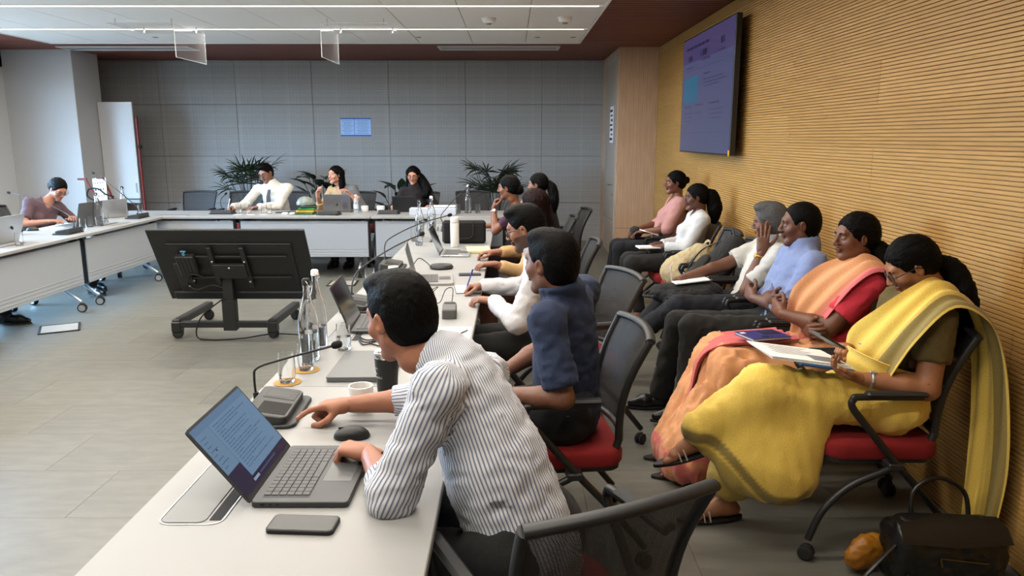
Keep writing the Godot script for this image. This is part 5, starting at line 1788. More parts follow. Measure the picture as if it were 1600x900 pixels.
# ---------------------------------------------------------------- canonical heads, hair, hands, feet (face towards +z, crown +y, person's left +x)
var C := {}
func make_head(key: String, w: float, jaw: float, beard: bool) -> void:
	var s := SDF.new(Vector3(-0.095, -0.16, -0.12), Vector3(0.095, 0.125, 0.125), 0.0036)
	s.ell(Vector3(0, 0.030, -0.015), Vector3(0.074 * w, 0.087, 0.096), 0.01)
	s.ell(Vector3(0, -0.02, 0.026), Vector3(0.062 * w, 0.078, 0.061), 0.03)
	for q in [-1.0, 1.0]:
		s.cone(Vector3(0.046 * q * w * jaw, -0.056, -0.002), Vector3(0.008 * q, -0.096, 0.060), 0.022, 0.019, 0.028)
		s.ell(Vector3(0.040 * q * w, -0.026, 0.058), Vector3(0.024, 0.022, 0.022), 0.022)
	s.ell(Vector3(0, -0.101, 0.067), Vector3(0.019 * jaw, 0.015, 0.014), 0.02)
	s.cone(Vector3(-0.034, 0.026, 0.0755), Vector3(0.034, 0.026, 0.0755), 0.013, 0.013, 0.018)
	for q in [-1.0, 1.0]:
		s.ell(Vector3(0.031 * q, 0.003, 0.098), Vector3(0.019, 0.012, 0.017), 0.012, true)
		s.ell(Vector3(0.031 * q, 0.002, 0.0745), Vector3(0.0155, 0.012, 0.0125), 0.004)
	s.cone(Vector3(0, 0.014, 0.087), Vector3(0, -0.026, 0.1065), 0.0085, 0.0115, 0.012)
	for q in [-1.0, 1.0]:
		s.ell(Vector3(0.0115 * q, -0.031, 0.0975), Vector3(0.0085, 0.0075, 0.0105), 0.007)
	s.ell(Vector3(0, -0.0545, 0.0885), Vector3(0.024, 0.0058, 0.0105), 0.006)
	s.ell(Vector3(0, -0.0665, 0.0870), Vector3(0.020, 0.0070, 0.0105), 0.006)
	for q in [-1.0, 1.0]:
		s.ell(Vector3(0.0775 * q * w, -0.006, -0.006), Vector3(0.0095, 0.031, 0.0185), 0.006, false, Basis(Vector3.UP, 0.35 * q))
		s.ell(Vector3(0.088 * q * w, -0.004, -0.003), Vector3(0.007, 0.016, 0.008), 0.005, true)
	s.cone(Vector3(0, -0.045, -0.028), Vector3(0, -0.112, -0.034), 0.052, 0.050, 0.03)
	var A := white(s.arrays())
	var v: PackedVector3Array = A[Mesh.ARRAY_VERTEX]
	var c: PackedColorArray = A[Mesh.ARRAY_COLOR]
	for i in v.size():
		var p := v[i]
		var l := Vector2(p.x / 0.026, (p.y + 0.0605) / 0.0125)
		if p.z > 0.084 and l.length() < 1.0: c[i] = Color(0.80, 0.50, 0.50)
		elif beard and p.z > -0.01 and p.y < -0.030 - 0.02 * clampf((p.z - 0.05) / 0.03, 0, 1) and p.y > -0.125 and not (absf(p.x) < 0.012 and p.y > -0.048): c[i] = Color(0.28, 0.26, 0.26)
	A[Mesh.ARRAY_COLOR] = c
	C[key] = finish(A)

func make_hair() -> void:
	# cropped
	for st in ["crop", "crop_thin", "tied", "loose"]:
		var lo := Vector3(-0.13, -0.24, -0.17)
		var s := SDF.new(lo, Vector3(0.13, 0.16, 0.13), 0.005)
		if st == "crop" or st == "crop_thin":
			var up := 0.0 if st == "crop" else -0.008
			s.ell(Vector3(0, 0.040 + up, -0.016), Vector3(0.083, 0.093, 0.102), 0.01)
			s.ell(Vector3(0, -0.012, -0.042), Vector3(0.078, 0.082, 0.074), 0.03)
			if st == "crop": s.ell(Vector3(0.0, 0.104, 0.040), Vector3(0.062, 0.028, 0.05), 0.03)
			s.ell(Vector3(0, -0.052, 0.092), Vector3(0.098, 0.122 if st == "crop" else 0.135, 0.078), 0.012, true)
			for q in [-1.0, 1.0]:
				s.ell(Vector3(0.085 * q, -0.022, 0.006), Vector3(0.03, 0.045, 0.027), 0.008, true)
			s.ell(Vector3(0, -0.150, -0.05), Vector3(0.2, 0.068, 0.2), 0.012, true)
			s.rough(0.0022, Vector3(70, 50, 40), 3)
		elif st == "tied":
			s.ell(Vector3(0, 0.036, -0.017), Vector3(0.084, 0.090, 0.103), 0.01)
			s.ell(Vector3(0, 0.000, -0.048), Vector3(0.080, 0.082, 0.074), 0.03)
			s.ell(Vector3(0, -0.052, 0.096), Vector3(0.092, 0.118, 0.082), 0.012, true)
			for q in [-1.0, 1.0]:
				s.ell(Vector3(0.09 * q, -0.020, 0.0), Vector3(0.026, 0.034, 0.022), 0.008, true)
			s.ell(Vector3(0, -0.150, -0.05), Vector3(0.2, 0.075, 0.2), 0.012, true)
			s.rough(0.0045, Vector3(75, 60, 10), 4)
		else:
			s.ell(Vector3(0, 0.034, -0.016), Vector3(0.082, 0.090, 0.102), 0.01)
			for q in [-1.0, 1.0]:
				s.cone(Vector3(0.062 * q, 0.03, -0.03), Vector3(0.075 * q, -0.16, -0.04), 0.030, 0.034, 0.035)
				s.cone(Vector3(0.04 * q, 0.02, -0.06), Vector3(0.05 * q, -0.18, -0.07), 0.05, 0.045, 0.04)
			s.ell(Vector3(0, -0.055, 0.100), Vector3(0.076, 0.122, 0.105), 0.012, true)
			s.ell(Vector3(0, -0.13, 0.02), Vector3(0.058, 0.1, 0.08), 0.012, true)
			s.rough(0.007, Vector3(80, 16, 60), 4)
		var A := s.arrays()
		C["hair_" + st] = finish(A)

func make_hand(key: String, curls: Array, thumb: Array, spread := 1.0) -> void:
	var s := SDF.new(Vector3(-0.062, -0.10, -0.03), Vector3(0.085, 0.04, 0.19), 0.0036)
	s.cone(Vector3(0, 0, -0.02), Vector3(0, 0, 0.02), 0.0255, 0.029, 0.01, Vector3.UP, 0.72)
	for q in [[0.026, 0.078], [0.009, 0.083], [-0.009, 0.079], [-0.025, 0.072]]:
		s.cone(Vector3(q[0] * 0.55, 0, 0.012), Vector3(q[0], 0.0, q[1]), 0.018, 0.0125, 0.012)
	s.cone(Vector3(0.012, -0.008, 0.02), Vector3(0.028, -0.010, 0.045), 0.018, 0.016, 0.014)
	var bases := [Vector3(0.027, 0.001, 0.080), Vector3(0.0095, 0.003, 0.085), Vector3(-0.0090, 0.001, 0.081), Vector3(-0.0265, -0.002, 0.073)]
	var lens := [[0.040, 0.025, 0.020], [0.044, 0.028, 0.021], [0.040, 0.026, 0.021], [0.032, 0.020, 0.018]]
	var rad := [0.0096, 0.0098, 0.0093, 0.0083]
	for i in 4:
		var p: Vector3 = bases[i]
		var ang := 0.0
		var yaw: float = [0.10, 0.02, -0.06, -0.15][i] * spread
		for j in 3:
			ang += deg_to_rad(curls[i][j])
			var d := Vector3(sin(yaw) * cos(ang), -sin(ang), cos(yaw) * cos(ang))
			var e: Vector3 = p + d * lens[i][j]
			s.cone(p, e, rad[i] * (1.0 - 0.07 * j), rad[i] * (0.94 - 0.08 * j), 0.004)
			p = e
	var p := Vector3(0.029, -0.010, 0.034)
	var tl := [0.040, 0.032, 0.025]
	for j in 3:
		var e: Vector3 = p + (thumb[j] as Vector3).normalized() * tl[j]
		s.cone(p, e, 0.0125 - 0.0012 * j, 0.0115 - 0.0012 * j, 0.005)
		p = e
	var A := white(s.arrays())
	C["hand_" + key + "_r"] = finish(A)
	C["hand_" + key + "_l"] = finish(mirrored(A))

func make_feet() -> void:
	# ankle at origin, toes +z, sole at y = -0.085
	var s := SDF.new(Vector3(-0.06, -0.1, -0.085), Vector3(0.06, 0.06, 0.21), 0.006)
	s.cone(Vector3(0, 0.03, -0.01), Vector3(0, -0.035, -0.005), 0.044, 0.045, 0.02)
	s.cone(Vector3(0, -0.050, -0.045), Vector3(0, -0.056, 0.10), 0.036, 0.040, 0.03)
	s.cone(Vector3(0, -0.056, 0.10), Vector3(0, -0.064, 0.185), 0.040, 0.021, 0.03)
	s.half(Vector3(0, -0.085, 0), Vector3.DOWN, 0.006)
	var A := s.arrays()
	C.shoe = finish(A)
	var sole := MB.new()
	var pl := PackedVector2Array()
	for i in 24:
		var a := TAU * i / 24
		var z := 0.065 + cos(a) * 0.148
		pl.append(Vector2(sin(a) * lerpf(0.040, 0.044, clampf(z / 0.1, 0, 1)) * (1.0 - 0.25 * clampf((z - 0.12) / 0.09, 0, 1)), z))
	sole.prism(pl, -0.097, -0.083, 0.002)
	C.sole = sole.mesh()
	# bare foot
	s = SDF.new(Vector3(-0.06, -0.1, -0.075), Vector3(0.06, 0.06, 0.20), 0.0045)
	s.cone(Vector3(0, 0.04, -0.01), Vector3(0, -0.03, -0.008), 0.034, 0.036, 0.02)
	s.cone(Vector3(0, -0.052, -0.042), Vector3(0, -0.058, 0.07), 0.029, 0.026, 0.03)
	s.cone(Vector3(0, -0.02, 0.01), Vector3(0.005, -0.062, 0.115), 0.032, 0.020, 0.03)
	s.cone(Vector3(-0.022, -0.068, 0.112), Vector3(0.02, -0.066, 0.122), 0.017, 0.018, 0.02)
	for i in 5:
		var x: float = [0.024, 0.006, -0.008, -0.021, -0.033][i]
		var L: float = [0.046, 0.044, 0.038, 0.032, 0.024][i]
		var r: float = [0.0125, 0.0095, 0.009, 0.0085, 0.008][i]
		s.cone(Vector3(x, -0.072, 0.118 - 0.006 * i), Vector3(x * 1.08, -0.075, 0.118 - 0.006 * i + L), r, r * 0.9, 0.005)
	A = white(s.arrays())
	C.foot = finish(A)

func canon() -> void:
	make_head("head_m", 1.0, 1.0, false)
	make_head("head_b", 1.0, 1.0, true)
	make_head("head_f", 0.96, 0.88, false)
	make_hair()
	make_hand("relax", [[22, 32, 18], [26, 36, 20], [30, 38, 22], [32, 40, 22]], [Vector3(0.7, -0.35, 0.75), Vector3(0.35, -0.25, 0.9), Vector3(0.1, -0.2, 1)])
	make_hand("flat", [[8, 10, 6], [8, 12, 6], [10, 12, 8], [12, 14, 8]], [Vector3(0.8, -0.2, 0.6), Vector3(0.5, -0.15, 0.85), Vector3(0.3, -0.1, 0.9)], 1.4)
	make_hand("grip", [[48, 62, 30], [54, 66, 34], [62, 72, 38], [66, 76, 40]], [Vector3(0.45, -0.7, 0.7), Vector3(0.0, -0.5, 0.9), Vector3(-0.2, -0.3, 0.9)], 0.5)
	make_hand("point", [[14, 16, 8], [58, 80, 40], [66, 84, 44], [68, 84, 44]], [Vector3(0.4, -0.8, 0.7), Vector3(-0.1, -0.5, 0.9), Vector3(-0.4, -0.2, 0.8)], 0.6)
	make_feet()

# ---------------------------------------------------------------- people
func frame_of(dir: Vector3, up: Vector3) -> Basis:
	var z := dir.normalized()
	var x := up.cross(z).normalized()
	return Basis(x, z.cross(x), z)
func elbow(s: Vector3, w: Vector3, l1: float, l2: float, hint: Vector3) -> Vector3:
	var d := w - s
	var L := minf(d.length(), (l1 + l2) * 0.995)
	var u := d.normalized()
	var a := (l1 * l1 - l2 * l2 + L * L) / (2.0 * L)
	var h := sqrt(maxf(l1 * l1 - a * a, 0.0))
	var p := hint - s
	p = (p - u * p.dot(u)).normalized()
	return s + u * a + p * h
func box_of(pts: Array, r: float) -> AABB:
	var b := AABB(pts[0], Vector3.ZERO)
	for p in pts: b = b.expand(p)
	return b.grow(r)
func skin(key: String, c: Color) -> StandardMaterial3D:
	if M.has(key): return M[key]
	var m := mat(key, c, 0.52)
	m.vertex_color_use_as_albedo = true
	return m
func hair_mat(key: String, c: Color) -> StandardMaterial3D:
	if M.has(key): return M[key]
	var m := mat(key, c, 0.85)
	m.roughness_texture = T.hair
	m.metallic_specular = 0.2
	bump(m, T.hair, 0.7)
	tri_tex(m, T.hair, Vector3(5, 5, 5), false)
	return m

# d: hip, chest, head, hdir, hup, fwd, lw, rw, le, re, lk, rk, la, ra (world), lhand/rhand [pose, dir, palm], looks
func figure(d: Dictionary) -> Node3D:
	var root_at := Vector3(d.hip.x, 0, d.hip.z)
	var t := thing("person", d.label, "person", root_at)
	var q := func(p: Vector3) -> Vector3: return p - root_at
	var fem: bool = d.get("fem", false)
	var cell: float = d.get("cell", 0.016)
	var hip: Vector3 = q.call(d.hip)
	var chest: Vector3 = (q.call(d.chest) as Vector3).lerp(q.call(d.head), 0.10)
	var head: Vector3 = q.call(d.head)
	var up := (chest - hip).normalized()
	var sfwd: Vector3 = (d.fwd - up * d.fwd.dot(up)).normalized()
	var left := up.cross(sfwd).normalized()          # the person's left
	var sw: float = d.get("sw", 0.155 if fem else 0.185)
	var bulk: float = d.get("bulk", 1.0)
	var hfwd: Vector3 = d.get("hipfwd", d.fwd)
	hfwd = Vector3(hfwd.x, 0, hfwd.z).normalized()
	var hleft := Vector3.UP.cross(hfwd)
	var sl: Vector3 = chest + left * sw - up * 0.045 + sfwd * d.get("lsh", 0.0)
	var sr: Vector3 = chest - left * sw - up * 0.045 + sfwd * d.get("rsh", 0.0)
	var k: float = d.get("arm", 0.93 if fem else 1.0)
	var lw: Vector3 = q.call(d.lw)
	var rw: Vector3 = q.call(d.rw)
	var le: Vector3 = elbow(sl, lw, 0.29 * k, 0.255 * k, q.call(d.le))
	var re: Vector3 = elbow(sr, rw, 0.29 * k, 0.255 * k, q.call(d.re))
	var hl := hip + hleft * 0.085
	var hr := hip - hleft * 0.085
	var lk: Vector3 = q.call(d.lk)
	var rk: Vector3 = q.call(d.rk)
	var la: Vector3 = q.call(d.la)
	var ra: Vector3 = q.call(d.ra)
	var HB := frame_of(d.hdir, d.get("hup", Vector3.UP))
	var hs: float = d.get("hs", 0.96 if fem else 1.0)
	var nb := head + HB * Vector3(0, -0.085, -0.03) * hs     # skull base
	var waist: Vector3 = hip.lerp(chest, 0.45) + sfwd * d.get("slump", 0.0)
	# --- body: one continuous skin
	var pts := [hip, chest, nb, sl, sr, le, re, lw, rw, hl, hr, lk, rk, la, ra]
	var bb := box_of(pts, 0.16)
	var s := SDF.new(bb.position, bb.end, cell * 1.05)
	s.cone(hip, waist, 0.115 * bulk, 0.105 * bulk, 0.04, sfwd, 0.75)
	s.cone(waist, chest - up * 0.10, 0.105 * bulk, 0.118 * bulk, 0.05, sfwd, 0.72)
	s.cone(sl, sr, 0.050, 0.050, 0.05)
	s.cone(chest - up * 0.03, nb, 0.058 if not fem else 0.052, 0.053 if not fem else 0.045, 0.035)
	var af: float = d.get("armr", 0.9 if fem else 1.0)
	for a in [[sl, le, lw], [sr, re, rw]]:
		s.cone(a[0], a[1], 0.050 * af, 0.041 * af, 0.02)
		s.cone(a[1], a[1].lerp(a[2], 0.35), 0.040 * af, 0.040 * af, 0.015)
		s.cone(a[1].lerp(a[2], 0.35), a[2], 0.040 * af, 0.0265, 0.015)
	for a in [[hl, lk, la], [hr, rk, ra]]:
		s.cone(a[0], a[1], 0.078, 0.052, 0.03)
		s.cone(a[1], a[2], 0.052, 0.036, 0.02)
	var st := SurfaceTool.new()
	st.begin(Mesh.PRIMITIVE_TRIANGLES)
	st.append_from(finish(white(s.arrays())), 0, Transform3D())
	st.append_from(C[d.get("headkey", "head_f" if fem else "head_m")], 0, Transform3D(HB.scaled(Vector3(hs, hs, hs)), head))
	for hnd in [[d.get("lhand", ["relax", lw - le, Vector3.DOWN]), lw, "_l"], [d.get("rhand", ["relax", rw - re, Vector3.DOWN]), rw, "_r"]]:
		var hd: Vector3 = hnd[0][1].normalized()
		var b := frame_of(hd, -(hnd[0][2] as Vector3))
		st.append_from(C["hand_" + hnd[0][0] + hnd[2]], 0, Transform3D(b.scaled(Vector3.ONE * (0.92 if fem else 1.0)), hnd[1]))
	var feet := []
	for a in [[lk, la, d.get("lfoot", hfwd)], [rk, ra, d.get("rfoot", hfwd)]]:
		var fb := frame_of(a[2], Vector3.UP if absf(a[2].normalized().y) < 0.9 else hfwd)
		feet.append(Transform3D(fb, a[1]))
		if d.get("shoes", "shoe") == "sandal":
			st.append_from(C.foot, 0, Transform3D(fb, a[1]))
	var body := obj("body", st.commit(), skin(d.get("skinkey", "skin_a"), d.get("skin", Color(0.42, 0.26, 0.18))), t)
	# --- top
	var top: Dictionary = d.top
	bb = box_of([hip, chest, sl, sr, le, re, lw, rw, waist], 0.17 * bulk + 0.05)
	s = SDF.new(bb.position, bb.end, cell)
	if not top.get("bare", false):
		var bust := 0.0
		s.cone(hip + up * 0.02, waist, 0.154 * bulk, 0.136 * bulk * top.get("belly", 1.0), 0.05, sfwd, 0.80)
		s.cone(waist, chest - up * 0.13, 0.136 * bulk * top.get("belly", 1.0), 0.152 * (0.92 if fem else 1.0), 0.06, sfwd, 0.72)
		s.cone(chest - up * 0.14, chest - up * 0.02, 0.145 * (0.92 if fem else 1.0), 0.085, 0.05, sfwd, 0.70)
		if fem:
			for g in [-1.0, 1.0]:
				s.ell(chest - up * 0.19 + sfwd * 0.075 + left * 0.065 * g, Vector3(0.062, 0.058, 0.058), 0.04)
		s.cone(sl, sr, 0.064, 0.064, 0.05)
		if top.get("collar", true): s.cone(chest - up * 0.06, chest + (nb - chest).normalized() * 0.005, 0.092, 0.083, 0.03)
		var slv: float = top.get("sleeve", 2.0)     # 0.. 1 upper arm, 1..2 forearm
		var loose: float = top.get("loose", 1.0)
		var side := 0
		for a in [[sl, le, lw], [sr, re, rw]]:
			var sv: float = top.get("sleeve_r", slv) if side == 1 else slv
			side += 1
			if sv <= 1.0:
				s.cone(a[0], a[0].lerp(a[1], sv + 0.12), 0.062 * af, 0.058 * af * loose, 0.03)
			else:
				s.cone(a[0], a[1], 0.062 * af, 0.053 * loose * af, 0.03)
				s.cone(a[1], a[1].lerp(a[2], sv - 1.0), 0.053 * loose * af, 0.042 * loose * af, 0.02)
		# open the sleeve ends and the neck
		s.rough(top.get("folds", 0.006) * 1.3, Vector3(8, 15, 8), top.get("seed", 2), true)
		if cell < 0.015: s.rough(0.004, Vector3(20, 34, 20), top.get("seed", 2) + 5, true)
		side = 0
		for a in [[sl, le, lw], [sr, re, rw]]:
			var sv: float = top.get("sleeve_r", slv) if side == 1 else slv
			side += 1
			if sv <= 1.0:
				s.disc(a[0].lerp(a[1], sv), (a[1] - a[0]).normalized(), 0.085 * loose)
			elif sv < 1.9:
				s.disc(a[1].lerp(a[2], sv - 1.0), (a[2] - a[1]).normalized(), 0.075 * loose)
		if top.get("vneck", false):
			s.cone(chest + up * 0.05 + sfwd * 0.08, chest - up * 0.09 + sfwd * 0.13, 0.07, 0.02, 0.006, Vector3.ZERO, 1.0, true)
			s.cone(chest, nb, 0.064, 0.058, 0.006, Vector3.ZERO, 1.0, true)
		if top.get("collar", true):
			var na := (nb - chest).normalized()
			var cc := chest + na * 0.035
			var c1 := left
			var c2 := c1.cross(na).normalized()
			if c2.dot(sfwd) < 0: c2 = -c2
			for i in 15:
				var a0 := deg_to_rad(106.0 + 328.0 * i / 15.0)
				var a1 := deg_to_rad(106.0 + 328.0 * (i + 1) / 15.0)
				var p0 := cc + (c1 * cos(a0) + c2 * sin(a0)) * 0.067 + na * 0.016
				var p1 := cc + (c1 * cos(a1) + c2 * sin(a1)) * 0.067 + na * 0.016
				s.cone(p0 - na * 0.010, p1 - na * 0.010, 0.017, 0.017, 0.012)
				s.cone(p0 + na * 0.010, p1 + na * 0.010, 0.013, 0.013, 0.008)
				s.cone(p0 + na * 0.026, p1 + na * 0.026, 0.010, 0.010, 0.008)
		var A := s.arrays()
		if top.get("uv", false):
			obj(top.get("name", "shirt"), wrap_uv(A, [[hip, chest + up * 0.12, 0.15, sfwd], [sl, le, 0.056, sfwd], [le, lw, 0.05, sfwd], [sr, re, 0.056, sfwd], [re, rw, 0.05, sfwd]]), top.mat, t)
		else:
			if top.has("paint"):
				A[Mesh.ARRAY_COLOR] = top.paint.call(A[Mesh.ARRAY_VERTEX], {"hip": hip, "chest": chest, "up": up, "fwd": sfwd, "left": left})
			obj(top.get("name", "shirt"), finish(A), top.mat, t)
	# --- bottom
	var bot: Dictionary = d.bot
	if bot.get("kind", "trousers") == "trousers":
		bb = box_of([hip, hl, hr, lk, rk, la, ra], 0.17)
		s = SDF.new(bb.position, bb.end, cell)
		s.cone(hl + up * 0.05, hr + up * 0.05, 0.118, 0.118, 0.05)
		var lz: float = bot.get("loose", 1.0)
		for a in [[hl, lk, la], [hr, rk, ra]]:
			s.cone(a[0], a[1], 0.098 * lz, 0.070 * lz, 0.04)
			s.cone(a[1], a[1].lerp(a[2], bot.get("len", 0.97)), 0.068 * lz, 0.056 * lz * bot.get("hem", 1.0), 0.03)
		s.rough(bot.get("folds", 0.006), Vector3(10, 8, 10), 5, true)
		obj("trousers", finish(s.arrays()), bot.mat, t)
	elif bot.kind == "mesh":
		obj(bot.name, bot.mesh, bot.mat, t)
	if d.get("shoes", "shoe") == "shoe":
		for x in feet:
			var sh := obj("shoe", C.shoe, d.get("shoemat", mat("black_leather", Color(0.035, 0.034, 0.035), 0.35)), t)
			sh.transform = x
			obj("sole", C.sole, M.rubber, sh)
			var lc := MB.new()
			for i in 3: lc.tube([Vector3(-0.016, -0.018 - 0.008 * i, 0.045 + 0.016 * i), Vector3(0, -0.011 - 0.009 * i, 0.048 + 0.016 * i), Vector3(0.016, -0.018 - 0.008 * i, 0.045 + 0.016 * i)], 0.0025, 5)
			obj("laces", lc, M.rubber, sh)
	elif d.get("shoes") == "sandal":
		for x in feet:
			var sh := obj("sandal_sole", C.sole, mat("sandal", Color(0.06, 0.05, 0.05), 0.6), t)
			sh.transform = x
			var sp := MB.new()
			sp.tube([Vector3(-0.042, -0.088, 0.07), Vector3(-0.034, -0.048, 0.078), Vector3(0, -0.028, 0.085), Vector3(0.034, -0.048, 0.08), Vector3(0.042, -0.088, 0.075)], 0.0065, 6, Vector3.FORWARD, 0.7)
			sp.tube([Vector3(-0.042, -0.088, 0.095), Vector3(-0.032, -0.055, 0.103), Vector3(0, -0.040, 0.108), Vector3(0.03, -0.055, 0.103), Vector3(0.042, -0.088, 0.1)], 0.0055, 6, Vector3.FORWARD, 0.7)
			obj("sandal_strap", sp, mat("sandal_strap", Color(0.62, 0.58, 0.55), 0.4), sh)
	# --- hair
	var hm: Material = d.get("hairmat", hair_mat("hair_black", Color(0.062, 0.053, 0.050)))
	var hx := Transform3D(HB.scaled(Vector3(hs, hs, hs)), head)
	var ho := obj("hair", C["hair_" + d.get("hair", "tied" if fem else "crop")], hm, t)
	ho.transform = hx
	if d.has("bun"):
		var bn := SDF.new(Vector3(-0.09, -0.09, -0.09), Vector3(0.09, 0.09, 0.09), 0.006)
		bn.ell(Vector3.ZERO, d.bun[1], 0.01)
		bn.rough(0.007, Vector3(30, 60, 30), 9)
		var b := obj("bun", finish(bn.arrays()), hm, ho)
		b.position = d.bun[0]
	if d.has("tail"):
		var pts2 := []
		for p in d.tail: pts2.append(q.call(p))
		var cv := curve_pts(pts2, 5)
		var tb := box_of(cv, 0.09)
		var ts := SDF.new(tb.position, tb.end, 0.009)
		var rr: Array = d.get("tailr", [0.028, 0.042, 0.02])
		for i in cv.size() - 1:
			var u0 := float(i) / (cv.size() - 1) * (rr.size() - 1)
			var u1 := float(i + 1) / (cv.size() - 1) * (rr.size() - 1)
			var r0 := lerpf(rr[int(u0)], rr[mini(int(u0) + 1, rr.size() - 1)], u0 - int(u0))
			var r1 := lerpf(rr[mini(int(u1), rr.size() - 1)], rr[mini(int(u1) + 1, rr.size() - 1)], u1 - int(u1))
			ts.cone(cv[i], cv[i + 1], r0, r1, 0.01)
		ts.rough(0.010, Vector3(55, 9, 55), 6)
		obj("ponytail", finish(ts.arrays()), hm, t)
	# --- eyes and brows
	var lid: float = d.get("lid", 0.0055)
	for g in [-1.0, 1.0]:
		var ey := MB.new()
		var ir := MB.new()
		var bw := MB.new()
		ey.x = hx; ir.x = hx; bw.x = hx
		ey.ball(Vector3(0.031 * g, 0.001, 0.0795), Vector3(0.0118, lid, 0.0088), 12)
		ir.ball(Vector3(0.031 * g, 0.001, 0.0852), Vector3(0.0052, minf(lid, 0.0052) * 0.95, 0.0036), 10)
		bw.tube([Vector3(0.014 * g, 0.0205, 0.0905), Vector3(0.03 * g, 0.0255, 0.088), Vector3(0.047 * g, 0.0205, 0.078)], [0.0036, 0.0042, 0.0025], 6)
		var eo := obj("eye", ey, mat("eye_white", Color(0.78, 0.75, 0.72), 0.25), t)
		obj("iris", ir, mat("iris", Color(0.05, 0.03, 0.02), 0.15), eo)
		obj("eyebrow", bw, hm, t)
	if d.get("glasses", false):
		var gl := MB.new()
		gl.x = hx
		for g in [-1.0, 1.0]:
			var ring := []
			for i in 17:
				var a := TAU * i / 16
				ring.append(Vector3(0.033 * g + cos(a) * 0.0235, -0.002 + sin(a) * 0.0185, 0.101 - 0.25 * absf(0.033 * g + cos(a) * 0.0235)* 0.4))
			gl.tube(ring, 0.0022, 6)
			gl.tube([Vector3(0.056 * g, 0.004, 0.095), Vector3(0.078 * g, 0.006, 0.08), Vector3(0.083 * g, 0.006, 0.0), Vector3(0.081 * g, -0.012, -0.02)], 0.002, 6)
		gl.tube([Vector3(-0.010, 0.002, 0.101), Vector3(0, 0.006, 0.103), Vector3(0.010, 0.002, 0.101)], 0.002, 6)
		obj("glasses", gl, mat("glasses_frame", Color(0.03, 0.025, 0.025), 0.3), t)
	if d.has("watch"):
		var wr := lw if d.watch[0] == "l" else rw
		var we := le if d.watch[0] == "l" else re
		var ax := (wr - we).normalized()
		var wt := MB.new()
		var B := frame_of(ax, Vector3.UP)
		wt.x = Transform3D(B, wr - ax * 0.035)
		var ring := []
		for i in 17:
			var a := TAU * i / 16
			ring.append(Vector3(cos(a) * 0.031, sin(a) * 0.031, 0))
		wt.tube(ring, 0.006, 6, Vector3.ZERO, 0.45)
		wt.box(Vector3(0, 0.032, 0), Vector3(0.026, 0.009, 0.028), 0.003)
		obj("wristwatch", wt, d.watch[1], t)
	if d.get("quiet", false): print("P ", d.label)
	return t

# unroll each limb so that woven stripes run along it
func wrap_uv(A: Array, bones: Array) -> ArrayMesh:
	var V: PackedVector3Array = A[Mesh.ARRAY_VERTEX]
	var I: PackedInt32Array = A[Mesh.ARRAY_INDEX]
	var m0 := finish(A)
	var N: PackedVector3Array = m0.surface_get_arrays(0)[Mesh.ARRAY_NORMAL]
	var V0: PackedVector3Array = m0.surface_get_arrays(0)[Mesh.ARRAY_VERTEX]
	var I0: PackedInt32Array = m0.surface_get_arrays(0)[Mesh.ARRAY_INDEX]
	var ov := PackedVector3Array()
	var on := PackedVector3Array()
	var ou := PackedVector2Array()
	for i in range(0, I0.size(), 3):
		var ctr := (V0[I0[i]] + V0[I0[i + 1]] + V0[I0[i + 2]]) / 3.0
		var best := 0
		var bd := 9.0
		for b in bones.size():
			var a: Vector3 = bones[b][0]
			var e: Vector3 = bones[b][1]
			var tt := clampf((ctr - a).dot(e - a) / (e - a).length_squared(), 0, 1)
			var dd: float = (ctr - a.lerp(e, tt)).length() - bones[b][2]
			if dd < bd: bd = dd; best = b
		var a: Vector3 = bones[best][0]
		var ax: Vector3 = (bones[best][1] - a).normalized()
		var f1: Vector3 = (bones[best][3] - ax * bones[best][3].dot(ax)).normalized()
		var f2 := ax.cross(f1)
		var R: float = bones[best][2]
		var us := []
		for k in 3:
			var p := V0[I0[i + k]] - a
			# lateral distance reads better than an angle on the broad, flat back
			var la := p.dot(f2)
			var fa := p.dot(f1)
			var an := atan2(la, fa / 0.8 if best == 0 else fa)
			if k > 0 and an - us[0].x / R > PI: an -= TAU
			elif k > 0 and an - us[0].x / R < -PI: an += TAU
			us.append(Vector2(an * R, p.dot(ax)))
		for k in 3:
			ov.append(V0[I0[i + k]]); on.append(N[I0[i + k]]); ou.append(us[k])
	var B := []
	B.resize(Mesh.ARRAY_MAX)
	B[Mesh.ARRAY_VERTEX] = ov; B[Mesh.ARRAY_NORMAL] = on; B[Mesh.ARRAY_TEX_UV] = ou
	var m := ArrayMesh.new()
	m.add_surface_from_arrays(Mesh.PRIMITIVE_TRIANGLES, B)
	return m

func v3(x: float, y: float, z: float) -> Vector3: return Vector3(x, y, z)

func stripes() -> StandardMaterial3D:
	var m := mat("stripe_shirt", Color(1, 1, 1), 0.85)
	var im := Image.create(16, 4, false, Image.FORMAT_RGB8)
	for x in 16:
		for y in 4:
			im.set_pixel(x, y, Color(0.42, 0.45, 0.53) if x < 5 else (Color(0.58, 0.61, 0.67) if x == 5 or x == 15 else Color(0.80, 0.80, 0.81)))
	m.albedo_texture = ImageTexture.create_from_image(im)
	m.uv1_scale = Vector3(92, 1, 1)
	return m

func painted(key: String, c: Color, tex := "weave", scale := 6.0) -> StandardMaterial3D:
	if M.has(key): return M[key]
	var m := cloth(key, c, 0.8, 0.2)
	m.vertex_color_use_as_albedo = true
	return m

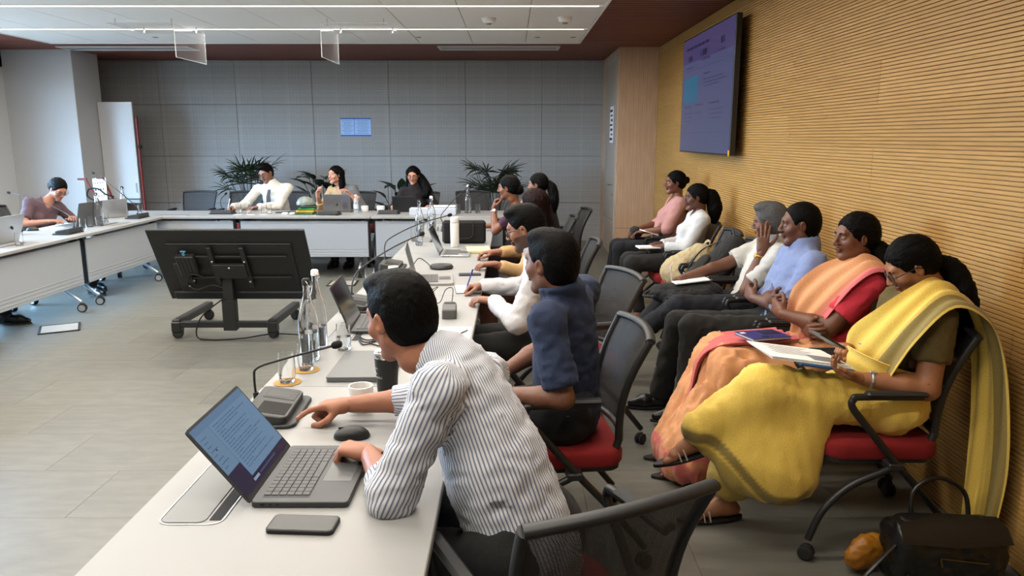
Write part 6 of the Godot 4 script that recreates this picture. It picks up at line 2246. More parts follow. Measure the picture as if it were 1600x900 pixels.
# cloth band: stations [point, half-width vector], ripples across
func band(st: MB, stations: Array, cols: Array, ripple := 0.006, waves := 3.0, across := 15, per := 5) -> void:
	var P := []
	var W := []
	for s in stations:
		P.append(s[0]); W.append(s[1])
	var cp := curve_pts(P, per)
	var cw := curve_pts(W, per)
	var rows := []
	var cc := []
	for i in cp.size():
		var r := []
		var c := []
		var dirv: Vector3 = (cp[mini(i + 1, cp.size() - 1)] - cp[maxi(i - 1, 0)]).normalized()
		var nn: Vector3 = dirv.cross(cw[i].normalized()).normalized()
		for j in across:
			var a := lerpf(-1, 1, j / float(across - 1))
			r.append(cp[i] + cw[i] * a + nn * ripple * sin(a * PI * waves + i * 0.15))
			c.append(cols[mini(int((a * 0.5 + 0.5) * cols.size()), cols.size() - 1)])
		rows.append(r); cc.append(c)
	st.sheet(rows, 0.004, cc)

func people() -> void:
	canon()
	var blk := cloth("black_trousers", Color(0.085, 0.083, 0.085))
	var nvy := cloth("navy_trousers", Color(0.07, 0.08, 0.115))
	var grey_bl := cloth("dark_grey_trousers", Color(0.10, 0.095, 0.09))
	var DN := Vector3.DOWN
	# ---- along the near table
	figure({"label": "person in a striped shirt leaning on the table and pressing the microphone unit", "cell": 0.012,
		"hip": v3(0.05, 0.56, -1.83), "chest": v3(-0.13, 1.02, -1.99), "head": v3(-0.31, 1.165, -2.03), "hdir": v3(-0.75, -0.22, -0.62), "fwd": v3(-0.95, 0, -0.28), "hipfwd": v3(-0.8, 0, -0.5),
		"lw": v3(-0.40, 0.785, -1.98), "le": v3(-0.25, 0.70, -1.55), "rw": v3(-0.53, 0.80, -2.33), "re": v3(-0.25, 0.7, -2.5), "bulk": 1.12, "sw": 0.19,
		"lhand": ["grip", v3(-0.8, 0.05, -0.3), DN], "rhand": ["point", v3(-1, 0.0, 0.05), v3(0, -1, 0.1)],
		"lk": v3(-0.30, 0.52, -1.92), "rk": v3(-0.26, 0.52, -2.15), "la": v3(-0.32, 0.10, -1.93), "ra": v3(-0.28, 0.1, -2.18),
		"top": {"mat": stripes(), "uv": true, "sleeve": 1.42, "loose": 1.15, "folds": 0.007, "belly": 1.1}, "bot": {"mat": blk}, "skin": Color(0.60, 0.39, 0.29), "skinkey": "skin_tan"})
	figure({"label": "person in a navy short-sleeved shirt seated sideways at the table", "cell": 0.012,
		"hip": v3(0.22, 0.56, -2.90), "chest": v3(0.215, 1.045, -2.86), "head": v3(0.145, 1.185, -2.82), "hdir": v3(-0.80, -0.05, -0.60), "fwd": v3(-0.9, 0, -0.42), "hipfwd": v3(-1, 0, -0.1),
		"lw": v3(-0.04, 0.70, -2.72), "le": v3(0.20, 0.60, -2.58), "rw": v3(-0.05, 0.71, -2.92), "re": v3(0.1, 0.6, -3.2), "bulk": 1.10, "sw": 0.20,
		"lhand": ["relax", v3(-0.8, 0.0, -0.6), v3(0.3, -1, 0)], "rhand": ["relax", v3(-0.9, 0.05, 0.4), v3(0, -1, 0)],
		"lk": v3(-0.22, 0.53, -2.80), "rk": v3(-0.22, 0.53, -3.02), "la": v3(-0.24, 0.10, -2.80), "ra": v3(-0.24, 0.1, -3.02),
		"top": {"mat": cloth("navy_shirt", Color(0.115, 0.165, 0.275)), "sleeve": 0.86, "loose": 1.22, "folds": 0.007}, "bot": {"mat": cloth("jeans_grey", Color(0.09, 0.095, 0.12))}, "skin": Color(0.42, 0.27, 0.20), "skinkey": "skin_brown"})
	figure({"label": "person in a white long-sleeved shirt and glasses writing in a notebook", "headkey": "head_b",
		"hip": v3(0.22, 0.56, -4.05), "chest": v3(0.16, 1.00, -4.05), "head": v3(0.07, 1.175, -4.02), "hdir": v3(-0.93, -0.30, -0.2), "fwd": v3(-0.97, 0, -0.1), "bulk": 1.15,
		"lw": v3(-0.10, 0.775, -4.02), "le": v3(0.05, 0.66, -3.75), "rw": v3(-0.17, 0.785, -4.40), "re": v3(0.1, 0.7, -4.5),
		"lhand": ["relax", v3(-0.9, 0.1, -0.3), DN], "rhand": ["grip", v3(-0.95, -0.1, 0.1), v3(0, -0.8, 0.5)], "watch": ["l", M.white_plastic],
		"lk": v3(-0.22, 0.53, -3.95), "rk": v3(-0.22, 0.53, -4.18), "la": v3(-0.2, 0.10, -3.95), "ra": v3(-0.2, 0.1, -4.18), "glasses": true,
		"top": {"mat": cloth("white_shirt", Color(0.80, 0.79, 0.80)), "sleeve": 1.93, "loose": 1.1, "folds": 0.008, "belly": 1.15, "seed": 7}, "bot": {"mat": blk}, "skin": Color(0.52, 0.35, 0.27), "skinkey": "skin_mid"})
	figure({"label": "person with reddish hair and cream sleeves behind the writing man", "fem": true, "hair": "loose", "hairmat": hair_mat("hair_red", Color(0.17, 0.085, 0.075)),
		"hip": v3(0.24, 0.56, -5.50), "chest": v3(0.20, 0.99, -5.48), "head": v3(0.155, 1.175, -5.46), "hdir": v3(-0.9, -0.15, -0.5), "fwd": v3(-1, 0, -0.1),
		"lw": v3(-0.13, 0.785, -5.20), "le": v3(0.05, 0.66, -5.25), "rw": v3(-0.13, 0.80, -5.66), "re": v3(0.1, 0.7, -5.9),
		"lhand": ["relax", v3(-1, 0, 0.0), DN], "rhand": ["relax", v3(-1, 0.0, 0.1), DN],
		"lk": v3(-0.18, 0.53, -5.40), "rk": v3(-0.18, 0.53, -5.6), "la": v3(-0.16, 0.10, -5.4), "ra": v3(-0.16, 0.1, -5.6),
		"top": {"mat": cloth("cream_top", Color(0.74, 0.60, 0.42)), "sleeve": 1.8, "loose": 1.1, "collar": false, "vneck": true, "name": "blouse"}, "bot": {"mat": cloth("brown_trousers", Color(0.30, 0.16, 0.07))}, "skin": Color(0.52, 0.33, 0.25), "skinkey": "skin_mid2"})
	figure({"label": "person in a purple blouse resting chin on hand at the table", "fem": true, "hair": "tied",
		"hip": v3(0.20, 0.56, -7.22), "chest": v3(0.06, 0.99, -7.22), "head": v3(-0.035, 1.185, -7.22), "hdir": v3(-0.95, -0.08, -0.3), "fwd": v3(-0.97, 0, -0.15),
		"lw": v3(-0.175, 0.99, -7.22), "le": v3(-0.20, 0.76, -7.12), "rw": v3(-0.28, 0.785, -7.52), "re": v3(-0.05, 0.7, -7.6),
		"lhand": ["grip", v3(0.25, 0.95, 0.0), v3(0.95, -0.2, 0.1)], "rhand": ["relax", v3(-1, 0, 0.1), DN], "watch": ["l", M.silver],
		"lk": v3(-0.20, 0.53, -7.12), "rk": v3(-0.20, 0.53, -7.32), "la": v3(-0.18, 0.10, -7.12), "ra": v3(-0.18, 0.1, -7.32), "bun": [v3(0, -0.03, -0.115), v3(0.045, 0.05, 0.04)],
		"top": {"mat": cloth("purple_blouse", Color(0.24, 0.10, 0.20)), "sleeve": 0.7, "loose": 1.05, "collar": false, "vneck": true, "name": "blouse"}, "bot": {"mat": cloth("plum_trousers", Color(0.12, 0.05, 0.08))}, "skin": Color(0.46, 0.29, 0.20), "skinkey": "skin_brown2"})
	figure({"label": "person in black with a tied ponytail, next beyond the chin-resting woman", "fem": true, "hair": "tied",
		"hip": v3(0.42, 0.56, -7.98), "chest": v3(0.34, 0.99, -7.98), "head": v3(0.27, 1.17, -7.98), "hdir": v3(-0.95, -0.1, -0.3), "fwd": v3(-1, 0, -0.1),
		"lw": v3(0.0, 0.785, -7.9), "le": v3(0.25, 0.66, -7.75), "rw": v3(-0.02, 0.785, -8.15), "re": v3(0.2, 0.7, -8.3),
		"lk": v3(0.0, 0.53, -7.88), "rk": v3(0.0, 0.53, -8.08), "la": v3(0.02, 0.10, -7.88), "ra": v3(0.02, 0.1, -8.08),
		"tail": [v3(0.36, 1.19, -7.98), v3(0.42, 1.13, -7.95), v3(0.44, 1.0, -7.93), v3(0.42, 0.85, -7.92)], "tailr": [0.03, 0.05, 0.05, 0.03],
		"top": {"mat": cloth("black_top", Color(0.04, 0.035, 0.04)), "sleeve": 1.8, "collar": false, "vneck": true, "name": "blouse"}, "bot": {"mat": blk}, "skin": Color(0.50, 0.33, 0.25), "skinkey": "skin_mid3"})
	# ---- end row
	figure({"label": "person in a white shirt, patterned tie and glasses writing at the end row", 
		"hip": v3(-3.12, 0.56, -10.14), "chest": v3(-3.15, 1.015, -10.02), "head": v3(-3.215, 1.195, -9.96), "hdir": v3(-0.30, -0.32, 0.9), "hup": v3(-0.12, 1, 0), "fwd": v3(-0.12, 0, 1),
		"lw": v3(-3.25, 0.775, -9.70), "le": v3(-2.9, 0.72, -9.95), "rw": v3(-3.58, 0.775, -9.68), "re": v3(-3.5, 0.7, -10.1), "bulk": 1.12, "sw": 0.205,
		"lhand": ["relax", v3(-0.8, 0, 0.5), DN], "rhand": ["grip", v3(-0.3, -0.1, 1), v3(0.5, -0.8, 0)],
		"lk": v3(-3.02, 0.53, -9.72), "rk": v3(-3.22, 0.53, -9.72), "la": v3(-3.02, 0.10, -9.7), "ra": v3(-3.22, 0.1, -9.7), "glasses": true,
		"top": {"mat": cloth("white_shirt2", Color(0.84, 0.83, 0.80)), "sleeve": 1.92, "loose": 1.18, "folds": 0.010, "seed": 4}, "bot": {"mat": blk}, "skin": Color(0.50, 0.34, 0.27), "skinkey": "skin_mid4"})
	var tie := MB.new()
	tie.sheet([[v3(-3.18, 0.985, -9.905), v3(-3.145, 0.985, -9.90)], [v3(-3.195, 0.90, -9.868), v3(-3.145, 0.90, -9.866)], [v3(-3.20, 0.80, -9.862), v3(-3.135, 0.80, -9.86)], [v3(-3.195, 0.70, -9.875), v3(-3.12, 0.70, -9.87)]], 0.008)
	var tm := mat("tie", Color(0.30, 0.30, 0.31), 0.7)
	tri_tex(tm, noise_tex(91, 0.2, Color(0.35, 0.35, 0.36), Color(1, 1, 1), 1, 1, 64, 1), v3(9, 9, 9), false)
	tag(obj("necktie", tie, tm), "grey patterned necktie of the man at the end row", "necktie")
	figure({"label": "person with shoulder-length hair talking and gesturing behind a silver laptop", "fem": true, "hair": "loose", "hairmat": hair_mat("hair_dark_brown", Color(0.05, 0.035, 0.032)),
		"hip": v3(-2.20, 0.56, -10.14), "chest": v3(-2.24, 0.99, -10.06), "head": v3(-2.315, 1.175, -10.0), "hdir": v3(-0.62, 0.0, 0.78), "fwd": v3(-0.25, 0, 1),
		"lw": v3(-2.10, 0.93, -9.86), "le": v3(-1.95, 0.74, -10.0), "rw": v3(-2.52, 0.90, -9.83), "re": v3(-2.5, 0.7, -10.1),
		"lhand": ["relax", v3(-0.5, 0.6, 0.4), v3(-0.7, 0, 0.5)], "rhand": ["relax", v3(0.05, 1, 0.2), v3(1, 0, 0.2)],
		"lk": v3(-2.12, 0.53, -9.72), "rk": v3(-2.3, 0.53, -9.72), "la": v3(-2.1, 0.10, -9.7), "ra": v3(-2.3, 0.1, -9.7),
		"top": {"mat": painted("shawl_top", Color(0.80, 0.78, 0.76)), "sleeve": 1.5, "loose": 1.25, "collar": false, "vneck": true, "name": "blouse", "folds": 0.008,
			"paint": func(V: PackedVector3Array, b: Dictionary) -> PackedColorArray:
				var c := PackedColorArray()
				for p in V: c.append(Color(0.22, 0.24, 0.27) if (p - b.chest).dot(b.left) > 0.02 else Color(0.78, 0.55, 0.28))
				return c}, "bot": {"mat": blk}, "skin": Color(0.72, 0.52, 0.43), "skinkey": "skin_light"})
	figure({"label": "person in a dark coat and black-rimmed glasses behind a tablet", "fem": true, "hair": "loose",
		"hip": v3(-1.26, 0.56, -10.14), "chest": v3(-1.27, 0.98, -10.04), "head": v3(-1.295, 1.17, -9.97), "hdir": v3(-0.02, -0.22, 1), "fwd": v3(0, 0, 1), "glasses": true,
		"lw": v3(-1.05, 0.775, -9.75), "le": v3(-1.0, 0.7, -10.0), "rw": v3(-1.53, 0.775, -9.75), "re": v3(-1.6, 0.7, -10.0),
		"lk": v3(-1.17, 0.53, -9.72), "rk": v3(-1.36, 0.53, -9.72), "la": v3(-1.17, 0.10, -9.7), "ra": v3(-1.36, 0.1, -9.7),
		"tail": [v3(-1.22, 1.15, -10.04), v3(-1.17, 1.08, -10.0), v3(-1.12, 0.98, -9.97), v3(-1.14, 0.9, -9.94)], "tailr": [0.05, 0.06, 0.06, 0.04],
		"top": {"mat": cloth("dark_coat", Color(0.09, 0.055, 0.05)), "sleeve": 1.9, "loose": 1.25, "collar": true, "name": "coat", "folds": 0.008}, "bot": {"mat": blk}, "skin": Color(0.70, 0.50, 0.41), "skinkey": "skin_light2"})
	# ---- window side
	figure({"label": "person in a mauve top and glasses looking down at a laptop beside the column", "fem": true, "hair": "tied", "glasses": true,
		"hip": v3(-5.22, 0.56, -8.22), "chest": v3(-5.10, 0.955, -8.25), "head": v3(-4.955, 1.10, -8.30), "hdir": v3(0.72, -0.55, 0.42), "hup": v3(0.3, 1, 0.1), "fwd": v3(0.85, 0, 0.45),
		"rw": v3(-4.93, 0.775, -8.02), "re": v3(-5.2, 0.7, -7.9), "lw": v3(-4.82, 0.775, -8.3), "le": v3(-5.0, 0.7, -8.6),
		"lk": v3(-4.78, 0.53, -8.28), "rk": v3(-4.80, 0.53, -8.08), "la": v3(-4.62, 0.10, -8.2), "ra": v3(-4.5, 0.1, -7.95), "bun": [v3(0, -0.035, -0.12), v3(0.042, 0.05, 0.045)],
		"top": {"mat": cloth("mauve_top", Color(0.34, 0.255, 0.28)), "sleeve": 0.75, "loose": 1.1, "collar": false, "vneck": true, "name": "blouse", "folds": 0.005}, "bot": {"mat": grey_bl}, "skin": Color(0.62, 0.42, 0.33), "skinkey": "skin_mid5"})
	# only the legs of this sitter come into view under the table; the rest is outside the frame
	figure({"label": "person in dark suit trousers and black shoes, legs under the window side table", 
		"hip": v3(-5.30, 0.56, -6.30), "chest": v3(-5.36, 1.02, -6.26), "head": v3(-5.34, 1.20, -6.22), "hdir": v3(0.9, -0.1, -0.2), "fwd": v3(1, 0, 0),
		"lw": v3(-4.9, 0.775, -6.45), "le": v3(-5.2, 0.7, -6.7), "rw": v3(-4.9, 0.775, -6.05), "re": v3(-5.2, 0.7, -5.9),
		"lk": v3(-4.82, 0.54, -6.45), "rk": v3(-4.82, 0.54, -6.12), "la": v3(-4.55, 0.105, -6.62), "ra": v3(-4.44, 0.105, -5.98), "lfoot": v3(1, -0.05, -0.1), "rfoot": v3(1, 0.05, -0.25),
		"top": {"mat": cloth("dark_suit", Color(0.06, 0.065, 0.08)), "sleeve": 1.9}, "bot": {"mat": nvy}, "skin": Color(0.5, 0.34, 0.27), "skinkey": "skin_mid6"})
	people_wall()

func people_wall() -> void:
	var DN := Vector3.DOWN
	var blk: Material = M.black_trousers
	# ---- yellow saree
	var o := v3(1.53, 0, -3.0)
	var ly := v3(1.53, 0.57, -3.0)
	var lk := v3(1.02, 0.655, -2.92)
	var rk := v3(1.04, 0.56, -3.10)
	var la := v3(0.775, 0.44, -2.98)
	var ra := v3(0.93, 0.105, -3.06)
	var bb := box_of([ly - o, lk - o, rk - o, la - o, ra - o, v3(1.1, 0.2, -2.8) - o, v3(1.35, 0.4, -2.75) - o], 0.2)
	var s := SDF.new(bb.position, bb.end, 0.012)
	s.cone(v3(0.02, 0.60, 0.09), v3(0.02, 0.60, -0.09), 0.125, 0.125, 0.05)
	s.cone(ly - o + v3(0, 0.02, 0.08), lk - o, 0.105, 0.092, 0.06)
	s.cone(ly - o + v3(0, 0, -0.09), rk - o, 0.105, 0.09, 0.06)
	s.cone(lk - o, la - o + v3(0.02, 0.02, 0), 0.090, 0.085, 0.06)
	s.cone(rk - o, ra - o + v3(0.02, 0.10, 0.01), 0.090, 0.10, 0.06)
	s.cone(lk - o + v3(0.03, -0.02, 0.02), v3(1.0, 0.36, -2.90) - o, 0.10, 0.16, 0.06, v3(0, 0, 1), 0.55)
	s.cone(v3(1.2, 0.58, -2.88) - o, v3(1.10, 0.33, -2.86) - o, 0.10, 0.155, 0.06, v3(0, 0, 1), 0.5)
	s.cone(v3(1.02, 0.34, -2.92) - o, v3(0.88, 0.40, -2.96) - o, 0.13, 0.09, 0.05, v3(0, 0, 1), 0.6)
	s.rough(0.011, v3(11, 1.1, 7), 13, true, Basis(v3(0, 0, 1), -0.2))
	s.rough(0.004, v3(24, 2.2, 18), 17, true, Basis(v3(0, 0, 1), -0.15))
	var A := s.arrays()
	var V: PackedVector3Array = A[Mesh.ARRAY_VERTEX]
	var col := PackedColorArray()
	var yel := Color(0.84, 0.58, 0.10)
	var oli := Color(0.26, 0.185, 0.045)
	for p in V:
		var w := p + o
		# woven border along the hem: it follows the lower edge of the cloth from the raised ankle down and back up
		var hem := 0.40 - 0.235 * smoothstep(0.78, 1.08, w.x) + 0.22 * smoothstep(1.14, 1.32, w.x)
		var k1 := smoothstep(hem + 0.012, hem + 0.026, w.y) * (1.0 - smoothstep(hem + 0.066, hem + 0.08, w.y)) * (1.0 - smoothstep(1.18, 1.22, w.x))
		var k2 := 0.6 * (1.0 - smoothstep(hem - 0.006, hem + 0.010, w.y)) * (1.0 - smoothstep(1.28, 1.32, w.x))
		col.append(yel.lerp(oli, maxf(k1, k2)))
	A[Mesh.ARRAY_COLOR] = col
	var ymat := painted("saree_cloth", Color(1, 1, 1))
	var yw := figure({"label": "person in a yellow and olive saree looking down at a phone", "fem": true, "cell": 0.012, "hair": "tied", "glasses": true, "lid": 0.0032,
		"hip": ly, "chest": v3(1.665, 0.985, -3.0), "head": v3(1.605, 1.145, -3.0), "hdir": v3(-0.82, -0.52, -0.12), "fwd": v3(-1, 0, 0), "bulk": 1.08, "armr": 1.12,
		"lw": v3(1.37, 0.725, -2.83), "le": v3(1.64, 0.60, -2.74), "rw": v3(1.45, 0.775, -3.10), "re": v3(1.68, 0.62, -3.28),
		"lhand": ["relax", v3(-0.9, 0.22, -0.25), v3(0.2, 1, 0.1)], "rhand": ["grip", v3(-0.85, 0.25, 0.55), v3(-0.2, -1, 0.2)], "watch": ["l", M.silver],
		"lk": lk, "rk": rk, "la": la, "ra": ra, "lfoot": v3(-1, -0.28, 0.05), "rfoot": v3(-1, -0.02, 0.1), "shoes": "sandal",
		"tail": [v3(1.70, 1.16, -3.0), v3(1.765, 1.13, -2.98), v3(1.80, 1.03, -2.95), v3(1.81, 0.90, -2.93), v3(1.795, 0.80, -2.92)], "tailr": [0.030, 0.042, 0.05, 0.042, 0.018],
		"top": {"mat": cloth("olive_blouse", Color(0.36, 0.30, 0.14)), "sleeve": 0.62, "loose": 1.08, "collar": false, "vneck": true, "name": "blouse"},
		"bot": {"kind": "mesh", "name": "saree_skirt", "mesh": finish(A), "mat": ymat}, "skin": Color(0.56, 0.365, 0.24), "skinkey": "skin_y"})
	var pl := MB.new()
	pl.x = Transform3D(Basis(), -o)
	var yc := [yel, yel, yel, yel, yel, yel, yel, yel, oli.lerp(yel, 0.6), oli, oli, oli, oli, oli, oli.lerp(yel, 0.7)]
	band(pl, [[v3(1.47, 0.63, -3.10), v3(0.02, -0.08, 0.05)], [v3(1.445, 0.73, -2.98), v3(0.03, -0.13, 0.08)], [v3(1.466, 0.852, -2.875), v3(0.0, -0.125, 0.075)], [v3(1.55, 0.985, -2.835), v3(-0.025, -0.085, 0.09)], [v3(1.66, 1.07, -2.842), v3(-0.01, -0.04, 0.10)], [v3(1.772, 1.02, -2.85), v3(0.01, -0.04, 0.12)], [v3(1.845, 0.86, -2.83), v3(0.01, -0.02, 0.10)], [v3(1.865, 0.62, -2.80), v3(0.02, 0, 0.09)], [v3(1.86, 0.38, -2.77), v3(0.03, 0, 0.08)], [v3(1.84, 0.14, -2.75), v3(0.03, 0, 0.06)]], yc, 0.007, 3.0, 25, 6)
	obj("saree_drape", pl, ymat, yw)
	var tb := MB.new()
	tb.x = Transform3D(Basis(), -o)
	band(tb, [[v3(1.47, 0.64, -3.12), v3(0, 0.11, -0.02)], [v3(1.385, 0.68, -3.0), v3(0, 0.13, 0)], [v3(1.42, 0.68, -2.86), v3(0, 0.12, 0.01)], [v3(1.56, 0.65, -2.835), v3(0, 0.10, 0.0)], [v3(1.68, 0.64, -2.88), v3(0, 0.10, 0)]], [yel], 0.006, 4.0, 13, 5)
	obj("saree_waist", tb, ymat, yw)
	# ---- peach and pink saree
	o = v3(1.53, 0, -3.6)
	ly = v3(1.53, 0.57, -3.6)
	lk = v3(1.04, 0.56, -3.50); rk = v3(1.04, 0.56, -3.72)
	la = v3(0.90, 0.10, -3.48); ra = v3(0.90, 0.10, -3.70)
	bb = box_of([ly - o, lk - o, rk - o, la - o, ra - o], 0.24)
	s = SDF.new(bb.position, bb.end, 0.013)
	s.cone(v3(0.02, 0.60, 0.09), v3(0.02, 0.60, -0.09), 0.125, 0.125, 0.05)
	s.cone(v3(0, 0.57, 0.08), lk - o, 0.11, 0.095, 0.07)
	s.cone(v3(0, 0.57, -0.08), rk - o, 0.11, 0.095, 0.07)
	s.cone(lk - o, v3(0.86, 0.10, -3.46) - o, 0.095, 0.135, 0.08)
	s.cone(rk - o, v3(0.86, 0.10, -3.66) - o, 0.095, 0.135, 0.08)
	s.half(v3(0, 0.022, 0), Vector3.DOWN, 0.01)
	s.rough(0.024, v3(6, 1.5, 14), 23, true, Basis(v3(0, 0, 1), -0.25))
	A = s.arrays()
	V = A[Mesh.ARRAY_VERTEX]
	col = PackedColorArray()
	var pea := Color(0.76, 0.36, 0.165)
	var pnk := Color(0.66, 0.145, 0.15)
	var fn := FastNoiseLite.new()
	fn.seed = 6
	fn.frequency = 16.0
	for p in V:
		var w := p + o
		var c := pea
		if w.y < 0.17: c = pnk.lerp(pea, clampf(fn.get_noise_3dv(w) * 1.6 + 0.45, 0.05, 0.9))
		col.append(c)
	A[Mesh.ARRAY_COLOR] = col
	var pw := figure({"label": "person in a peach and pink saree sitting with folded arms", "fem": true, "cell": 0.013, "hair": "tied",
		"hip": ly, "chest": v3(1.675, 1.01, -3.6), "head": v3(1.645, 1.185, -3.6), "hdir": v3(-0.97, -0.05, 0.12), "fwd": v3(-1, 0, 0), "bulk": 1.05, "armr": 1.05,
		"lw": v3(1.33, 0.80, -3.62), "le": v3(1.48, 0.66, -3.38), "rw": v3(1.42, 0.74, -3.52), "re": v3(1.52, 0.66, -3.85),
		"lhand": ["relax", v3(-0.25, 0.35, -1), v3(0.9, -0.3, 0)], "rhand": ["relax", v3(-0.2, 0.2, 1), v3(0.9, 0.1, 0)], "watch": ["r", M.silver],
		"lk": lk, "rk": rk, "la": la, "ra": ra, "shoes": "sandal",
		"tail": [v3(1.735, 1.14, -3.6), v3(1.77, 1.10, -3.57), v3(1.78, 1.02, -3.55), v3(1.765, 0.95, -3.54)], "tailr": [0.035, 0.05, 0.05, 0.03],
		"top": {"mat": cloth("pink_blouse", Color(0.80, 0.19, 0.27)), "sleeve": 0.72, "loose": 1.15, "collar": false, "vneck": true, "name": "blouse"},
		"bot": {"kind": "mesh", "name": "saree_skirt", "mesh": finish(A), "mat": ymat}, "skin": Color(0.40, 0.245, 0.17), "skinkey": "skin_p"})
	pl = MB.new()
	pl.x = Transform3D(Basis(), -o)
	band(pl, [[v3(1.42, 0.66, -3.70), v3(0.02, -0.12, 0.05)], [v3(1.42, 0.80, -3.60), v3(0.02, -0.13, 0.06)], [v3(1.49, 0.93, -3.53), v3(-0.01, -0.11, 0.09)], [v3(1.595, 1.045, -3.48), v3(-0.02, -0.05, 0.10)], [v3(1.68, 1.085, -3.475), v3(0, -0.03, 0.10)], [v3(1.775, 1.01, -3.46), v3(0.01, -0.03, 0.09)], [v3(1.81, 0.82, -3.44), v3(0.01, 0, 0.09)], [v3(1.80, 0.64, -3.43), v3(0.01, 0, 0.09)]], [pea, pea, pea, pea, pea, pea, pnk.lerp(pea, 0.5), pnk, pnk], 0.009, 3.0, 21, 6)
	obj("saree_drape", pl, ymat, pw)
	tb = MB.new()
	tb.x = Transform3D(Basis(), -o)
	band(tb, [[v3(1.36, 0.70, -3.62), v3(0.03, 0, 0.10)], [v3(1.18, 0.685, -3.60), v3(0.02, 0, 0.11)], [v3(1.02, 0.665, -3.60), v3(0.0, 0.01, 0.12)], [v3(0.93, 0.58, -3.60), v3(-0.02, 0.03, 0.11)], [v3(0.90, 0.44, -3.61), v3(-0.02, 0.0, 0.08)], [v3(0.88, 0.32, -3.62), v3(-0.02, 0, 0.05)]], [pnk], 0.010, 4.0, 15, 5)
	obj("saree_end", tb, ymat, pw)
	# ---- three more men and women on the wall row
	figure({"label": "person in a light blue shirt and black trousers with crossed arms", "cell": 0.014, "hair": "crop_thin",
		"hip": v3(1.54, 0.565, -4.22), "chest": v3(1.655, 1.01, -4.22), "head": v3(1.61, 1.175, -4.22), "hdir": v3(-0.98, -0.08, -0.15), "fwd": v3(-1, 0, 0),
		"lw": v3(1.40, 0.74, -4.28), "le": v3(1.50, 0.63, -4.0), "rw": v3(1.45, 0.77, -4.10), "re": v3(1.50, 0.64, -4.46),
		"lhand": ["relax", v3(-0.2, 0.3, -1), v3(0.9, -0.3, 0)], "rhand": ["relax", v3(-0.3, 0.1, 1), v3(0.9, 0.1, 0)],
		"lk": v3(1.02, 0.60, -4.16), "rk": v3(0.99, 0.57, -4.38), "la": v3(1.02, 0.12, -4.18), "ra": v3(0.92, 0.105, -4.46), "rfoot": v3(-1, -0.02, 0.0),
		"top": {"mat": cloth("light_blue_shirt", Color(0.50, 0.56, 0.72)), "sleeve": 1.35, "loose": 1.12, "folds": 0.007, "seed": 11}, "bot": {"mat": M.dark_grey_trousers, "hem": 1.25, "folds": 0.009}, "skin": Color(0.38, 0.24, 0.175), "skinkey": "skin_d1"})
	figure({"label": "grey-haired person in a white short-sleeved shirt leaning cheek on hand", "cell": 0.014, "hairmat": hair_mat("hair_grey", Color(0.50, 0.50, 0.50)),
		"hip": v3(1.54, 0.565, -4.82), "chest": v3(1.69, 0.97, -4.80), "head": v3(1.635, 1.125, -4.78), "hdir": v3(-0.85, -0.12, -0.5), "hup": v3(0, 1, 0.1), "fwd": v3(-1, 0, -0.1), "watch": ["l", mat("gold_watch", Color(0.80, 0.66, 0.35), 0.3, 0.8)],
		"lw": v3(1.555, 0.955, -4.655), "le": v3(1.50, 0.70, -4.62), "rw": v3(1.15, 0.745, -4.92), "re": v3(1.45, 0.62, -5.1), "bulk": 1.05,
		"lhand": ["flat", v3(0.08, 0.97, -0.14), v3(0.25, 0.1, -1)], "rhand": ["grip", v3(-1, -0.25, 0.0), v3(0, -1, 0.2)],
		"lk": v3(1.06, 0.60, -4.70), "rk": v3(1.02, 0.55, -4.98), "la": v3(0.83, 0.37, -4.86), "ra": v3(0.66, 0.12, -5.0), "lfoot": v3(-0.75, 0.62, -0.05), "rfoot": v3(-1, 0, 0),
		"top": {"mat": cloth("white_shirt3", Color(0.80, 0.80, 0.78)), "sleeve": 0.80, "loose": 1.2, "folds": 0.008, "seed": 12}, "bot": {"mat": M.navy_trousers, "hem": 1.15, "folds": 0.009}, "skin": Color(0.40, 0.255, 0.185), "skinkey": "skin_d2"})
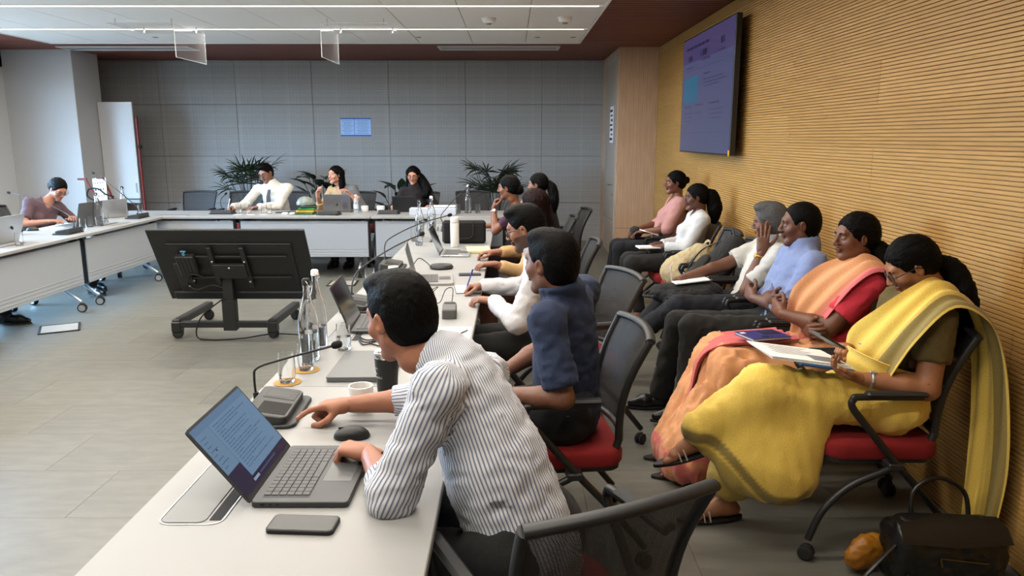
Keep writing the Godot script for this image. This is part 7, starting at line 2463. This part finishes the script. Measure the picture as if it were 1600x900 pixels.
	figure({"label": "person in a white knitted top with curly tied hair holding papers", "fem": true, "hair": "tied",
		"hip": v3(1.53, 0.565, -6.70), "chest": v3(1.675, 0.975, -6.70), "head": v3(1.625, 1.135, -6.70), "hdir": v3(-0.99, -0.1, -0.05), "fwd": v3(-1, 0, 0),
		"lw": v3(1.33, 0.70, -6.66), "le": v3(1.58, 0.62, -6.48), "rw": v3(1.33, 0.70, -6.82), "re": v3(1.55, 0.62, -6.95),
		"lk": v3(1.06, 0.56, -6.60), "rk": v3(1.06, 0.56, -6.80), "la": v3(1.14, 0.12, -6.58), "ra": v3(1.0, 0.12, -6.84), "shoes": "sandal",
		"tail": [v3(1.71, 1.17, -6.7), v3(1.76, 1.14, -6.69), v3(1.79, 1.04, -6.68), v3(1.79, 0.93, -6.67)], "tailr": [0.03, 0.06, 0.062, 0.03],
		"top": {"mat": cloth("knit_top", Color(0.80, 0.80, 0.80), 0.95, 0.9), "sleeve": 1.85, "loose": 1.15, "collar": false, "vneck": true, "name": "sweater", "folds": 0.006}, "bot": {"mat": blk, "len": 0.9}, "skin": Color(0.36, 0.22, 0.165), "skinkey": "skin_d3"})
	figure({"label": "person in a pale pink tunic with a hair bun beside the oak closet", "fem": true, "hair": "tied",
		"hip": v3(1.53, 0.565, -7.62), "chest": v3(1.675, 1.03, -7.62), "head": v3(1.63, 1.21, -7.62), "hdir": v3(-0.99, -0.02, 0.1), "fwd": v3(-1, 0, 0), "bulk": 1.12,
		"lw": v3(1.32, 0.73, -7.52), "le": v3(1.58, 0.66, -7.38), "rw": v3(1.30, 0.73, -7.74), "re": v3(1.55, 0.65, -7.9), "bun": [v3(0, 0.02, -0.125), v3(0.036, 0.04, 0.032)],
		"lk": v3(1.08, 0.56, -7.52), "rk": v3(1.08, 0.56, -7.72), "la": v3(1.06, 0.12, -7.5), "ra": v3(1.0, 0.12, -7.74), "shoes": "sandal",
		"top": {"mat": cloth("pale_pink_top", Color(0.74, 0.54, 0.52)), "sleeve": 1.25, "loose": 1.2, "collar": false, "vneck": true, "name": "tunic", "belly": 1.12, "folds": 0.006}, "bot": {"mat": M.navy_trousers, "len": 0.9}, "skin": Color(0.42, 0.26, 0.19), "skinkey": "skin_d4"})
